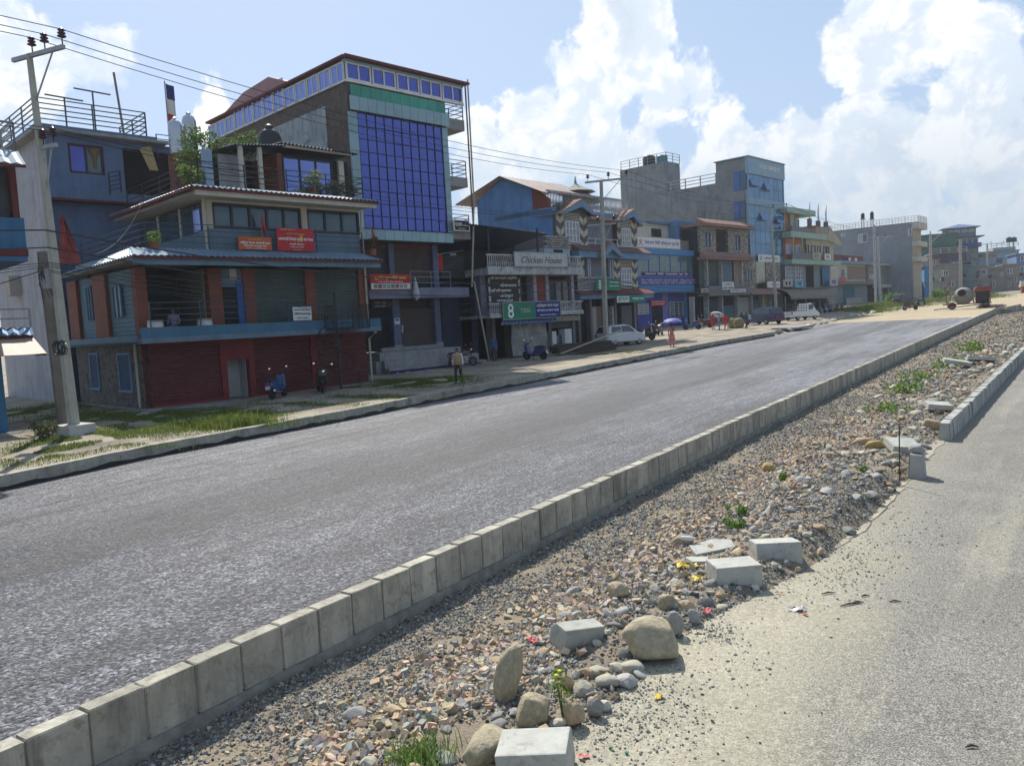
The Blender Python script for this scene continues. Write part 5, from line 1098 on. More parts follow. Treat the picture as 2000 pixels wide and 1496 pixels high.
rsign(h5, 1003, 493, 1107.6, 521, PB - .05, M('grey_white_board', (.42, .44, .43), .8, .15, 2, .05, streak=.3), 'long pale Chicken House signboard on the upper balustrade', [('Chicken House', .5, .47, .76, .5, M('sign_olive', (.13, .12, .07), .8))], frame=STEEL, name='signboard')
TG = M('sign_green', (.02, .19, .11), .7, .1, 3, .03); NAVY = M('sign_navy', (.025, .03, .17), .7, .1, 3, .03)
t = rsign(h5, 981, 592, 1093.6, 619, PB - .06, TG, 'green and navy shop sign on the lower balustrade', [('TUBORG', .37, .5, .17, .26, M('tuborg_gold', (.4, .5, .3), .7)), ('आिशर्वाद खाजा सेन्टर', .77, .76, .4, .26, INKW), ('यहाँ खाजा तथा खाना पाइन्छ', .77, .46, .4, .2, INKW), ('लेखनाथ रोड पोखरा', .77, .18, .3, .09, INKW), ('8', .12, .5, .1, .86, INKW)], frame=STEEL, name='signboard')
W_ = h5.x(1093.6, 619, PB) - h5.x(981, 592, PB); H_ = h5.z(981, 592, PB) - h5.z(1093.6, 619, PB); MB().box(W_ * .55, W_ - .02, -.072, -.0602, .02, H_ - .02).build('navy_field', NAVY, t)
for o in t.children:
    if o.name.startswith('lettering'): o.location.y -= .014
t = rsign(h5, 949, 537, 1018, 600, -.05, M('dark_shop_panel', (.045, .04, .04), .7, .2), 'dark painted panel with white script beside the first-floor door', [('श्री महालक्ष्मी आयुर्वेिदक', .5, .9, .8, .1, INKW), ('औषधालय', .62, .7, .5, .13, INKW), ('यहाँ सबै प्रकारका', .4, .52, .6, .12, INKW), ('जिडबुटी', .55, .36, .4, .13, INKW), ('पाइन्छ', .5, .2, .5, .09, INKW), ('स\nम्प\nर्क', .06, .5, .06, .8, INKW), ('फो\nन\nनं', .95, .5, .06, .8, INKW)], name='painted_panel')

# ================================================================ patterned house with gables
SLATEB = M('slate_blue_trim', (.14, .24, .36), .8, .15, 1, .1, streak=.2); DKGREY = M('pattern_dark', (.10, .10, .095), .85, .15); PCREAM = M('pattern_cream', (.45, .42, .33), .85, .15); TILE = M('clay_tile', (.34, .21, .16), .9, .3, 3, .3, 15, rnd=.2)
h6 = Bld('patterned_house', 'house with cream and dark chevron pattern, white windows and small tiled gables', 1095, 690, .7, 8, cat='house', back=3.0)
x = h6.x; z = h6.z
X0, X6 = x(1087, 460), x(1246, 460); zt6 = z(1150, 420); zb6 = z(1150, 492); zl6 = z(1150, 505); zm0, zm1 = z(1180, 584), z(1180, 568)
for q in ((1038, 366), (983.5, 347.7), (932, 387)): pass
P_ = [h6.vz(1085, 410, X0), h6.vz(1038, 366, X0), h6.vz(983.5, 347.7, X0), h6.vz(931, 387, X0)]; dmax = min(max(P_[3][0], 6), 16)
k = dmax / P_[3][0]
ypk = min(P_[2][0], dmax * .7); MB().prism([(.3, -.3), (dmax, -.3), (dmax, P_[3][1] * .98), (ypk, P_[2][1]), (P_[1][0], P_[1][1]), (P_[1][0], zt6 + .4), (.3, zt6 + .2)], 'x', X0, X0 + .3).build('side_wall', BLUEW, h6.e)
MB().prism([(P_[1][0] - .02, zt6 + .4), (P_[1][0] - .02, P_[1][1]), (.3 + P_[1][0] * .15, P_[1][1] - 1.0), (.3 + P_[1][0] * .15, zt6 + .4)], 'x', X0 + .02, X0 + .25).build('brick_return', M('red_brick_plain', (.19, .06, .045), .9, .25, 3, .2), h6.e)
h6.box('core', X0 + .3, X6, .4, dmax, -.3, zt6, M('grey_core', (.2, .22, .25), .9))
corr_roof(h6, [(X0 - .5, P_[1][0] - 1.5, P_[1][1] - .6), (X0 + 7, P_[1][0] - 1.5, P_[1][1] - .6), (X0 + 7, ypk, P_[2][1] + .1), (X0 - .5, ypk, P_[2][1] + .1)], 16, .03, M('rust_tin', (.28, .22, .2), .6, .3, metal=.2)); corr_roof(h6, [(X0 - .5, dmax + 2, P_[3][1] - .3), (X0 + 7, dmax + 2, P_[3][1] - .3), (X0 + 7, ypk, P_[2][1] + .08), (X0 - .5, ypk, P_[2][1] + .08)], 16, .03, M('rust_tin', (.28, .22, .2)))
def chevrons(b, x0, x1, z0, z1, y, n):
    b.box('pattern_pilaster', x0, x1, y, y + .3, z0, z1, DKGREY); mb = MB(); w = x1 - x0; h = (z1 - z0) / n; m = (x0 + x1) / 2
    for j in range(n):
        a = z0 + j * h + h * .1; s = h * .35
        for sx in (-1, 1):
            e = x0 + .02 if sx < 0 else x1 - .02; poly = [(m + sx * .03, a), (e, a + s), (e, a + s + h * .48), (m + sx * .03, a + h * .48)]
            mb.prism(poly, 'y', y - .03, y - .002)
    mb.build('chevron', PCREAM, b.e)
def stripes(b, x0, x1, z0, z1, y, n):
    b.box('stripe_wall', x0, x1, y, y + .3, z0, z1, DKGREY)
    for j in range(n): b.box('stripe', x0 + .01, x1 - .01, y - .025, y - .002, z0 + (z1 - z0) * (j + .25) / n, z0 + (z1 - z0) * (j + .7) / n, PCREAM)
def grille_win(b, x0, x1, z0, z1, y, nx=4, nz=3): return window(b, x0, x1, z0, z1, y, WHT, M('pale_sky_glass', (.35, .4, .5), .12, .1, metal=.2), nx, nz, .07, proud=.09)
ww = [(x(1103, 450), x(1130, 450), z(1115, 474), z(1115, 433)), (x(1213, 460), x(1231, 460), z(1222, 483), z(1222, 447)), (x(1212, 540), x(1232.6, 540), z(1222, 558), z(1222, 524))]
bays = [(x(1086, 450), x(1147, 450)), (x(1204.5, 455), x(1244, 455)), (x(1199, 540), x(1245, 540))]
for (b0, b1), w, lo, hi in zip(bays, ww, (zb6, zb6, zm1), (zt6, zt6, zl6)):
    chevrons(h6, b0, w[0] - .08, lo, hi, -.02, 3); chevrons(h6, w[1] + .08, b1, lo, hi, -.02, 3); stripes(h6, w[0] - .08, w[1] + .08, w[3], hi, 0, 6); stripes(h6, w[0] - .08, w[1] + .08, lo, w[2], 0, 3); grille_win(h6, *w, .0)
chevrons(h6, x(1127, 550), x(1142, 550), zm1, zl6, -.02, 3); h6.box('recess', bays[0][1], bays[1][0], 1.2, 1.4, zb6, zt6, M('dark_brown_wall', (.06, .045, .045)))
MB().box(bays[0][1] - .1, bays[1][0] + .1, -.5, .6, zt6 - .35, zt6 - .2).build('recess_awning', M('salmon_tin', (.4, .25, .2), .7, .2), h6.e)
railing(h6, [(bays[0][1], 0, zb6), (bays[1][0], 0, zb6)], 1.0, 3, 1.0, WHT, .025)
h6.box('lower_recess', x(1142, 550), bays[2][0], 1.0, 1.2, zm1, zl6, DARKIN); balustrade(h6, (x(1128, 565, -.3), -.3, zm1), (x(1200, 565, -.3), -.3, zm1), 1.0, DIRTYW)
for q in (1147, 1150.5, 1190, 1195): h6.box('column', x(q, 540), x(q, 540) + .14, -.1, .1, zm1, zl6, M('pale_column', (.35, .4, .45), .8))
h6.box('band_roof', x(1116, 495), x(1256, 500), -.7, .0, zl6, zb6, SLATEB); MB().prism([(-.9, zb6), (0, zb6), (0, zb6 + .5)], 'x', x(1116, 495), x(1256, 500)).build('band_tiles', M('maroon_tile', (.16, .085, .08), .85, .25, 3, .3), h6.e)
h6.box('floor_band', x(1118, 575), x(1262, 575), -.7, 0, zm0, (zm0 + zm1) / 2, SLATEB); MB().prism([(-.9, (zm0 + zm1) / 2), (0, (zm0 + zm1) / 2), (0, zm1 + .15)], 'x', x(1118, 575), x(1262, 575)).build('band_tiles', M('maroon_floor_tile', (.17, .05, .05), .85, .25, 3, .3), h6.e)
def gable(b, xp, zp, xa, za, xb, zb, y0, y1, tiles=True):
    g = MB().prism([(xa, za), (xp, zp), (xb, zb), (xb - .3, zb - .02), (xp, zp - .5), (xa + .3, za - .02)], 'y', y0, y0 + .2).build('gable_trim', SLATEB, b.e)
    mb = MB(); rows, cols = 7, 6
    tl = None
    for (ea, eza) in ((xa, za), (xb, zb)):
        dx, dz = ea - xp, eza - zp; L = math.hypot(dx, dz); 
        for i in range(rows):
            for j in range(cols):
                t0 = i / rows; yy = y0 + .02 + (y1 - y0) * j / cols
                if tl is None: tl = MB().box(-.02, L / rows + .08, 0, (y1 - y0) / cols - .03, 0, .05).build('roof_tile', TILE, b.e); o = tl
                else: o = link('roof_tile', tl.data, b.e)
                o.location = (xp + dx * t0, yy, zp + dz * t0 + .05 - .0); o.rotation_euler = (0, -math.atan2(dz, dx) + (0 if dx > 0 else 0) + .09 * (1 if dx > 0 else 1), 0)
    return g
gable(h6, x(1132, 391, -.3), z(1132, 391, -.3), x(1091, 420, -.3), z(1091, 418, -.3), x(1160, 421, -.3), z(1160, 421, -.3), -.5, 1.9); gable(h6, x(1234, 411, -.3), z(1234, 411, -.3), x(1203, 434, -.3), z(1203, 434, -.3), x(1251, 440, -.3), z(1251, 440, -.3), -.5, 1.7)
gable(h6, x(1192, 475, -.9), z(1192, 475, -.9), x(1172, 502, -.9), z(1172, 502, -.9), x(1214, 502, -.9), z(1214, 502, -.9), -1.1, -.1)
h6.box('gable_wall', x(1095, 440), x(1155, 440), .0, .3, zt6, z(1132, 405), DKGREY); balustrade(h6, (X0 + .1, .8, zt6 + .35), (X6, .8, zt6 + .35), 1.3, DIRTYW); h6.box('roof_slab', X0, X6 + .2, .31, 6, zt6, zt6 + .35, SLATEB)
cx, cz = h6.uz(1125, 383, 3); h6.box('cupola', cx - .75, cx + .75, 2.3, 3.8, zt6 + .3, z(1125, 377, 3), M('cupola_blue', (.07, .085, .12), .8)); MB().lathe([(1.6, 0), (1.3, .12), (.35, .55), (.12, .7), (.02, 1.3)], (cx, 3, z(1125, 377, 3)), 8).build('cupola_roof', M('cupola_roof', (.27, .27, .24), .9, .2, 3, .2), h6.e)
MB().lathe([(1.9, 0), (1.6, .1), (.8, .3)], (cx + .3, 3, z(1125, 397, 3)), 8).build('cupola_lower_roof', M('cupola_roof', (.27, .27, .24)), h6.e)
# open shops on the ground floor
for px in (1128, 1152, 1178, 1200, 1238): h6.box('shop_post', x(px, 630), x(px, 630) + .25, -.1, .4, -.3, zm0, M('post_grey', (.16, .15, .15)))
for i, (a, c, mt) in enumerate(((1155, 1166, WHT), (1197, 1203, WHT), (1166, 1176, M('shop_brown', (.16, .1, .06), .8, .4, 6)), (1215, 1235, M('shop_grey', (.12, .12, .12))))): h6.box('goods_rack', x(a, 640), x(c, 640), .0, .35, .2, 3.0, M(f'goods_{i}', [(.3, .28, .24), (.4, .4, .38), (.15, .1, .07), (.1, .1, .11)][i], .8, .6, 9))
h6.box('shop_back', X0, X6, .36, .39, -.3, zm0, DARKIN)
rsign(h6, 1203, 578, 1259, 590, -1.0, TG, 'slanted white and green pharmacy signboard under the tiled band', [('ENDZ', .24, .5, .34, .5, TG), ('PHARMACY STORE', .75, .55, .4, .3, INKW)], name='signboard')
t = rsign(h6, 1204, 579, 1228, 590.5, -1.07, WHT, 'white half of the slanted pharmacy signboard', [('ण्डर', .62, .5, .6, .6, TG), ('e', .2, .5, .2, .7, TG)], name='signboard')
rsign(h6, 1163, 545, 1211, 567, -.75, TG, 'green and navy signboard on the patterned house balcony', [('मिदरा पसल', .72, .7, .4, .2, INKW), ('लेखनाथ', .72, .4, .4, .16, INKW), ('8', .14, .5, .1, .8, INKW)], name='signboard')
# ================================================================ hospital
HBLUE = M('hospital_blue', (.06, .20, .42), .7, .15, 1, .08, streak=.2); VIOL = M('hospital_violet', (.075, .075, .27), .75, .15, 1, .08); PCRM = M('pale_cream_wall', (.44, .42, .36), .85, .15, .8, .1, streak=.25); CEMD = M('mouldy_cement', (.2, .19, .165), .95, .3, 1.2, .2, 15, streak=.5, dirt=(.08, .08, .07), dirt_amt=.6)
h7 = Bld('hospital_building', 'blue hospital building with a glazed first floor and a long white sign', 1256, 643, .7, 8, 'building')
x, z = h7.x, h7.z; OV7 = -1.2
x0, x1 = x(1246, 520, OV7), x(1369, 520, OV7); zf = [z(1300, q, OV7) for q in (571, 557, 541, 498, 487)]
h7.box('lower_wall', x(1250, 600), x(1352, 600), .0, 8, -.3, zf[0], VIOL); h7.box('soffit_band', x0, x1, OV7, 8, zf[0], zf[1], HBLUE); h7.box('upper_core', x0 + .1, x1 - .1, OV7 + .5, 8, zf[1], zf[4], DARKIN)
h7.box('violet_band', x0, x1, OV7 + .02, OV7 + .4, zf[1] + .002, zf[2], VIOL); h7.box('head_band', x0 - .2, x1 + .1, OV7 - .1, 8, zf[3], zf[4], HBLUE)
window(h7, x0, x1, zf[2], zf[3], OV7 + .1, HBLUE, M('hazy_glass', (.08, .12, .13), .1, .5, 2, .02, 3, spec=.8), 6, 1, .07)
for i in range(7):
    a = x0 + (x1 - x0) * (.1 + .13 * i); MB().grid(lambda u, v: (a + .35 * u, OV7 + .13 + .02 * math.sin(u * 9), zf[3] - .1 - 1.5 * v), 4, 2).build('curtain', M('pale_curtain', (.3, .32, .28), .9), h7.e, fix=False)
h7.box('door', x(1274, 620), x(1294, 620), -.05, -.003, -.1, z(1280, 598), DARKIN); window(h7, x(1307, 600), x(1333, 600), z(1320, 618), z(1320, 590), -.06, WHT, GL_DARK, 3, 6, .05); window(h7, x(1237, 610), x(1266, 610), z(1250, 614), z(1250, 594), -.06, WHT, GL_DARK, 3, 6, .05)
h7.box('pilaster', x(1293, 620), x(1304, 620), -.14, -.002, -.3, zf[0], M('light_violet', (.16, .17, .38), .75)); h7.box('pilaster', x(1335, 620), x(1352, 620), -.14, -.002, -.3, zf[0], HBLUE)
zc0, zc1 = zf[4], z(1300, 434, 1.5); h7.box('set_back_room', x(1240, 450, 1.5), x(1324, 450, 1.5), 1.5, 8, zc0, z(1300, 440, 1.5), PCRM); window(h7, x(1272, 450, 1.5), x(1290, 450, 1.5), z(1280, 463, 1.5), z(1280, 447, 1.5), 1.45, BLK, DARKIN, 2, 1, .08)
MB().prism([(1.2, zc1 - .35), (8, zc1 + .1), (8, zc1 + .3), (1.2, zc1 - .1)], 'x', x(1262, 440, 1.5), x(1326, 440, 1.5)).build('room_roof', M('blue_metal_roof', (.09, .14, .25), .6, .2), h7.e)
h7.box('glass_room', x(1324, 450, .2), x(1367, 450, .2), .3, 6, zc0, z(1345, 432, .2), M('steel_blue_trim', (.10, .20, .35), .7)); window(h7, x(1326, 450, .2), x(1365, 450, .2), z(1345, 472, .2), z(1345, 434, .2), .24, HBLUE, M('deep_blue_glass', (.03, .07, .14), .1, .2, spec=.7), 2, 1, .1); h7.box('parapet', x(1328, 480, -.6), x(1369, 480, -.6), -.6, .1, zc0, z(1345, 471, -.6), CEMD)
rsign(h7, 1242.6, 462, 1327.7, 487, OV7 - .3, WHT, 'long white hospital signboard with violet script and a red emblem', [('लेखनाथ िसिट हिस्पटल प्रा िल', .57, .48, .8, .5, M('ink_violet', (.12, .07, .3), .8)), ('火', .08, .5, .1, .7, INKR)], frame=STEEL, name='signboard')
rsign(h7, 1247, 543, 1373, 556, OV7 - .02, M('banner_violet', (.07, .07, .24), .75), 'violet banner with rows of small white script along the hospital front', [('सेवा  प्रसुित  हाडजोर्नी  बाल रोग  मुटु रोग  आँखा  दन्त  छाला  एक्सरे', .5, .75, .94, .16, INKW), ('ल्याब  अल्ट्रासाउन्ड  इ िस जी  फामेर्सी  आकिस्मक सेवा  एम्बुलेन्स', .5, .48, .94, .16, INKW), ('चौिबसै घण्टा सेवा  डाक्टर  नर्स  शल्यिक्रया  खोप  परामर्श', .5, .2, .94, .16, INKW)], name='long_banner', th=.03, cat='banner')
rsign(h7, 1257, 531, 1345, 539, OV7 - .06, M('banner_violet_dark', (.05, .03, .16), .75), 'row of dark violet letters behind the hospital glass front', [('लेखनाथ  िसिट  अस्पताल  प्रा  िल', .5, .45, .95, .7, INKW)], name='sign_strip', th=.02)
rsign(h7, 1269.5, 587, 1301, 597, -.2, RED, 'small red sign with white script above the hospital door', [('आकिस्मक सेवा', .5, .7, .85, .3, INKW), ('२४ घण्टा खुल्ला', .5, .28, .8, .28, INKW)], name='signboard')
rsign(h7, 1312, 618, 1332, 631, -.18, NAVY, 'navy panel with white letters below the hospital window', [('मेिडकल', .5, .68, .8, .28, INKW), ('PHARMACY', .5, .3, .8, .24, INKW)], name='signboard')

# ================================================================ stone-faced house
def mat_pattern(name, a, b, sc_, kind='voronoi'):
    m = bpy.data.materials.new(name); m.use_nodes = True; T = NT(m.node_tree); p = T.n['Principled BSDF']; oc = T.add('ShaderNodeTexCoord').outputs['Object']
    v = T.add('ShaderNodeTexVoronoi', feature='DISTANCE_TO_EDGE', i_Vector=oc, i_Scale=sc_); T.put(p.inputs['Base Color'], T.mix(T.mr(v.outputs[0], .04, .14), (*a, 1), (*b, 1))); p.inputs['Roughness'].default_value = .85
    bn = T.add('ShaderNodeBump', i_Strength=.7, i_Distance=.05, i_Height=T.mr(v.outputs[0], 0, .15)); T.l.new(bn.outputs[0], p.inputs['Normal']); return m
STONEW = mat_pattern('stone_facing', (.34, .31, .27), (.13, .115, .105), 2.6); PATW = mat_pattern('patterned_facing', (.36, .32, .25), (.11, .09, .075), 2.2); TERRA = M('terracotta_eave', (.27, .16, .13), .85, .25, 2, .2, streak=.2)
h8 = Bld('stone_faced_house', 'stone-faced house with brown eaves and first-floor shutters', 1372, 632.5, .7, 10, 'house')
x, z = h8.x, h8.z; zq = [z(1415, q) for q in (578, 565, 509, 494, 446, 432)]
X8, X9 = x(1369, 500), x(1462, 500); XE = x(1524, 540)
h8.box('core', X8, X9, .5, 7, -.3, zq[2], DARKIN); h8.box('upper_core', X8, X9 - .1, .35, 7, zq[2], zq[4], DARKIN)
wl8 = [(1374, 454, 1388.5, 483), (1433, 460, 1446, 489)]; hol = [h8.rect(*q) for q in wl8]; op8 = h8.rect(1398, 447, 1423, 494)
wall_holes(MB(), X8, X9, zq[3], zq[4], 0, .35, [(a, b_, c, d) for a, b_, c, d in hol] + [(op8[0], op8[1], op8[2], op8[3])]).build('stone_wall', STONEW, h8.e)
for a, b_, c, d in hol: window(h8, a, b_, c, d, .1, M('blue_black_frame', (.04, .06, .1), .6), GL_DARK, 2, 2, .08)
railing(h8, [(op8[0], .1, op8[2]), (op8[1], .1, op8[2])], .9, 3, 1.2, BLK)
h8.box('eave', X8 - .3, X9 + .1, -.9, 7, zq[4], zq[4] + .3, TERRA); MB().prism([(-1.0, zq[4] + .3), (.3, zq[4] + .3), (.3, zq[5] + .1)], 'x', X8 - .3, X9 + .1).build('eave_tiles', TERRA, h8.e); h8.box('mid_eave', X8 - .3, X9 - .1, -.8, .34, zq[2], zq[2] + .3, TERRA); MB().prism([(-.9, zq[2] + .3), (0, zq[2] + .3), (0, zq[3] + .1)], 'x', X8 - .3, X9 - .1).build('mid_tiles', TERRA, h8.e)
railing(h8, [(X8, .2, zq[5] - .1), (X9, .2, zq[5] - .1)], 1.0, 3, 1.5, BLK)
for a, c, mt in ((1369, 1379, GRNSH), (1382, 1406, GRNSH), (1410, 1434, M('blue_grey_shutter', (.12, .19, .25), .6, .15))): shutter(h8, x(a, 530), x(c, 530), zq[1], zq[2], .3, mt)
h8.box('tan_curtain', x(1436, 530), x(1448, 530), .2, .3, zq[1], zq[2], M('tan_cloth', (.27, .2, .16), .9)); 
for q in (1380, 1408, 1448): h8.box('post', x(q, 530), x(q, 530) + .22, -.1, .4, zq[1], zq[2], DIRTYW)
h8.box('patterned_wall', x(1450, 530), x(1477, 530), 0, .45, zq[1], zq[2], PATW); h8.box('patterned_wall', x(1495.5, 530), XE, 0, .45, zq[1], zq[2], PATW); h8.box('cream_panel', x(1477, 530), x(1495.5, 530), .1, .45, zq[1] + .7, zq[2], CREAM); window(h8, x(1456, 530), x(1467, 530), z(1460, 548), z(1460, 525), -.05, M('grey_frame', (.2, .2, .2), .7), GL_DARK, 2, 1, .08)
h8.box('balcony_slab', X8 - .2, XE, -1.0, .5, zq[0], zq[0] + .25, CEMD); h8.box('balcony_parapet', X8 - .2, x(1450, 560), -1.0, -.85, zq[0] + .253, zq[1] + .35, M('slate_parapet', (.16, .17, .18), .85, .2)); MB().prism([(-1.5, zq[0]), (-.2, zq[0] + .26), (-.2, zq[1])], 'x', x(1450, 565), XE + .3).build('shop_tiles', TERRA, h8.e)
railing(h8, [(x(1480, 555), -.3, zq[1]), (x(1497, 555), -.3, zq[1])], .9, 4, 1.2, M('brown_rail', (.12, .08, .06), .7))
for q in (1352, 1380, 1408, 1438, 1466, 1488, 1503): h8.box('shop_post', x(q, 600), x(q, 600) + .25, -.2, .4, -.3, zq[0], DIRTYW)
shutter(h8, x(1440, 600), x(1465, 600), 0, zq[0] - .2, .2, M('cream_shutter', (.36, .34, .29), .6, .15)); shutter(h8, x(1468, 600), x(1487, 600), 0, zq[0] - .6, .25, M('teal_shutter', (.08, .14, .15), .6, .2)); shutter(h8, x(1411, 600), x(1437, 600), 0, zq[0] - 1.2, .2, M('teal_shutter', (.08, .14, .15))); h8.box('end_shop_wall', x(1490, 600), x(1502, 600), .3, .45, 0, zq[0], M('yellow_shop_wall', (.35, .28, .12), .8, .3))  # the last shop gets a plain yellow wall panel
mb = MB(); a0, a1 = x(1383, 600), x(1407, 600); n = 14
for i in range(n): mb.box(a0 + (a1 - a0) * i / n, a0 + (a1 - a0) * i / n + .03, .0, .03, 0, zq[0] - .3)
mb.build('folding_gate', M('gate_blue_grey', (.16, .19, .22), .6), h8.e)
rsign(h8, 1410, 551, 1433, 566, -1.05, WHT, 'white board with black script on the balcony of the stone-faced house', [('चिलत', .5, .72, .7, .22, INKK), ('कोठा भाडामा', .5, .32, .85, .28, INKK)], name='signboard'); rsign(h8, 1426, 565, 1456, 571, -1.1, WHT, 'narrow white sign strip under the balcony of the stone-faced house', [('हार्डवेयर पसल', .5, .5, .85, .55, INKK)], name='signboard'); rsign(h8, 1369, 564, 1383, 572, -1.1, CREAM, 'cream sign at the left end of the stone-faced house balcony', [('फोटो', .5, .5, .7, .5, INKK)], name='signboard'); rsign(h8, 1498, 550, 1523, 562, -.6, WHT, 'white sign with a red mark on the patterned wall', [('मोबाइल', .6, .5, .6, .4, INKR)], name='signboard')

# ================================================================ S.S.S. Complex
h9 = Bld('complex_building', 'tall grey building with a panelled blue-glass front lettered COMPLEX', 1463, 634, .7, 9, 'building', at=h8.world(X9 + .05, .55, 0))
x, z = h9.x, h9.z; CEM9 = M('raw_cement_wall', (.215, .23, .235), .95, .25, .35, .25, 8, streak=.45, dirt=(.12, .135, .14), dirt_amt=.8); ALU9 = M('blue_grey_panel', (.19, .28, .35), .4, .12, 1, .04, metal=.35, rnd=.06); GL9 = M('blue_green_glass', (.10, .20, .30), .12, .2, .7, .02, 2, metal=.5, rnd=.12)
X0, X9b = x(1463, 420), x(1532, 420); zt = z(1463, 307); zb = z(1463, 514); d9 = h9.vz(1232, 420, 0)[0]; d9 = min(d9, 45)
zlow = h9.vz(1430, 345, 0)[1]
h9.box('body', X0, X9b, .3, d9, -.3, h9.vz(1300, 372, 0)[1], CEM9); h9.box('front_block', X0 + .02, X9b - .02, .31, 4.5, zlow - 3, zt - .05, CEM9)
zh = [z(1495, q) for q in (514, 500, 404, 391, 346, 312)]
h9.box('sign_band', X0 - .1, X9b + .12, -.15, .3, zh[4], zt, ALU9); h9.box('roof_cap', X0 - .2, X9b + .2, -.25, 4.7, zt, zt + .12, M('cap_blue', (.16, .22, .33), .6)); h9.box('base_band', X0 - .1, X9b + .12, -.15, .3, zh[0], zh[1], ALU9); h9.box('mid_band', X0 - .02, X9b, -.1, .3, zh[2], zh[3], ALU9)
for lo, hi, rows in ((zh[3], zh[4], 2), (zh[1], zh[2], 4)):
    n = 7; w = (X9b - X0 - .5) / n; hh = (hi - lo) / rows; cwl = h9.box('curtain_wall', X0 + .24, X9b - .26, .06, .3, lo + .01, hi - .01, M('mullion_dark', (.03, .05, .08), .5)); p0 = None
    for i in range(n):
        for j in range(rows):
            if p0 is None: p0 = MB().box(.03, w - .03, 0, .04, .03, hh - .03).build('pane', GL9, cwl); o = p0
            else: o = link('pane', p0.data, cwl)
            o.location = (X0 + .25 + i * w, .015, lo + j * hh)
for a, c in ((X0, X0 + .22), (X9b - .24, X9b)): h9.box('corner_panel', a, c, -.05, .3, zh[1], zh[4], ALU9)
OPENB = M('open_pane_blue', (.05, .13, .30), .2, .15, metal=.3)
for q in ((1466, 349, 1483, 364), (1494, 357, 1507, 372), (1486, 416, 1501, 431), (1516, 421, 1530, 436)):
    a, b_, c, d = h9.rect(*q, -.2); t = MB().hexa([(a, .0, c), (b_, .0, c), (b_, -.5, c - .1), (a, -.5, c - .1)], [(a, .0, d), (b_, .0, d), (b_, -.04, d), (a, -.04, d)]).build('open_window', OPENB, h9.e)
for q in ((1433, 337, 1459, 370), (1434, 395, 1457, 426)):
    d0, d1, z0, z1 = side_rect(h9, *q, x=X0); a, c = min(d0, d1), max(d0, d1); w = MB().box(X0 - .06, X0 + .02, a, c, z0, z1).build('side_window', M('blue_frame_dark', (.05, .08, .14), .6), h9.e)
    for k in range(2): MB().box(X0 - .09, X0 - .062, a + (c - a) * k / 2 + .05, a + (c - a) * (k + 1) / 2 - .05, z0 + .06, z1 - .06).build('pane', OPENB if k else M('deep_blue_glass', (.03, .07, .14)), w)
zr0 = h9.vz(1300, 372, 0)[1]; railing(h9, [(X0 + .1, 4.6, zr0), (X0 + .1, d9 * .8, zr0)], 1.3, 3, 2.4, DIRTYW, .06, pr=.09); h9.box('roof_edge', X0 - .05, X0 + .25, 4.5, d9, zr0 - .3, zr0, CEM9)
# stair tower with a water tank
tx0, tx1 = X0 + .0, X0 + 3.5; ty1 = d9 + .6; ty0 = h9.vz(1290, 340, 0)[0]; ztt = h9.vz(1225, 326, 0)[1]; h9.box('stair_tower', tx0 - .02, tx1, min(ty0, d9 - 3), ty1 + 2, zr0 - 2.0, ztt, CEM9); railing(h9, [(tx0, min(ty0, d9 - 3), ztt), (tx0, ty1 + 1.8, ztt)], 1.2, 3, 1.5, STEEL, .04); railing(h9, [(tx0, min(ty0, d9 - 3), ztt), (tx1, min(ty0, d9 - 3), ztt)], 1.2, 3, 1.5, STEEL, .04)
tank(h9.world(tx0 + 1.0, (min(ty0, d9 - 3) + ty1) / 2 + .5, ztt), .9, 1.5, 'black water tank on the stair tower of the tall complex building', TANKBLK); tank(h9.world(tx0 + 1.2, min(ty0, d9 - 3) + 1.4, ztt), .8, 1.2, 'blue-green water tank on the stair tower of the tall complex building', M('tank_teal', (.08, .2, .25), .5))
letters(h9.e, '卐 S.S.S COMPLEX 卐', (x(1481, 328) + x(1520, 338)) / 2, -.17, z(1500, 329), x(1520, 338) - x(1481, 328), M('brass_pale', (.8, .76, .62), .5), None)
rsign(h9, 1480, 497, 1523, 513, -.4, WHT, 'white bank signboard at the foot of the panelled glass front', [('कृिषको िवकास', .58, .5, .6, .4, INKK), ('ॐ', .12, .5, .1, .6, M('plate_blue', (.03, .12, .5)))], name='signboard')

# ================================================================ orange balcony house
ORNW = M('orange_wall', (.42, .17, .085), .85, .15, .8, .1, streak=.25); MINT = M('mint_band', (.30, .40, .34), .85, .15, 1, .1, streak=.25); OCR = M('ochre_cream_wall', (.36, .32, .24), .85, .2, .8, .12, streak=.3)
h10 = Bld('orange_balcony_house', 'orange and mint house with stepped balconies and rebar columns on its roof', 1534, 617.5, .7, 9, 'house', at=h9.world(X9b + .3, -.3, 0))
x, z = h10.x, h10.z; X0, X1_, X2_ = x(1534, 480), x(1568, 480), x(1621, 480)
zz = [z(1570, q) for q in (577, 562, 518, 509, 468, 457)]
h10.box('core', X0, X2_ - .1, .6, 9, -.3, zz[4], DARKIN); h10.box('slab', X0 - .3, x(1642, 515, -1), -1.0, 9, zz[2], zz[3], MINT); h10.box('slab', X0 - .3, x(1616, 465, -1), -1.0, 9, zz[4], zz[5], MINT)
h10.box('orange_wall', X0, X1_, 0, .6, zz[3], zz[4], ORNW); h10.box('cream_wall', X1_, X2_, -.5, .6, zz[3], zz[4], OCR); h10.box('parapet', X0, x(1588, 500, -1), -1, -.85, zz[3], zz[3] + .95, M('slate_parapet', (.16, .17, .18)))
for a, c in ((1535, 1543), (1554, 1562)): window(h10, x(a, 487), x(c, 487), z(1545, 497), z(1545, 478), -.04, WHT, GL_SKY, 2, 1, .07)
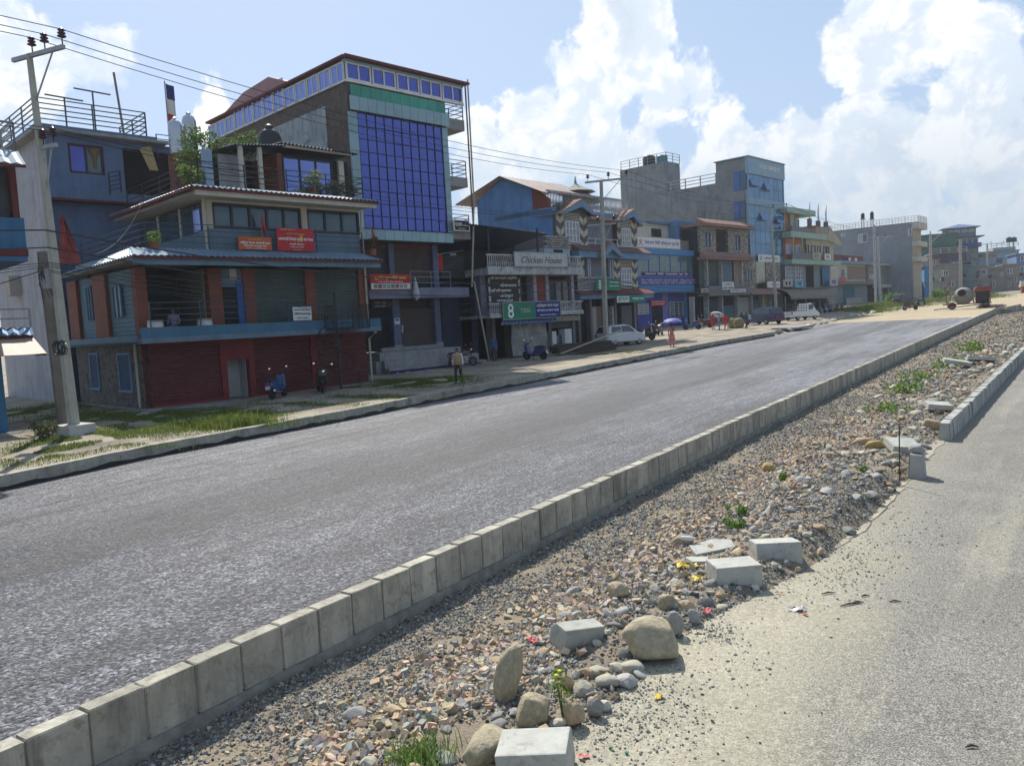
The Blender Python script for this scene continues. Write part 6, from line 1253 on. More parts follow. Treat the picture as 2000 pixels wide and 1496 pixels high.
for a, c in ((1574, 1579), (1584, 1592), (1596, 1602), (1608, 1613), (1614.5, 1618.5)): window(h10, x(a, 487, -.5), x(c, 487, -.5), z(1590, 496, -.5), z(1590, 480, -.5), -.54, M('brown_frame', (.1, .06, .05), .7), GL_DARK, 1, 1, .08)
for q in (1549, 1567): h10.box('column', x(q, 490, -.9), x(q, 490, -.9) + .2, -.95, -.75, zz[3], zz[4], MINT)
h10.box('first_wall', X0 - .2, X2_, 0, .6, zz[1], zz[2], M('grey_blue_first', (.2, .23, .25), .85, .2)); 
for a, c in ((1533, 1547.5), (1552, 1566.5)): window(h10, x(a, 533), x(c, 533), z(1550, 547), z(1550, 522), -.06, WHT, GL_DARK, 3, 3, .07)
h10.box('dark_opening', x(1574, 540), x(1589, 540), -.03, -.003, zz[1], zz[2] - .1, DARKIN); h10.box('blue_panel', x(1606, 540, -.3), x(1619, 540, -.3), -.32, -.28, z(1610, 557, -.3), z(1610, 524, -.3), M('blue_sign_panel', (.06, .16, .28), .7, .3, 4))
h10.box('first_slab', X0 - .3, X2_, -.9, .6, zz[1] - .2, zz[1], CEMD)
za, zb_ = z(1560, 577, -2.2), z(1560, 562, -1); 
MB().grid(lambda u, v: (x(1529, 570, -2) + (x(1620, 575, -2) - x(1529, 570, -2)) * u, -.9 - 2.2 * math.sin(v * math.pi / 2), zz[1] - .25 - (zb_ - za) * 1.3 * (1 - math.cos(v * math.pi / 2))), 12, 8).build('barrel_awning', M('rusty_tin', (.2, .16, .13), .7, .3, 2, .1, 20, metal=.1), h10.e, fix=False)
for q in (1533, 1553, 1573, 1600, 1618): h10.box('awning_post', x(q, 600, -2.8), x(q, 600, -2.8) + .12, -2.9, -2.8, -.3, za - .1, STEEL)
for i, q in enumerate((1536, 1546, 1580, 1592, 1604, 1612)): h10.box('shop_goods', x(q, 600), x(q + 7, 605), -.4, -.1, -.2, 1.2 + .4 * (i % 3), M(f'hanging_goods_{i % 3}', [(.1, .1, .16), (.25, .08, .05), (.2, .19, .16)][i % 3], .8, .7, 6))
# roof room, parapet, starter columns
zr = zz[5]; h10.box('roof_room', X0, X1_, .6, 6, zr, z(1550, 419, .6), ORNW); h10.box('roof_column', x(1543, 440, .4), x(1550, 440, .4), .3, .58, zr, z(1550, 419, .6), MINT); h10.box('roof_canopy', X0 - .3, x(1593, 412, -.5), -.5, 6, z(1560, 418, -.5), z(1560, 407, -.5), MINT); h10.box('roof_parapet', X0, x(1593, 450, -.9), -.95, -.8, zr, z(1560, 443, -.9), M('slate_parapet', (.16, .17, .18))); h10.box('side_parapet', x(1593, 450, -.9), x(1593, 450, -.9) + .2, -.95, 3, zr, z(1590, 440, -.9), ORNW); window(h10, x(1553, 440, .6), x(1560, 440, .6), zr + .2, z(1556, 428, .6), .56, WHT, GL_DARK, 1, 1, .07)
for px, pt, pb, yy in ((1584, 427, 440, 2), (1601, 431, 452, -.3), (1616, 433, 452, -.3)):
    a, c = h10.uz(px, pt, yy); h10.box('starter_column', a - .28, a + .28, yy, yy + .5, zr, c, M('column_plum', (.10, .08, .11), .9, .2)); mb = MB()
    for dx in (-.18, .0, .18): mb.tube([(a + dx, yy + .2, c), (a + dx * 1.3, yy + .2, c + 2.0 + dx * 3)], .03, 4)
    mb.build('rebar', M('rusty_steel', (.06, .045, .035)), h10.e)
MB().prism([(x(1594, 470, -1), zz[4]), (x(1618, 466, -1), zz[4] + .1), (x(1621, 455, -1), zz[5] + 1.2), (x(1596, 455, -1), zz[5] + 1.0)], 'y', -.9, -.5).build('tiled_skirt', M('grey_tile', (.26, .24, .2), .9, .35, 5, .4, 10), h10.e); MB().prism([(x(1618, 466, -1), zz[4]), (x(1646, 475, -1), zz[4] - .6), (x(1646, 471, -1), zz[4] - .3), (x(1622, 452, -1), zz[5] + 1.3)], 'y', -.9, -.6).build('gable_eave', OCR, h10.e)
for q, mt, lab, tx in (((1586, 493, 1603, 508), OCR, 'pale board with a green ring on the orange house balcony', 'O'), ((1610, 496, 1622, 508), WHT, 'small white board with dark lines at the balcony corner', '≡'), ((1529, 547, 1548, 560), M('pinkish_board', (.4, .34, .31), .8), 'pinkish board below the first-floor windows', '॥'), ((1551.5, 547, 1569, 562), M('light_blue_board', (.16, .33, .42), .8), 'light blue board below the first-floor windows', '२'), ((1620, 545, 1636, 558), M('lilac_board', (.38, .33, .42), .8), 'lilac board hanging past the corner of the orange house', 'पसल')):
    rsign(h10, *q, -1.05, mt, lab, [(tx, .5, .5, .5, .5, M('sign_green', (.02, .19, .11)) if tx == 'O' else INKK)], name='signboard')
# ================================================================ farther houses
def far_house(name, label, px0, px1, ptop, base, az, mat, depth=8, back=0, wins=(), nfloors=0, wm=None, cat='house', h=.7, roof=None):
    b = Bld(name, label, px0, base, h, az, cat, back); x0, x1 = 0.0, b.x(px1, ptop); zt = b.z((px0 + px1) / 2, ptop)
    b.box('wall', x0, x1, 0, depth, -.6, zt, mat); b.box('roof_slab', x0 - .3, x1 + .3, -.4, depth, zt, zt + .2, roof or GREYC)
    for q in wins:
        a, c, d, e = b.rect(*q, -.05); window(b, a, c, d, e, -.04, wm or WHT, GL_DARK, max(1, int((c - a) / .9)), 1, .1)
    n = max(1, int(zt / 3.1))
    if x1 > 3:
        for k in range(n):
            for j in range(int(x1 / 2.6)):
                if random.random() < .7: a = .7 + j * 2.6; window(b, a, a + random.choice((.9, 1.2)), zt * k / n + 1.0, zt * k / n + 2.2, -.03, random.choice((WHT, BLK, HBLUE)), GL_DARK, 2, 1, .09)
                elif k == 0: b.box('shop_opening', .4 + j * 2.6, 2.4 + j * 2.6, -.04, -.003, 0, 2.3, DARKIN)
    for k in range(1, n): b.box('floor_band', x0 - .1, x1 + .9, -.25, depth, zt * k / n, zt * k / n + .22, roof or GREYC); b.box('balcony_wall', x1 + .8, x1 + .9, -.25, depth, zt * k / n + .22, zt * k / n + 1.0, mat)
    b.w = x1; b.top = zt; return b
h11 = Bld('grey_slab_building', 'long grey cement building with two black tanks and a railed roof', 1786, 584.5, .7, 6, 'building')
x, z = h11.x, h11.z; CEM11 = M('smooth_grey_cement', (.21, .235, .26), .95, .2, .25, .15, 8, streak=.25, dirt=(.16, .175, .19), dirt_amt=.5); d11 = h11.vz(1603, 480, 0)[0]; d11 = min(max(d11, 12), 45); zt = z(1786, 434); zl = z(1786, 520); XE = h11.x(1809, 440, -.8)
h11.box('body', 0, XE - .4, .3, d11, -.5, zt, CEM11); h11.box('roof_beam', 0, XE, -1.0, .29, z(1795, 446, -1), zt, PCRM)
for q in (480, 510): zq_ = z(1795, q, -1); h11.box('balcony', 0, XE, -1.0, .29, zq_, zq_ + 1.0, PCRM)
h11.box('front_wall', .05, XE - .5, .1, .29, -.5, zt - .1, OCR); railing(h11, [(.05, d11, zt), (.05, -.9, zt), (XE, -.9, zt)], 1.2, 3, 2.4, M('pale_rail', (.4, .38, .38), .7), .05, balusters=.6)
for q in ((1676, 458, 1694.4, 473), (1773, 448, 1781, 460), (1643, 457, 1650, 462)):
    d0, d1, z0, z1 = side_rect(h11, *q, x=0); a, c = min(d0, d1), max(d0, d1); w = MB().box(-.08, .02, a, c, z0, z1).build('side_window', WHT, h11.e); MB().box(-.1, -.082, a + .1, (a + c) / 2 - .04, z0 + .1, z1 - .1).build('pane', GL_DARK, w); MB().box(-.1, -.082, (a + c) / 2 + .04, c - .1, z0 + .1, z1 - .1).build('pane', M('pale_pane', (.3, .33, .35), .3), w)
for px, pt, lab in ((1684, 416, 'left one of the two black tanks on the grey building'), (1702, 413, 'right one of the two black tanks on the grey building')):
    d, zz_ = h11.vz(px, 428, .8); r = abs(h11.vz(px + 6, 428, .8)[0] - h11.vz(px - 6, 428, .8)[0]) / 2 * .6; r = min(r, 1.1); tank(h11.world(.8 + .4, d, zz_), r, h11.vz(px, pt, .8)[1] - zz_, lab, TANKBLK, 'black tanks on the grey building'); h11.box('tank_stand', .3, 2.0, d - r, d + r, zz_ - .12, zz_, STEEL); MB().tube([(.5, d, zt), (.5, d, zz_)], .08, 4).tube([(1.8, d, zt), (1.8, d, zz_)], .08, 4).build('stand_leg', STEEL, h11.e)
# low shops in front of the grey building
h12 = Bld('low_shop_row', 'low shop row with a flat slab roof in front of the grey building', 1699, 591, .7, 8, 'shop')
x, z = h12.x, h12.z; XE = x(1783, 560); z1, z2, z3 = z(1740, 562), z(1740, 556), z(1740, 520)
h12.box('lower', 0, XE, 1.0, 6, -.5, z1, DARKIN); h12.box('awning_slab', x(1722, 560, -.8), x(1772, 560, -.8), -.8, 1, z1, z2, DIRTYW); h12.box('upper', 0, XE, .3, 6, z2, z3, M('olive_grey_wall', (.22, .23, .2), .9, .25, .8, streak=.4)); h12.box('roof_slab', -.5, XE + .2, -.6, 6, z3, z3 + .35, DIRTYW); h12.box('blue_panel', x(1767, 530), XE, .25, .29, z(1775, 537), z3 - .05, HBLUE)
for q in (1722, 1735, 1750, 1768, 1780): h12.box('shop_post', x(q, 580, -.4), x(q, 580, -.4) + .25, -.5, -.3, -.5, z1, DIRTYW)
for i in range(9): a = x(1726 + i * 5.5, 585); h12.box('hung_goods', a, a + .5, .5, .9, .2, 2.4, M(f'hanging_goods_{i % 3}', [(.1, .1, .16), (.25, .08, .05), (.2, .19, .16)][i % 3]))
for q, lab in (((1732, 539, 1743, 551), 'tilted white board on the low shop roof'), ((1745, 536, 1770, 547), 'wide pale board above the low shops'), ((1775, 537, 1783, 556), 'tall narrow pale board at the right of the low shops'), ((1697, 536, 1706, 545), 'small green and white board by the paired poles')): rsign(h12, *q, -.1 if 'tall' in lab else .2, PCRM, lab, [('॥', .5, .5, .3, .4, M('sign_green', (.02, .19, .11)))], name='signboard')
h13 = Bld('blue_gate_shop', 'small shop with blue gate and brick upper wall left of the paired poles', 1638, 597, .7, 8, 'shop')
x, z = h13.x, h13.z; XE = x(1697, 560); h13.box('lower', 0, XE, .3, 6, -.5, z(1665, 555), M('dim_plaster', (.2, .22, .23), .9, .25)); h13.box('upper', 0, XE, .0, 6, z(1665, 550), z(1665, 517), PCRM); h13.box('brick_part', x(1655, 530), XE, -.06, -.003, z(1675, 546), z(1675, 521), M('pale_brick', (.24, .17, .13), .9, .25, 3, .2)); h13.box('slab', -.4, XE + .5, -.9, 6, z(1665, 556), z(1665, 550), CEMD); h13.box('roof_slab', -.4, XE + .3, -.8, 6, z(1665, 517), z(1665, 511), M('blue_grey_slab', (.2, .25, .3), .9)); h13.box('roof_wall', 0, XE, 1, 6, z(1665, 511), z(1665, 498), M('dark_red_wall', (.16, .07, .06), .9, .3)); h13.box('gate', x(1650, 575), x(1671, 575), .2, .28, -.2, z(1660, 560), M('teal_gate', (.03, .11, .16), .6, .2)); window(h13, x(1643, 535), x(1648, 535), z(1645, 540), z(1645, 527), -.05, HBLUE, GL_DARK, 1, 1, .1); h13.box('cloth', x(1640, 545, -.9), x(1652, 545, -.9), -.98, -.92, z(1645, 550, -.9), z(1645, 541, -.9), M('red_pink_cloth', (.5, .10, .10), .9, .5, 5))
for i, (a, mt) in enumerate(((1658, WHT), (1670, WHT), (1664, RED), (1650, NAVY))): h13.box('hanging_washing', x(a, 505, .5), x(a + 4, 505, .5), .5, .55, z(1665, 510, .5), z(1665, 504, .5), mt)
h13.box('site_board', x(1653, 590, -1.5), x(1682, 592, -1.5), -1.6, -1.5, -.2, z(1665, 582, -1.5), M('grey_ply', (.3, .29, .26), .9, .2))

far_house('red_tile_house', 'small house with a red tiled roof beyond the grey building', 1805, 1832, 508, 580, 74, M('mauve_wall', (.27, .25, .28), .9, .2), 7, 3, [(1822, 509, 1828, 517)], roof=M('red_roof_tile', (.36, .10, .06), .8, .25, 3))
b = far_house('plum_wall_house', 'house with a long plum-coloured wall and white roof rail', 1833, 1888, 494, 578, 74, M('plum_wall', (.11, .085, .12), .9, .25), 9, 8); railing(b, [(0, -.2, b.top + .2), (b.w, -.2, b.top + .2)], 1.1, 2, 2, PCRM, .06)
far_house('net_covered_building', 'building wrapped in green construction net', 1812, 1868, 458, 577, 74, M('green_net', (.055, .13, .105), .95, .25, 1.2, .2), 12, 16, roof=M('net_dark', (.06, .08, .07), .9))
b = far_house('pagoda_tower_house', 'tall house topped by a glazed room with two hipped roofs', 1868, 1911, 484, 573, 74, M('greenish_grey_wall', (.19, .21, .19), .9, .25), 9, 14)
b.box('blue_parapet', -.8, b.w + .6, -.9, -.7, b.top, b.z(1880, 476, -.9), M('royal_blue', (.03, .06, .22), .8)); zz1 = b.z(1885, 464, -.4); b.box('upper_room', 0, b.w, .2, 7, b.top + .2, zz1, M('upper_room_wall', (.26, .27, .26), .8, .3)); window(b, .2, b.w - .1, b.top + .9, zz1 - .3, .15, WHT, GL_DARK, 6, 1, .14)
def hip(b, x0, x1, y0, y1, z0, z1, mat, name): MB().hexa([(x0, y0, z0), (x1, y0, z0), (x1, y1, z0), (x0, y1, z0)], [((x0 + x1) / 2 - .2, (y0 + y1) / 2 - .2, z1), ((x0 + x1) / 2 + .2, (y0 + y1) / 2 - .2, z1), ((x0 + x1) / 2 + .2, (y0 + y1) / 2 + .2, z1), ((x0 + x1) / 2 - .2, (y0 + y1) / 2 + .2, z1)]).build(name, mat, b.e)
zz2, zz3_ = b.z(1888, 459, .5), b.z(1888, 444, .5); b.box('lower_hip_eave', -1.3, b.w + 1.3, -1.2, 8, zz1, zz1 + .25, M('slate_roof', (.11, .12, .16), .7)); b.box('lookout_room', .3, b.w - .4, .8, 6, zz1 + .25, zz3_, M('lookout_wall', (.2, .2, .2), .8)); window(b, .4, b.w - .5, zz1 + 1.2, zz3_ - .3, .75, BLK, M('pale_pane', (.3, .33, .35)), 4, 1, .12); hip(b, -.8, b.w + .8, -.3, 7.2, zz3_, b.z(1888, 437, 3), M('blue_metal_roof', (.09, .14, .25)), 'hip_roof')
far_house('bare_concrete_house', 'unfinished concrete house front behind the mixer', 1835, 1872, 516, 578, 74, M('bare_concrete', (.24, .22, .19), .95, .3, .8, .3), 7, 0, [(1838, 528, 1843, 540), (1858, 548, 1864, 560)])
far_house('tan_column_house', 'narrow tan house with tall columns beside the bare concrete one', 1866, 1880, 513, 575.5, 74, M('tan_plaster', (.31, .27, .2), .9, .25, .8), 7, 0, [(1869, 540, 1873, 556)])
far_house('blue_awning_house', 'narrow house with a blue shop front and teal upper floor', 1880, 1903, 519, 574.5, 74, M('teal_grey_wall', (.12, .19, .21), .9, .25), 7, 1, [(1884, 526, 1890, 536)], wm=HBLUE)
far_house('brick_band_house', 'two-storey grey house with wide windows at the far bend', 1903, 1930, 521, 573, 74, M('grey_brown_wall', (.25, .23, .2), .9, .25), 7, 1, [(1915, 527, 1927, 536)])
far_house('plain_grey_house', 'plain grey house right of the wide-windowed one', 1930, 1962, 524, 571, 74, M('warm_grey_wall', (.22, .21, .19), .9, .25), 7, 1, [(1953, 533, 1958, 540), (1938, 548, 1944, 562)])
b = far_house('blue_far_house', 'large blue-grey house with rooftop tanks at the far end', 1931, 1990, 491, 569, 74, M('far_blue_wall', (.24, .34, .42), .9, .2), 10, 16, [(1945, 505, 1958, 513), (1966, 504, 1978, 511)], wm=M('grey_frame', (.2, .2, .2))); b.box('orange_band', .5, b.w * .5, -.06, -.003, b.z(1950, 502), b.z(1950, 496), ORNW)
b.box('roof_room', b.w * .45, b.w * .95, 1, 7, b.top + .2, b.z(1975, 482, 1), M('far_grey_room', (.3, .31, .31), .9)); railing(b, [(b.w * .4, .6, b.z(1975, 482, 1)), (b.w * 1.0, .6, b.z(1975, 482, 1))], 1.2, 2, 1.2, PCRM, .07)
for px, lab in ((1971, 'left dark tank on the far blue house'), (1980, 'right dark tank on the far blue house')): xx, zz_ = b.uz(px, 473, 3); tank(b.world(xx, 3, zz_), .75, 1.4, lab, M('tank_green_black', (.03, .05, .05), .5), 'tanks on the far blue house'); b.box('tank_stand', xx - .1, xx + .1, 2.9, 3.1, b.z(1975, 482, 1), zz_, BLK)
far_house('brown_far_house', 'brown balcony house before the right edge of the picture', 1962, 1991, 517, 568.5, 74, M('brown_grey_wall', (.26, .22, .19), .9, .25), 7, 1, [(1972, 525, 1977, 535), (1981, 540, 1986, 552)])
far_house('edge_blue_house', 'blue and white storeyed house cut by the right edge of the picture', 1990, 2040, 495, 566, 74, M('edge_blue_wall', (.13, .2, .33), .9, .25), 9, 2, [(1993, 500, 1999, 510), (1993, 520, 1999, 532)])
far_house('small_blue_shop', 'narrow bright blue shop beside the grey building', 1806, 1816, 521, 582, 74, M('shop_bright_blue', (.08, .24, .45), .85, .15), 4, 0)
far_house('cream_shop', 'cream two-storey shop with boards beyond the blue shop', 1817, 1836, 524, 580.5, 74, M('cream_shop_wall', (.36, .33, .26), .9, .25), 5, 0, [(1820, 532, 1825, 541)])
# ================================================================ poles and wires
def vplane(px, py, P):
    n = np.array([P[0], P[1], 0.0]); n /= np.linalg.norm(n); return on_plane(px, py, P, n)
CONCP = M('pole_concrete', (.36, .35, .30), .9, .18, 1.5, .2, 25, streak=.2, dirt=(.2, .19, .17), dirt_amt=.4); WOODP = M('old_pole', (.16, .14, .12), .95, .3, 2, .4, 15, streak=.3); CERAM = M('brown_ceramic', (.05, .025, .035), .3, .2); STEELP = M('galvanised', (.32, .33, .34), .55, .2, 3, .1, metal=.3)
def insulator(par, p, s=1.0):
    p = Vector(p); mb = MB().tube([p, p + Vector((0, 0, .22 * s))], .02 * s, 5)
    prof = [(.03, .2)];
    for k in range(3): z = .2 + k * .09; prof += [(.05, z + .0), (.125 - k * .012, z + .03), (.125 - k * .012, z + .055), (.05, z + .085)]
    mb.lathe([(a * s, b * s) for a, b in prof] + [(.02 * s, .5 * s)], p, 10); mb.build('insulator', CERAM, par, smooth=True); return p + Vector((0, 0, .45 * s))
def pole(base_px, base_py, top_px, top_py, r0, r1, mat, label, arm=None, h=.68, square=False, ins=None, brace=True, name='utility_pole', armw=2.2, armdir=(.82, .57), arms_z=()):
    B = gnd(base_px, base_py, h); Tp = vplane(top_px, top_py, B); e = empty(name, B, 0, label, 'utility pole', 'utility poles along the street'); v = Vector(Tp - B)
    MB().tube([Vector((0, 0, -.4)), v * .5, v], [r0, (r0 + r1) / 2, r1], 4 if square else 8).build('shaft', mat, e)
    tips = []; ad = Vector((armdir[0], armdir[1], 0)).normalized()
    for (f, w0, w1, pos) in arms_z:
        c = v * f; a, b_ = c + ad * w0, c + ad * w1
        n = Vector((-ad.y, ad.x, 0)) * .05; lo = [a - n + Vector((0, 0, -.06)), b_ - n + Vector((0, 0, -.06)), b_ + n + Vector((0, 0, -.06)), a + n + Vector((0, 0, -.06))]
        MB().hexa(lo, [q + Vector((0, 0, .12)) for q in lo]).build('crossarm', STEELP, e)
        for q in pos: tips.append(Vector(B) + insulator(e, c + ad * q + Vector((0, 0, .06))))
        if brace: MB().tube([v * (f - .12), c + ad * (w1 * .7)], .025, 4).build('brace', STEELP, e)
    return e, B, v, tips
# armdir across the street
p1 = pole(147, 848, 57, 106, .19, .09, CONCP, 'nearest square concrete pole with a crossarm of three insulators', square=True, arms_z=[(.995, -.75, 1.5, (.15, .7, 1.45)), (.76, -.1, .7, (.15, .6))], armdir=(.98, .2))
MB().box(-.5, .5, -.42, .42, -.4, .32).build('footing', M('footing_concrete', (.42, .41, .38), .9, .15, 3, .2), p1[0], bevel=.03)
t = empty('cable_coil', Vector(p1[1]) + p1[2] * .235 + Vector((.25, -.2, 0)), 0, 'black coil of spare cable strapped to the nearest pole', 'cable'); mb = MB()
for k in range(7): r = .2 + .03 * random.random(); mb.tube([(r * 1.2 * math.cos(a) + .1 * random.random(), -.05 * k * .6, r * math.sin(a)) for a in np.linspace(0, 6.28, 15)], .014, 4, False)
mb.build('loops', BLK, t)
t = empty('meter_box', Vector(p1[1]) + p1[2] * .42 + Vector((-.28, -.15, 0)), 0, 'tangle of junction boxes and clamps on the nearest pole', 'junction box'); MB().box(-.18, .18, -.12, .12, -.3, .3).build('box', STEELP, t); mb = MB()
for k in range(9): mb.tube([(random.uniform(-.2, .3), random.uniform(-.2, .1), random.uniform(-.8, .9)), (random.uniform(-.2, .35), -.2, random.uniform(-.2, .4)), (random.uniform(-.2, .3), random.uniform(-.2, .1), random.uniform(-.8, .9))], .012, 4)
mb.build('cables', BLK, t)
p1b = pole(126, 838, 82, 492, .19, .15, WOODP, 'shorter dark leaning pole beside the nearest concrete pole', name='old_pole', arms_z=[])
p2 = pole(1184, 681, 1174, 352, .2, .12, CONCP, 'second concrete pole in front of the patterned house', square=True, arms_z=[(.995, -1.1, 1.9, (-.9, .5, 1.7)), (.74, -1.0, .9, (-.3, .8))], armdir=(.95, .3))
p3 = pole(1517, 622, 1505, 408, .22, .12, CONCP, 'third concrete pole before the panelled glass front', square=True, arms_z=[(.995, -1.5, 1.9, (.3, 1.8)), (.8, -.2, 1.6, (.9,))], armdir=(.95, .3))
p4 = pole(1711, 594, 1707, 440, .26, .2, STEELP, 'left one of the paired steel poles by the low shops', arms_z=[], name='steel_pole'); p4b = pole(1719, 592, 1714.5, 462, .26, .2, STEELP, 'right one of the paired steel poles with crossarms', arms_z=[(.99, -1.5, 3, (0, 1.4, 2.8)), (.85, -.6, .6, ()), (.7, -.6, .6, ())], name='steel_pole')
p5 = pole(1819, 588, 1817, 457, .3, .22, CONCP, 'slim pole beyond the grey building', arms_z=[(.99, -.5, 2.6, (0, 2.4))]); p6 = pole(1876, 577, 1875.5, 468, .36, .3, CONCP, 'thick short-armed pole behind the mixer', arms_z=[]); p7 = pole(1929, 570, 1928, 476, .28, .2, CONCP, 'pole with a wide three-insulator crossarm at the far bend', arms_z=[(.99, -2.6, 4.4, (-2.4, 1, 4.2))]); p8 = pole(1967, 567, 1965, 508, .25, .2, CONCP, 'farthest slim pole near the right edge', arms_z=[])
WIRE = M('wire', (.03, .03, .035), .6, .1, 5, 0)
def wire(a, b, sag, r, label, group='overhead wires', n=14):
    a, b = Vector(a), Vector(b); pts = [a.lerp(b, t) - Vector((0, 0, sag * 4 * t * (1 - t))) for t in np.linspace(0, 1, n)]; o = MB().tube([q - a for q in pts], r, 4, False).build('overhead_wire', WIRE, fix=False); o.location = a
    return tag(o, label, 'wire', group)
prev = [q + Vector((2.0, -36, -.3)) for q in p1[3][:3]]
for i in range(3):
    wire(prev[i], p1[3][i], .5, .013, f'{("lowest", "middle", "highest")[i]} of three bare conductors running left from the nearest pole'); wire(p1[3][i], p2[3][i], .7, .013, f'{("lowest", "middle", "highest")[i]} of three bare conductors from the nearest pole to the second')
    wire(p2[3][i], p3[3][min(i, 1)] + Vector((0, 0, -.1 * (i == 2))), .8, .014, f'{("left", "middle", "right")[i]} conductor between the second and third poles'); wire(p3[3][min(i, 1)], p4b[3][i], .9, .016, f'{("left", "middle", "right")[i]} conductor from the third pole to the paired poles')
for i in range(2):
    a = p1[3][3 + i]; wire(a + Vector((2, -36, -.3)), a, .5, .013, f'{("inner", "outer")[i]} low-tension wire running left from the small crossarm'); wire(a, p2[3][3 + i], .8, .013, f'{("inner", "outer")[i]} low-tension wire from the small crossarm to the second pole')
    wire(p2[3][3 + i], p3[3][2], .8, .014, f'{("inner", "outer")[i]} low-tension wire between the second and third poles')
B1, v1 = Vector(p1[1]), p1[2]; B2, v2 = Vector(p2[1]), p2[2]; B3, v3 = Vector(p3[1]), p3[2]
for k, (f1, f2, sg, r) in enumerate(((.545, .42, .9, .028), (.50, .40, 1.2, .024), (.46, .40, 1.0, .014), (.455, .385, 1.3, .012), (.45, .37, 1.5, .012), (.44, .36, 1.8, .012), (.435, .35, 1.4, .01))):
    o = Vector((.1, -.2, 0)); wire(B1 + v1 * f1 + o, B2 + v2 * f2 + o, sg, r, ('first', 'second', 'third', 'fourth', 'fifth', 'sixth', 'seventh')[k] + ' sagging service cable from the top on the nearest pole, running past the balconies', 'service cables'); 
    if k < 5: wire(B1 + v1 * f1 + o + Vector((1.5, -36, -.6)), B1 + v1 * f1 + o, .6 + .2 * k, r, ('first', 'second', 'third', 'fourth', 'fifth')[k] + ' service cable from the top running left past the porch house', 'service cables')
    if k < 4: wire(B2 + v2 * f2 + o, B3 + v3 * (.36 + .02 * k), 1.0 + .2 * k, r, ('first', 'second', 'third', 'fourth')[k] + ' service cable between the second and third poles, counted from the top', 'service cables')
wire(B1 + v1 * .52, h1.world(X1 * .05, -.5, zt0), 1.2, .012, 'single pale cable looping up to the second-floor eave'); wire(Vector(p1b[1]) + p1b[2] * .9, Vector(p1b[1]) + Vector((-1.5, -9, 2.5)), .1, .02, 'stay wire running down-left from the old leaning pole')

# ================================================================ vehicles
RUB = M('rubber', (.02, .02, .021), .8, .2, 8, .1); CHROME = M('chrome', (.5, .5, .5), .25, .1, metal=.9); BLKP = M('black_plastic', (.025, .025, .028), .45, .2); PLATE = M('number_plate', (.5, .48, .46), .6, .1); MIRR = M('mirror_glint', (.8, .8, .8), .06, .02, 4, 0, metal=1.0)
def torus(mb, c, R_, r, n=18, m=8, axis='y'):
    b = len(mb.v)
    for i in range(n):
        a = 2 * math.pi * i / n
        for j in range(m):
            q = 2 * math.pi * j / m; d = R_ + r * math.cos(q); mb.v.append((c[0] + d * math.cos(a), c[1] + r * 1.1 * math.sin(q), c[2] + d * math.sin(a)))
    for i in range(n):
        for j in range(m): mb.f.append((b + i * m + j, b + ((i + 1) % n) * m + j, b + ((i + 1) % n) * m + (j + 1) % m, b + i * m + (j + 1) % m))
    return mb
def motorbike(col, scooter=True):
    t = empty('motorbike', (0, 0, 0)); paint = M(f'bike_paint_{col}', {'blue': (.02, .06, .17), 'black': (.02, .02, .024), 'violet': (.045, .04, .15), 'red': (.1, .02, .022)}[col], .3, .1, 4, .02, coat=.5)
    for x in (-.62, .62):
        w = torus(MB(), (x, 0, .27), .21, .06).build('wheel', RUB, t, smooth=True); MB().lathe([(.17, -.03), (.17, .03)], (x, 0, .27), 12, 'y').build('rim', M('dark_rim', (.06, .06, .065), .4, .2, metal=.5), w)
    MB().prism([(-.85, .5), (-.75, .72), (-.2, .78), (.0, .55), (.15, .35), (-.1, .25), (-.45, .3), (-.7, .45)], 'y', -.15, .15).build('rear_body', paint, t, bevel=.05)
    if scooter: MB().prism([(.15, .3), (.5, .35), (.62, .75), (.55, 1.0), (.42, .95), (.4, .5), (.1, .38)], 'y', -.18, .18).build('front_shield', paint, t, bevel=.05); MB().prism([(-.1, .25), (.45, .25), (.45, .36), (-.1, .36)], 'y', -.15, .15).build('footboard', BLKP, t, bevel=.02)
    else: MB().prism([(-.05, .6), (.4, .62), (.45, .85), (.1, .95), (-.1, .82)], 'y', -.15, .15).build('tank', paint, t, bevel=.05); MB().box(-.25, .3, -.14, .14, .28, .58).build('engine', STEEL, t, bevel=.03)
    MB().prism([(-.85, .74), (-.8, .84), (-.3, .86), (.02, .78), (.0, .73)], 'y', -.13, .13).build('seat', BLKP, t, bevel=.03); MB().prism([(.35, .5), (.62, .58), (.88, .45), (.86, .4), (.62, .52), (.38, .45)], 'y', -.07, .07).build('front_mudguard', paint, t)
    MB().tube([(.62, 0, .27), (.46, 0, 1.0)], .035, 6).tube([(.45, -.33, 1.05), (.48, 0, 1.0), (.45, .33, 1.05)], .018, 6).build('handlebar', BLKP, t); MB().lathe([(.07, 0), (.08, .06), (.05, .1)], (.52, 0, .93), 10, 'x').build('headlight', MIRR, t)
    for s in (-1, 1): m = MB().tube([(.45, s * .3, 1.05), (.42, s * .36, 1.22)], .008, 4).build('mirror_stalk', BLKP, t); MB().lathe([(.04, -.01), (.045, .01)], (.42, s * .38, 1.25), 8, 'x').build('mirror', MIRR, m)
    MB().box(-.93, -.91, -.1, .1, .42, .56).build('number_plate', PLATE, t); MB().box(-.9, -.84, -.07, .07, .62, .7).build('tail_light', RED, t); MB().tube([(.0, -.2, .25), (-.4, -.22, .28), (-.8, -.22, .36)], [.03, .05, .05], 8).build('exhaust', CHROME, t); MB().tube([(.0, .12, .3), (-.05, .28, .0)], .015, 4).build('side_stand', BLKP, t)
    return t
BK = {c: motorbike(c, s) for c, s in (('blue', True), ('black', True), ('violet', True), ('red', False))}; used = set()
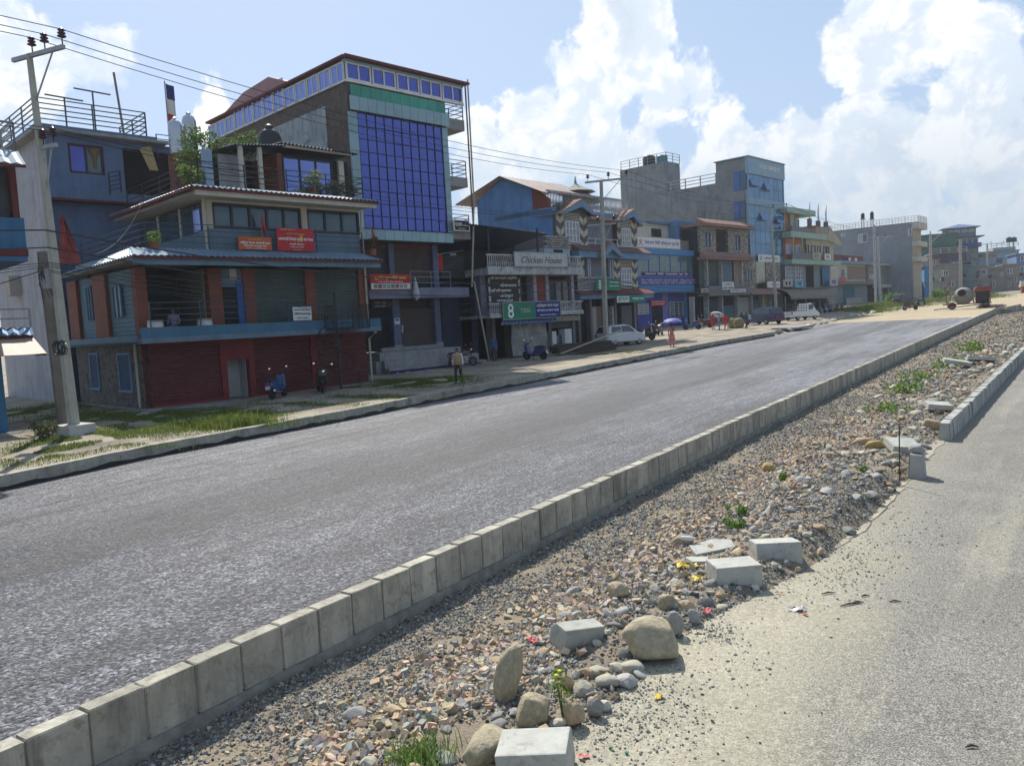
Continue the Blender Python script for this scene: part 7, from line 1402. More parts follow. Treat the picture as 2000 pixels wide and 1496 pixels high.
def put_bike(col, px, py, rz, label, h=.68, dz=0.0, P=None):
    o = BK[col] if col not in used else copy_tree(BK[col]); used.add(col); p = gnd(px, py, h) if P is None else P
    o.location = (p[0], p[1], p[2] + dz); o.rotation_euler = (rad(-6), 0, rz); tag(o, label, 'motorbike', 'parked motorbikes')
put_bike('blue', 545, 777, rad(118), 'blue scooter parked before the red shutters, rear to the road'); put_bike('black', 626, 766, rad(-35), 'black scooter beside the spiral stair'); put_bike('violet', 1046, 703, rad(175), 'violet-fronted scooter in front of the plastic sheet')
put_bike('red', 905, 716, rad(60), 'red and blue motorbike behind the man in the vest'); put_bike('black', 1258, 665, rad(20), 'black motorbike just beyond the white car'); put_bike('red', 1290, 655, rad(100), 'dark motorbike at the hospital door'); put_bike('black', 1272, 656, rad(80), 'black scooter left of the hospital door')
put_bike('blue', 1352, 644, rad(190), 'scooter parked before the folding gate'); put_bike('red', 1376, 641, rad(170), 'motorbike right of the scooter before the folding gate')
for k, (px, py, c) in enumerate(((1606, 612, 'black'), (1616, 611, 'blue'), (1626, 610, 'red'), (1636, 608, 'black'), (1645, 607, 'red'))): put_bike(c, px, py, rad(70 + 9 * k), ('first', 'second', 'third', 'fourth', 'fifth')[k] + ' motorbike from the white pickup in the row of bikes')
put_bike('red', 1778, 606, rad(20), 'motorbike at the edge of the sand road, front wheel to the left', h=.5); put_bike('black', 1800, 596, rad(60), 'dark motorbike beyond the parked dark car'); put_bike('blue', 1935, 578, rad(30), 'green-blue motorbike by the far kerb', h=.5); put_bike('black', 883, 702, rad(75), 'motorbike standing on the entrance steps', dz=.1)
def car(kind, col, label, px, py, rz, h=.68, cat='car'):
    p = gnd(px, py, h); t = empty({'hatch': 'hatchback_car', 'suv': 'parked_car', 'pickup': 'pickup_truck'}[kind], p, rz, label, cat); paint = M(f'car_paint_{kind}_{label[:6]}', col, .3, .06, 2, .02, 30, coat=.6)
    GLC = M('car_glass', (.03, .035, .04), .06, .2, 2, 0, spec=.8)
    if kind == 'pickup':
        L, W_ = 3.9, .78; low = [(-1.9, .55), (-1.9, .95), (.35, .98), (.55, 1.0), (1.45, .95), (1.85, .72), (1.9, .45), (1.8, .35), (-1.8, .35)]; cab = [(.1, .98), (.25, 1.72), (.9, 1.75), (1.45, .97)]; wx = (-1.2, 1.25)
    elif kind == 'suv': L, W_ = 4.3, .88; low = [(-2.1, .5), (-2.12, .95), (-1.9, 1.0), (.9, 1.02), (1.9, .88), (2.12, .65), (2.1, .4), (1.9, .3), (-1.95, .3)]; cab = [(-2.0, 1.0), (-1.75, 1.6), (-.2, 1.68), (.35, 1.55), (1.05, 1.01)]; wx = (-1.35, 1.35)
    else: L, W_ = 3.5, .76; low = [(-1.72, .45), (-1.72, .88), (-1.5, .94), (.95, .95), (1.55, .84), (1.74, .62), (1.72, .35), (1.55, .28), (-1.6, .28)]; cab = [(-1.68, .92), (-1.5, 1.42), (-.2, 1.52), (.35, 1.44), (1.12, .93)]; wx = (-1.12, 1.15)
    bd = MB().prism(low, 'y', -W_, W_).build('body', paint, t, bevel=.06)
    n = len(cab); mb = MB(); b = 0; inn = .14
    zc0 = cab[0][1]; zmx = max(q[1] for q in cab)
    for s in (-1, 1): mb.v += [(q[0], s * (W_ - .03 - inn * (q[1] - zc0) / (zmx - zc0)), q[1]) for q in cab]
    mb.f = [tuple(range(n)), tuple(range(2 * n - 1, n - 1, -1))] + [(i, n + i, n + (i + 1) % n, (i + 1) % n) for i in range(n)]; cb = mb.build('cabin', paint, t, bevel=.03)
    def sidewin(x0, x1, z0, z1, sl0=0, sl1=0):
        for s in (-1, 1):
            yy = lambda z: s * (W_ - .03 - inn * (z - zc0) / (zmx - zc0) + .012); MB().quad((x0, yy(z0), z0), (x1, yy(z0), z0), (x1 + sl1, yy(z1), z1), (x0 + sl0, yy(z1), z1)).build('side_window', GLC, cb, fix=False)
    def endwin(a, c, k=.1):
        (xa, za), (xb, zb) = a, c; d = Vector((xb - xa, 0, zb - za)); nrm = Vector((d.z, 0, -d.x)).normalized() * .02
        if nrm.x * (1 if (xa + xb) / 2 > -.2 else -1) < 0: nrm = -nrm
        A, C_ = Vector((xa, 0, za)).lerp(Vector((xb, 0, zb)), k) + nrm, Vector((xa, 0, za)).lerp(Vector((xb, 0, zb)), 1 - k) + nrm; ya = W_ - .12 - inn * (A.z - zc0) / (zmx - zc0); yb = W_ - .12 - inn * (C_.z - zc0) / (zmx - zc0); MB().quad((A.x, -ya, A.z), (A.x, ya, A.z), (C_.x, yb, C_.z), (C_.x, -yb, C_.z)).build('windscreen', GLC, cb, fix=False)
    if kind == 'pickup': sidewin(.35, .95, 1.05, 1.6, .08, .2); endwin(cab[3], cab[2]); endwin(cab[0], cab[1])
    elif kind == 'suv': sidewin(-1.75, -.75, 1.08, 1.5, .12, .05); sidewin(-.65, .75, 1.08, 1.55, 0, -.5); endwin(cab[4], cab[3]); endwin(cab[0], cab[1])
    else: sidewin(-1.4, -.5, .98, 1.38, .1, .02); sidewin(-.42, .8, .98, 1.4, 0, -.48); endwin(cab[4], cab[3]); endwin(cab[0], cab[1])
    for x in wx:
        for s in (-1, 1): w = torus(MB(), (x, s * (W_ - .1), .3), .21, .09).build('wheel', RUB, t, smooth=True); MB().lathe([(.17, -.04), (.19, .0), (.12, .05)], (x, s * (W_ - .04), .3), 12, 'y').build('hub', STEELP, w)
    fx = low[5][0]; bx = low[0][0]
    for s in (-1, 1): MB().box(fx - .16, fx + .02, s * W_ * .72 - .14, s * W_ * .72 + .14, .62 if kind != 'suv' else .7, .76 if kind != 'suv' else .84).build('headlight', MIRR, t, bevel=.03); MB().box(bx - .02, bx + .06, s * W_ * .8 - .1, s * W_ * .8 + .1, .68, .88).build('tail_light', RED, t, bevel=.02); MB().box(.55, .72, s * (W_ + .04) - .06, s * (W_ + .04) + .06, 1.0, 1.12).build('side_mirror', paint, t, bevel=.03)
    MB().box(fx - .08, fx + .06, -W_ * .95, W_ * .95, .34, .52).build('front_bumper', paint, t, bevel=.04); MB().box(fx - .02, fx + .04, -W_ * .5, W_ * .5, .53, .66).build('grille', BLKP, t); MB().box(bx - .07, bx + .05, -W_ * .95, W_ * .95, .36, .56).build('rear_bumper', paint, t, bevel=.04); MB().box(bx - .03, bx - .0, -.25, .25, .6, .74).build('number_plate', PLATE if kind != 'suv' else RED, t)
    if kind == 'pickup':
        mb = MB().box(-1.9, .05, -W_, W_, .95, 1.0)
        for x in np.linspace(-1.85, 0, 6):
            for s in (-1, 1): mb.box(x - .02, x + .02, s * W_ - .02, s * W_ + .02, 1.0, 1.75)
        for z in (1.25, 1.5, 1.72):
            for s in (-1, 1): mb.box(-1.87, .02, s * W_ - .015, s * W_ + .015, z, z + .04)
            mb.box(-1.9, -1.86, -W_, W_, z, z + .04)
        mb.build('cargo_cage', M('cage_paint', (.1, .09, .085), .6), t)
    return t
car('hatch', (.5, .52, .54), 'silver-white hatchback parked before the patterned house', 1212, 675, rad(68)); c_ = car('suv', (.02, .028, .085), 'dark blue car parked rear-on by the third pole', 1490, 634, rad(150)); car('pickup', (.62, .62, .6), 'white pickup with a caged cargo bed', 1565, 625, rad(60), cat='truck'); car('suv', (.02, .025, .04), 'black car parked before the low shops', 1768, 596, rad(60)); 
# ---- timber stack and stall beside pole 2
t = empty('timber_pile', gnd(1140, 690, .68), rad(60), 'pile of dark planks and a leaning bamboo beside the second pole', 'timber'); [MB().box(-2, 2.2, -.4 + .25 * k, -.2 + .25 * k, .1 + .12 * (k % 3), .2 + .12 * (k % 3) + .25).build('plank', M('dark_wood', (.06, .045, .04), .9, .3, 4), t) for k in range(5)]; MB().tube([(-2, -.6, .1), (2.5, -.5, 1.3)], .05, 6).build('bamboo', M('bamboo', (.36, .32, .25)), t)
# ================================================================ concrete mixer with its engine on a trailer
P = gnd(1893, 603, .4); t = empty('concrete_mixer', P, rad(10), 'concrete mixer drum on a wheeled frame with a red-hooded engine', 'mixer'); sc_m = 1.25; GREYM = M('mixer_grey', (.2, .19, .18), .7, .25, 3, .2, dirt=(.16, .13, .1), dirt_amt=.5); RUST = M('mixer_red', (.26, .06, .04), .7, .3, 3, .15)
dr = MB().lathe([(.42, -.15), (.62, .1), (.98, .55), (1.0, .95), (.8, 1.35), (.3, 1.5)], n=22, axis='y').build('drum', GREYM, t, smooth=True); dr.location = (-.75, -.75, 1.75); dr.rotation_euler = (rad(-22), 0, rad(-15)); md = MB().lathe([(.4, -.152), (.4, -.12)], n=18, axis='y').build('drum_mouth', DARKIN, dr)
torus(MB(), (0, 0, 0), .44, .04, 20, 6).build('drum_rim', GREYM, dr).location = (0, -.15, 0)
MB().box(-2.6, 2.2, -.06, .06, .5, .62).box(-2.6, 2.2, .8, .92, .5, .62).box(-2.6, -2.48, -.06, .92, .5, .62).box(2.1, 2.2, -.06, .92, .5, .62).build('frame', RUST, t); MB().tube([(-2.2, 0, .55), (-1.7, 0, 1.9), (-1.0, .2, 2.0)], .07, 6).tube([(.5, 0, .55), (.2, .2, 1.9)], .07, 6).build('drum_yoke', GREYM, t); MB().tube([(-2.2, .4, .6), (-2.3, .4, 2.6), (-1.6, .4, 3.2)], .05, 6).build('hoist_arm', RUST, t)
MB().box(.7, 2.0, .0, .9, .62, 1.9).build('engine_block', BLKP, t, bevel=.05); MB().prism([(.55, 1.95), (2.15, 1.95), (2.15, 2.25), (1.9, 2.4), (.8, 2.4), (.55, 2.25)], 'y', -.15, 1.05).build('engine_hood', RUST, t)
for q in (.65, 2.05): MB().tube([(q, -.08, .6), (q, -.08, 1.95)], .05, 5).build('hood_post', RUST, t)
for x_, y_ in ((-1.7, -.35), (-1.7, 1.2), (1.6, -.35), (1.6, 1.2)): w = torus(MB(), (x_, y_, .38), .28, .12, 18, 8).build('wheel', RUB, t, smooth=True); MB().lathe([(.2, -.06), (.22, .06)], (x_, y_, .38), 12, 'y').build('hub', RUST, w)
MB().hexa([(-3.6, -1.0, .0), (1.9, -.75, .45), (1.9, -.45, .45), (-3.6, -.7, .0)], [(-3.6, -1.0, .1), (1.9, -.75, .55), (1.9, -.45, .55), (-3.6, -.7, .1)]).build('tow_bar', GREYM, t); t.scale = (1.05,) * 3
t = empty('cement_bags', gnd(1930, 601, .4), 0, 'heap of crumpled pink cement sacks right of the mixer', 'sacks'); [MB().lathe([(.1, 0), (.45, .08), (.5, .2), (.3, .32), (.05, .36)], (k * .55 - .8, .2 * (k % 2), 0), 8).build('sack', M('pink_sack', (.42, .27, .24), .9, .3, 5, .4, 8), t) for k in range(5)]
t = empty('road_roller', gnd(2004, 572, .4), rad(100), 'road roller drum entering at the right edge', 'roller'); MB().lathe([(.75, -.9), (.75, .9)], (0, 0, .75), 22, 'y').build('drum', RUST, t, smooth=False); MB().box(-.4, 2.6, -1.0, 1.0, 1.3, 1.7).build('frame', M('roller_cream', (.5, .45, .35), .6), t); MB().box(1.0, 2.6, -.8, .8, 1.7, 2.6).build('cab', M('roller_cream', (.5, .45, .35)), t)

# ================================================================ people
SKIN = M('skin', (.20, .11, .075), .6, .08, 6, .02); HAIR = M('hair', (.012, .011, .011), .6, .1)
def person(pose, top, bottom, label, P, rz, H=1.65, extra=None, hat=False, longtop=0.0, skirt=None):
    """one skinned mesh; regions of it carry skin, hair, top and bottom colours"""
    J = dict(pel=(0, 0, .93), spi=(0, .01, 1.13), che=(0, .0, 1.31), nek=(0, .0, 1.45), hd0=(0, .015, 1.53), hd1=(0, .02, 1.62), hd2=(0, .01, 1.70), shL=(.18, 0, 1.38), shR=(-.18, 0, 1.38), elL=(.235, -.01, 1.12), elR=(-.235, -.01, 1.12), wrL=(.235, .06, .88), wrR=(-.235, .06, .88), haL=(.235, .08, .79), haR=(-.235, .08, .79), hiL=(.09, 0, .9), hiR=(-.09, 0, .9), knL=(.095, .015, .5), knR=(-.095, .015, .5), anL=(.095, -.02, .09), anR=(-.095, -.02, .09), toL=(.1, .12, .04), toR=(-.1, .12, .04)); J.update(pose)
    Rr = dict(pel=.15, spi=.13, che=.155, nek=.055, hd0=.075, hd1=.098, hd2=.075, shL=.075, shR=.075, elL=.048, elR=.048, wrL=.034, wrR=.034, haL=.04, haR=.04, hiL=.1, hiR=.1, knL=.065, knR=.065, anL=.045, anR=.045, toL=.042, toR=.042)
    E_ = [('pel', 'spi'), ('spi', 'che'), ('che', 'nek'), ('nek', 'hd0'), ('hd0', 'hd1'), ('hd1', 'hd2'), ('che', 'shL'), ('che', 'shR'), ('shL', 'elL'), ('elL', 'wrL'), ('wrL', 'haL'), ('shR', 'elR'), ('elR', 'wrR'), ('wrR', 'haR'), ('pel', 'hiL'), ('pel', 'hiR'), ('hiL', 'knL'), ('knL', 'anL'), ('anL', 'toL'), ('hiR', 'knR'), ('knR', 'anR'), ('anR', 'toR')]
    ks = list(J); me = bpy.data.meshes.new('body'); me.from_pydata([J[k] for k in ks], [(ks.index(a), ks.index(b)) for a, b in E_], []); o = bpy.data.objects.new('body', me); COL.objects.link(o)
    m = o.modifiers.new('s', 'SKIN'); sv_ = me.skin_vertices[0].data
    for i, k in enumerate(ks): sv_[i].radius = (Rr[k], Rr[k] * (.72 if k in ('pel', 'spi', 'che') else 1)); sv_[i].use_root = k == 'pel'
    o.modifiers.new('u', 'SUBSURF').levels = 2; dg = bpy.context.evaluated_depsgraph_get(); dg.update(); m2 = bpy.data.meshes.new_from_object(o.evaluated_get(dg)); bpy.data.objects.remove(o)
    for mt in (SKIN, HAIR, top, bottom): m2.materials.append(mt)
    wr = [Vector(J['haL']), Vector(J['haR'])]; fe = [Vector(J['toL']), Vector(J['toR']), Vector(J['anL']), Vector(J['anR'])]
    for f in m2.polygons:
        c = f.center; f.use_smooth = True
        if c.z > Vector(J['nek']).z + .02: f.material_index = 1 if (c.z > J['hd1'][2] + .03 or c.y < J['hd1'][1] - .02) else 0
        elif min((c - w).length for w in wr) < .13: f.material_index = 0
        elif min((c - w).length for w in fe) < .1: f.material_index = 1
        else: f.material_index = 2 if c.z > J['pel'][2] - .03 - longtop else 3
    t = empty('person', P, rz, label, 'person'); s = H / 1.78; t.scale = (s, s, s); link('body', m2, t)
    if longtop: MB().lathe([(.17, 1.0), (.2, .8), (.25, .93 - longtop), (.24, .93 - longtop)], n=14).build('tunic', top, t, smooth=True)
    if skirt: MB().lathe([(.15, 1.0), (.2, .8), (.26, .2), (.25, .18)], n=14).build('skirt', skirt, t, smooth=True)
    if extra: extra(t)
    # face: eyes, nose, mouth, ears
    x_, y_, z_ = J['hd1']; MB().lathe([(.012, 0), (.018, .02), (.004, .035)], (x_, y_ + .09, z_ - .03), 6, 'y').build('nose', SKIN, t)
    for s_ in (-1, 1): MB().lathe([(.008, 0), (.012, .006), (.004, .012)], (x_ + s_ * .035, y_ + .09, z_), 6, 'y').build('eye', HAIR, t); MB().lathe([(.012, 0), (.028, .008), (.01, .018)], (x_ + s_ * .095, y_, z_ - .015), 6, 'x').build('ear', SKIN, t)
    for sd, sx in (('L', 1), ('R', -1)):       # fingers
        h0, w0 = Vector(J['ha' + sd]), Vector(J['wr' + sd]); d = (h0 - w0).normalized(); sdv = d.cross(Vector((sx, 0, .2))).normalized()
        for k in range(4): b0 = h0 + sdv * (.018 * (k - 1.5)); MB().tube([b0, b0 + d * (.05 - .005 * abs(k - 1.3)), b0 + d * .075 + Vector((-sx * .02, 0, -.005))], [.012, .011, .008], 5).build('finger', SKIN, t)
        MB().tube([h0 - d * .02 + sdv * .03, h0 + sdv * .06 + d * .025, h0 + sdv * .06 + d * .05], [.014, .012, .009], 5).build('thumb', SKIN, t)
    return t
def cloth(n, c): return M('cloth_' + n, c, .9, .15, 6, .15, 40)
walk = dict(hiL=(.09, .02, .9), knL=(.095, .16, .52), anL=(.095, .12, .12), toL=(.1, .27, .08), knR=(-.095, -.02, .5), anR=(-.095, -.22, .13), toR=(-.1, -.12, .04))
hold = dict(elR=(-.24, .12, 1.16), wrR=(-.12, .28, 1.3), haR=(-.1, .3, 1.38))
def vest(t): MB().lathe([(.2, .9), (.21, 1.05), (.215, 1.25), (.2, 1.4), (.12, 1.44)], n=14).build('vest', cloth('vest', (.33, .22, .13)), t, smooth=True)
PM = gnd(897, 750, .68); person(walk, cloth('white_shirt', (.5, .52, .55)), cloth('black_trousers', (.02, .02, .022)), 'man in a tan vest and dark trousers walking along the verge', PM, rad(200), 1.62, vest)
def umbrella(P, rz, r, label, mat, inner=None, tilt=0.0, hgt=2.0, closed=False):
    t = empty('umbrella', P, rz, label, 'umbrella'); t.rotation_euler = (tilt, 0, rz); n = 8
    mb = MB(); b = 0; rows = 5
    for i in range(rows + 1):
        f = i / rows
        for k in range(n * 2):
            a = 2 * math.pi * k / (n * 2); rr = r * math.sin(f * 1.25) / math.sin(1.25) * (1 if k % 2 == 0 else 1 - .07 * f); mb.v.append((rr * math.cos(a), rr * math.sin(a), hgt - .38 * r * (1 - math.cos(f * 1.25)) / (1 - math.cos(1.25)) - (.0 if k % 2 == 0 else -.02 * f)))
    for i in range(rows):
        for k in range(n * 2): mb.f.append((i * 2 * n + k, i * 2 * n + (k + 1) % (2 * n), (i + 1) * 2 * n + (k + 1) % (2 * n), (i + 1) * 2 * n + k))
    mb.build('canopy', mat, t, fix=False); MB().tube([(0, 0, hgt + .06), (0, 0, hgt - .75)], .01, 5).build('shaft', CHROME, t)
    rb = MB()
    for k in range(n): a = 2 * math.pi * k / n; rb.tube([(0, 0, hgt - .05), (r * .6 * math.cos(a), r * .6 * math.sin(a), hgt - .17 * r - .02), (r * .97 * math.cos(a), r * .97 * math.sin(a), hgt - .38 * r - .01)], .006, 3)
    rb.build('rib', CHROME, t); MB().tube([(0, 0, hgt - .75), (0, 0, hgt - .83), (0, .03, hgt - .86), (0, .06, hgt - .83)], .014, 5).build('handle', BLKP, t); return t
PW = gnd(1313, 678, .68); PINK = cloth('pink', (.55, .24, .20)); person({**walk, **hold}, PINK, PINK, 'woman in a pink dress walking under an umbrella', PW, rad(200), 1.55, longtop=.45, skirt=PINK); umbrella((PW[0], PW[1] + .05, PW[2]), rad(40), .62, 'dark blue umbrella with a pale top held by the woman in pink', M('umbrella_blue', (.10, .12, .36), .6, .1), hgt=1.85, tilt=rad(8))
g0 = gnd(1404, 646, .68)
person(hold, cloth('red_top', (.35, .05, .05)), cloth('red_low', (.3, .06, .05)), 'person in red standing under the white umbrella', gnd(1393, 645, .68), rad(30), 1.55, longtop=.35); q = gnd(1393, 645, .68); umbrella((q[0] + .1, q[1] + .15, q[2]), 0, .65, 'white patterned umbrella tilted towards the road', M('umbrella_white', (.5, .5, .58), .7, .15, 8), hgt=1.75, tilt=rad(-25))
person({}, cloth('grey_top', (.2, .24, .28)), cloth('blue_low', (.12, .2, .3)), 'person in grey-blue between the umbrella and the person in a red top', gnd(1405, 645.5, .68), rad(120), 1.68); person(walk, cloth('bright_red', (.5, .05, .04)), cloth('pale_red', (.45, .2, .17)), 'person in a bright red top nearest the jute sacks', gnd(1416, 645, .68), rad(230), 1.55, longtop=.25); person({}, cloth('red_top', (.35, .05, .05)), cloth('light_blue', (.25, .4, .5)), 'child in red and light blue beside the jute sacks', gnd(1423, 643, .68), rad(180), 1.25)
for k, px in enumerate((1432, 1443)): q = gnd(px, 641, .68); o = MB().lathe([(.35, 0), (.48, .15), (.5, .6), (.4, .85), (.2, .95)], n=12).build('jute_sack', M('jute', (.22, .18, .09), .95, .3, 5, .4), smooth=True); o.location = q; tag(o, ('left', 'right')[k] + ' one of the two full jute sacks', 'sack', 'jute sacks')
person({}, cloth('dark_top', (.05, .05, .06)), cloth('black_trousers', (.02, .02, .022)), 'person in dark clothes left of the one with the grey bag', gnd(1449, 640, .68), rad(20), 1.5); person(walk, cloth('navy_top', (.05, .06, .12)), cloth('black_trousers', (.02, .02, .022)), 'person walking with a pale grey bag by the dark blue car', gnd(1458, 643, .68), rad(250), 1.62); q = gnd(1461, 630, .68); o = MB().box(-.25, .25, -.1, .1, .8, 1.25).build('shoulder_bag', cloth('bag', (.3, .33, .38)), bevel=.05); o.location = gnd(1462, 642, .68); tag(o, 'pale grey bag carried beside the dark blue car', 'bag')
sit = dict(knL=(.1, .42, .9), knR=(-.1, .42, .9), anL=(.1, .44, .5), anR=(-.1, .44, .5), toL=(.1, .58, .46), toR=(-.1, .58, .46), haL=(.2, .35, 1.0), haR=(-.2, .35, 1.0), wrL=(.22, .28, 1.0), wrR=(-.22, .28, 1.0))
q = h1.world(h1.x(337, 600, 1.0), 1.0, zp0 - .45); person(sit, cloth('lilac_shirt', (.28, .26, .36)), cloth('black_trousers', (.02, .02, .022)), 'person in a lilac shirt seated on the first-floor balcony', q, rad(225), 1.7); c0 = h1.thing('balcony_chair', h1.x(337, 600, 1.0), 1.1, zp0, 'dark bench under the seated person on the balcony', 'bench'); MB().box(-.5, .5, -.25, .25, .38, .44).build('seat', BLKP, c0); [MB().box(sx * .45 - .03, sx * .45 + .03, sy * .2 - .03, sy * .2 + .03, 0, .38).build('leg', BLKP, c0) for sx in (-1, 1) for sy in (-1, 1)]
person({}, cloth('blue_shirt', (.06, .11, .25)), cloth('dark_low', (.04, .04, .05)), 'person in a blue shirt standing in the dark shop entrance', gnd(966, 706, .68), rad(200), 1.6)
# white plastic pots on the balcony
for px, lab in ((303, 'left white plastic drum on the first-floor balcony'), (400, 'right white plastic tub on the first-floor balcony')): tt = h1.thing('plastic_tub', h1.x(px, 630, -.7), -.7, zp0, lab, 'tub'); MB().lathe([(.22, 0), (.27, .1), (.3, .5), (.27, .62), (.31, .66)], n=14).build('body', WHT, tt, smooth=True)
# stones edging the far verge and the culvert slab
EDG = [boulder_mesh('stone', 300 + i, 2, .25, .7, True) for i in range(5)]
for i in range(46):
    y = LEY[len(LKX) - 1] + 1 + i * 1.45; s = random.uniform(.18, .42); mk_stone('edge_stone', random.choice(EDG), m_palb, (lex(y) - random.uniform(.0, .7), y, gz(y) + ROAD + s * .3), (s * 1.3, s, s * .8), (random.uniform(-.3, .3), random.uniform(-.3, .3), random.uniform(0, 6)), ('small' if s < .26 else 'medium' if s < .34 else 'large') + ' pale rough edge stone of the far verge, ' + ('by the culvert slab' if i < 8 else 'before the white pickup' if i < 16 else 'before the row of bikes' if i < 26 else 'below the paired poles' if i < 36 else 'farthest up the road'), 'stone', 'edge stones of the far verge')
o = MB().hexa([(-1.2, -2.2, 0), (1.0, -2.6, 0), (1.1, 2.8, 0), (-1.0, 2.4, 0)], [(-1.2, -2.2, .18), (1.0, -2.6, .16), (1.1, 2.8, .2), (-1.0, 2.4, .18)]).build('culvert_slab', GREYC, bevel=.02); o.location = gnd(1548, 642, ROAD + .14); tag(o, 'thin concrete culvert slab where the far kerb ends', 'slab')

# ================================================================ plants and litter
def blades(name, pts, hts, mat, cols, w=.007):
    """grass blades: bent triangles pairs"""
    n = len(pts); a = rng.uniform(0, 6.28, n); lean = rng.normal(0, .35, (n, 2)) * hts[:, None]; d = np.stack([np.cos(a), np.sin(a), np.zeros(n)], 1) * (w * (1 + hts * 2))[:, None]
    mid = pts + np.concatenate([lean * .35, (hts * .6)[:, None]], 1); tip = pts + np.concatenate([lean, (hts * rng.uniform(.8, 1, n))[:, None]], 1)
    V = np.stack([pts - d, pts + d, mid + d * .7, mid - d * .7, tip], 1).reshape(-1, 3); b = (np.arange(n) * 5)[:, None]
    F = np.concatenate([np.concatenate([b + 0, b + 1, b + 2], 1), np.concatenate([b + 0, b + 2, b + 3], 1), np.concatenate([b + 3, b + 2, b + 4], 1)]); return np_mesh(name, V, F, mat, cols=np.repeat(cols, 5, 0))
def grass(name, patches, hmin, hmax, zf, dens):
    P_ = []; Hh = []
    for (px, py, rx, ry, f) in patches:
        c = gnd(px, py, .68); n = int(rx * ry * dens * 3.14 * f); u = rng.normal(0, .5, (n, 2)); x_ = c[0] + u[:, 0] * rx; y_ = c[1] + u[:, 1] * ry
        k = np.array([mnoise.noise(Vector((x_[i] * .8, y_[i] * .8, 3))) for i in range(n)]) > -.15; x_, y_ = x_[k], y_[k]
        P_ += [(x_[i], y_[i], zf(x_[i], y_[i])) for i in range(len(x_))]; Hh += list(rng.uniform(hmin, hmax, len(x_)) * rng.uniform(.6, 1.2, len(x_)))
    P_ = np.array(P_); n = len(P_); k = rng.uniform(.6, 1.5, n)[:, None]; cols = np.array([.08, .125, .028]) * k * np.stack([rng.uniform(.8, 1.5, n), np.ones(n), rng.uniform(.6, 1.2, n)], 1); return tag(blades(name, P_, np.array(Hh), LEAF, cols), kind='stuff')
grass('verge_grass', [(110, 875, 2.0, 1.6, 1.2), (190, 852, 2.6, 1.6, 1.2), (70, 895, 1.6, 1.2, .8), (300, 838, 3, 1.5, .8), (400, 822, 3.5, 1.3, 1), (480, 812, 3, 1.0, .9), (330, 812, 3, 1.6, 1), (430, 806, 3, 1.3, 1), (200, 812, 4, 2, .8), (90, 800, 3, 3, .8), (600, 790, 3.5, .7, .7), (720, 775, 3, .8, .9), (800, 752, 2.5, 1.6, 1.2), (850, 745, 2.5, 1.6, 1.2), (780, 745, 2.5, 1.5, 1), (880, 738, 1.6, 1.2, .6), (260, 868, 2.4, .5, .5), (1190, 690, 2.2, 1.5, .6)], .03, .10, verge_z, 560)
def zmed(x, y): return gz(y) + med_h(x, y)
c = gnd(820, 1488, 0); n = 420; u = rng.normal(0, .13, (n, 2)); P_ = np.array([(c[0] + a, c[1] + b, zmed(c[0] + a, c[1] + b)) for a, b in u]); k = rng.uniform(.6, 1.4, n)[:, None]
o = blades('grass_tuft', P_, rng.uniform(.08, .24, n), LEAF, np.array([.1, .16, .04]) * k, .004); tag(o, kind='stuff')
grass('roadside_weeds', [(430, 833, 1.8, .8, 1.6), (455, 828, 1.8, .7, 1.6), (470, 826, 1.5, .7, 1.2)], .15, .42, verge_z, 240)
grass('far_grass', [(1725, 600, 3, 9, 1), (1700, 606, 3, 6, 1), (1745, 597, 3, 8, 1), (1640, 606, 4, 5, .7), (1830, 589, 3, 9, .7), (1790, 594, 2.5, 8, .6), (1920, 579, 4, 12, .6)], .3, 1.0, verge_z, 40)
def weed(px, py, r, hgt, n, label, h=0.0, col=(.09, .17, .04), flower=False, name='weed', size=.03):
    p = gnd(px, py, h); zz_ = gz(p[1]) + (med_h(p[0], p[1]) if h < .3 else VERGE); t = empty(name, (p[0], p[1], zz_), 0, label, 'weed'); mb = MB(); pts = []
    for k in range(max(4, int(n / 40))): a = random.uniform(0, 6.28); rr = r * random.random(); q = (rr * math.cos(a), rr * math.sin(a), hgt * random.uniform(.4, 1)); mb.tube([(q[0] * .2, q[1] * .2, 0), (q[0] * .7, q[1] * .7, q[2] * .6), q], [.006, .005, .003], 4); pts.append((*q, r * .35))
    mb.build('stem', M('weed_stem', (.1, .15, .05), .8), t); leaf_cloud('foliage', pts, n, size, LEAF, t, col=col)
    if flower: [MB().lathe([(.004, 0), (.018, .008), (.02, .016), (.006, .022)], (q[0], q[1], q[2] + .02), 6).build('flower', M('yellow_flower', (.7, .55, .02), .7), t) for q in pts[:6]]
weed(1100, 1405, .26, .36, 150, 'tall flowering weed between the boulders', flower=True, size=.02); weed(1425, 1048, .2, .15, 240, 'small green weed behind the broken slabs'); weed(1440, 1020, .2, .14, 200, 'small weed amid the grey rubble'); weed(1730, 805, .6, .14, 380, 'bushy weed patch along the gravel left of the slabs', size=.05); weed(1765, 768, .7, .16, 380, 'weed patch farther along the gravel', size=.06); weed(1850, 720, .9, .22, 400, 'tall weeds among the far rubble', size=.07); weed(1800, 745, .8, .2, 360, 'weeds between the pale slabs up the median', size=.06); weed(1900, 690, 1.1, .25, 380, 'farthest weed patch on the median', size=.08); weed(1685, 942, .15, .12, 120, 'tiny weed beside the steel rod'); weed(1528, 950, .2, .12, 160, 'tiny weed in the middle rubble')
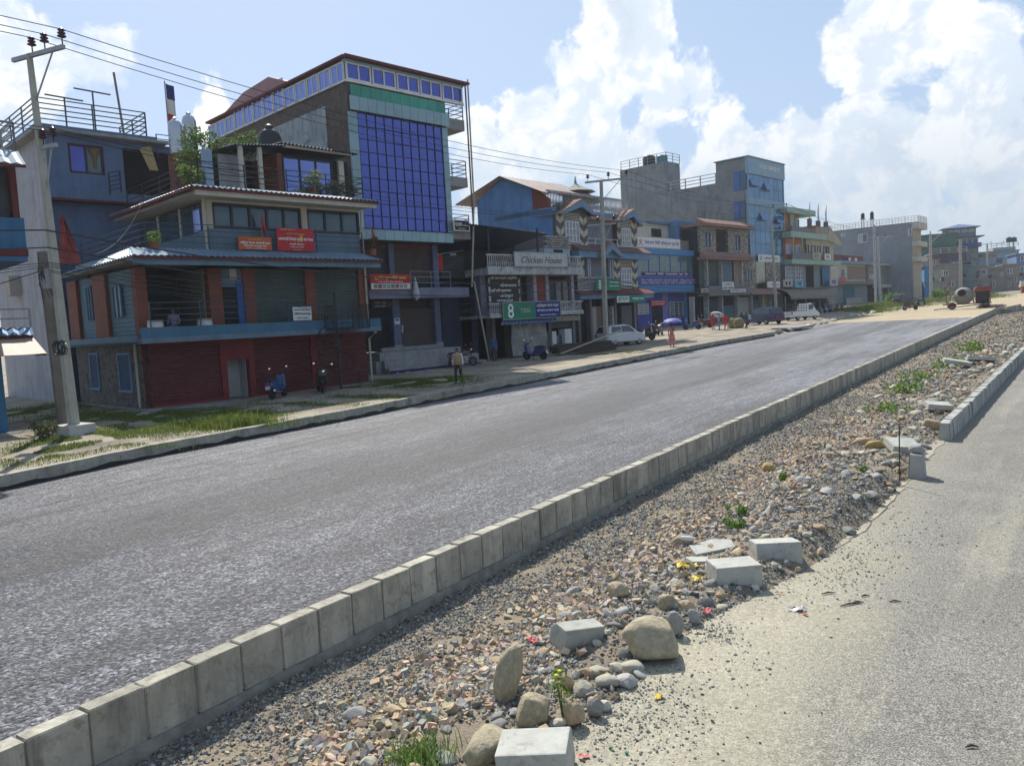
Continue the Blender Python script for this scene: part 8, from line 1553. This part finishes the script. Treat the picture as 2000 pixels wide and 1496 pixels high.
weed(90, 862, .5, .5, 500, 'dusty shrub beside the pole footing', h=.68, col=(.06, .075, .03), size=.05); weed(905, 757, .25, .5, 200, 'thin weed by the kerb next to the walking man', h=.68); weed(1745, 592, 1.6, 1.4, 1500, 'leafy bush below the paired poles', h=.68, size=.16, name='bush'); weed(1832, 587, 1.5, 1.6, 1200, 'bush at the far road edge left of the mixer', h=.68, size=.16, name='bush'); weed(1912, 570, 3.2, 5.0, 2200, 'dark leafy shrubs before the wide-windowed house', h=.68, size=.3, name='bush', col=(.04, .07, .03)); weed(1680, 592, 1.2, 3.0, 700, 'small tree with sparse leaves beside the paired poles', h=.68, size=.15, name='bush', col=(.04, .06, .04)); weed(1942, 525, 1, 1, 10, 'bright green rooftop plant', h=.68) if False else None
def litter(px, py, w, mat, label, name='wrapper', h=0.0, s=.5):
    p = gnd(px, py, h); zz_ = gz(p[1]) + (med_h(p[0], p[1]) + .04 if p[0] < rex(p[1]) - .1 else .015); o = MB().grid(lambda u, v: ((u - .5) * w, (v - .5) * w * s, w * .18 * mnoise.noise(Vector((u * 5 + px, v * 5, py))) + w * .1 * math.sin(u * 7)), 7, 5).build(name, mat, fix=False); o.location = (p[0], p[1], zz_ + .01); o.rotation_euler = (random.uniform(-.2, .2), random.uniform(-.2, .2), random.uniform(0, 6)); tag(o, label, 'litter')
PINKW = M('pink_wrapper', (.6, .12, .13), .5, .2, 20, 0); YELW = M('yellow_wrapper', (.6, .45, .04), .5, .2, 20, 0); WHW = M('white_wrapper', (.6, .57, .55), .6, .2, 20, 0)
litter(1042, 1250, .16, PINKW, 'red plastic wrapper in the gravel left of the tilted block'); litter(1342, 1122, .26, YELW, 'yellow plastic bag under the pale oval stone'); litter(1360, 1148, .16, YELW, 'second piece of the yellow bag beside the slag lump'); litter(1555, 1192, .2, WHW, 'crumpled white paper on the sandy road'); litter(1572, 1202, .07, PINKW, 'red scrap beside the crumpled white paper'); litter(1382, 1204, .12, PINKW, 'pink wrapper at the road edge by the cobbles'); litter(1286, 1364, .1, YELW, 'yellow wrapper on the sand'); litter(1140, 1480, .09, PINKW, 'pink scrap right of the nearest block'); litter(1522, 1160, .1, PINKW, 'red stick-shaped scrap on the sandy road', s=.2)
for px, py, lab in ((1193, 1462, 'green bottle cap on the sand, left one'), (1224, 1472, 'green bottle cap on the sand, right one')): p = gnd(px, py); o = MB().lathe([(.016, 0), (.016, .012)], n=10).build('bottle_cap', M('cap_green', (.02, .2, .09), .5)); o.location = (p[0], p[1], p[2] + .01); tag(o, lab, 'bottle cap')
p = gnd(1330, 1050, .22); t = empty('plastic_bottle', p, rad(10), 'clear plastic bottle with a red cap lying on the tan rock', 'bottle'); MB().lathe([(.03, 0), (.033, .02), (.03, .08), (.034, .1), (.034, .16), (.014, .21), (.013, .23)], n=12, axis='x').build('body', M('clear_plastic', (.55, .55, .57), .15, .05, 8, 0, spec=.6), t, smooth=True); MB().lathe([(.016, .23), (.016, .25)], n=10, axis='x').build('cap', RED, t)
for px, py, w, lab in ((1660, 1182, .26, 'longest dark sliver of bark on the sandy road'), (1675, 1178, .14, 'short bark sliver touching the longest one'), (1618, 1160, .18, 'thin twig on the sandy road'), (1748, 1176, .14, 'curved bark sliver right of the others'), (1898, 1460, .1, 'black scrap near the lower right corner'), (1690, 1165, .1, 'bark sliver above the longest one')):
    p = gnd(px, py); o = MB().tube([(-w / 2, 0, 0), (0, .01, .008), (w / 2, -.01, 0)], [.006, .012, .005], 5).build('bark_sliver', M('dark_wood', (.06, .045, .04))); o.location = (p[0], p[1], p[2] + .012); o.rotation_euler = (0, 0, rad(35) + random.uniform(-.3, .3)); tag(o, lab, 'bark')
# ================================================================ haze in the air
hz = MB().box(-2000, 1500, -400, 2400, -40, 75).build('haze', None, fix=True); tag(hz, kind='stuff')
mh = bpy.data.materials.new('haze'); mh.use_nodes = True; T = NT(mh.node_tree); T.n.remove(T.n['Principled BSDF'])
pv = T.add('ShaderNodeVolumePrincipled'); pv.inputs['Color'].default_value = (.86, .92, 1, 1); pv.inputs['Density'].default_value = .0003; pv.inputs['Anisotropy'].default_value = .35
T.l.new(pv.outputs[0], T.n['Material Output'].inputs['Volume']); hz.data.materials.append(mh)
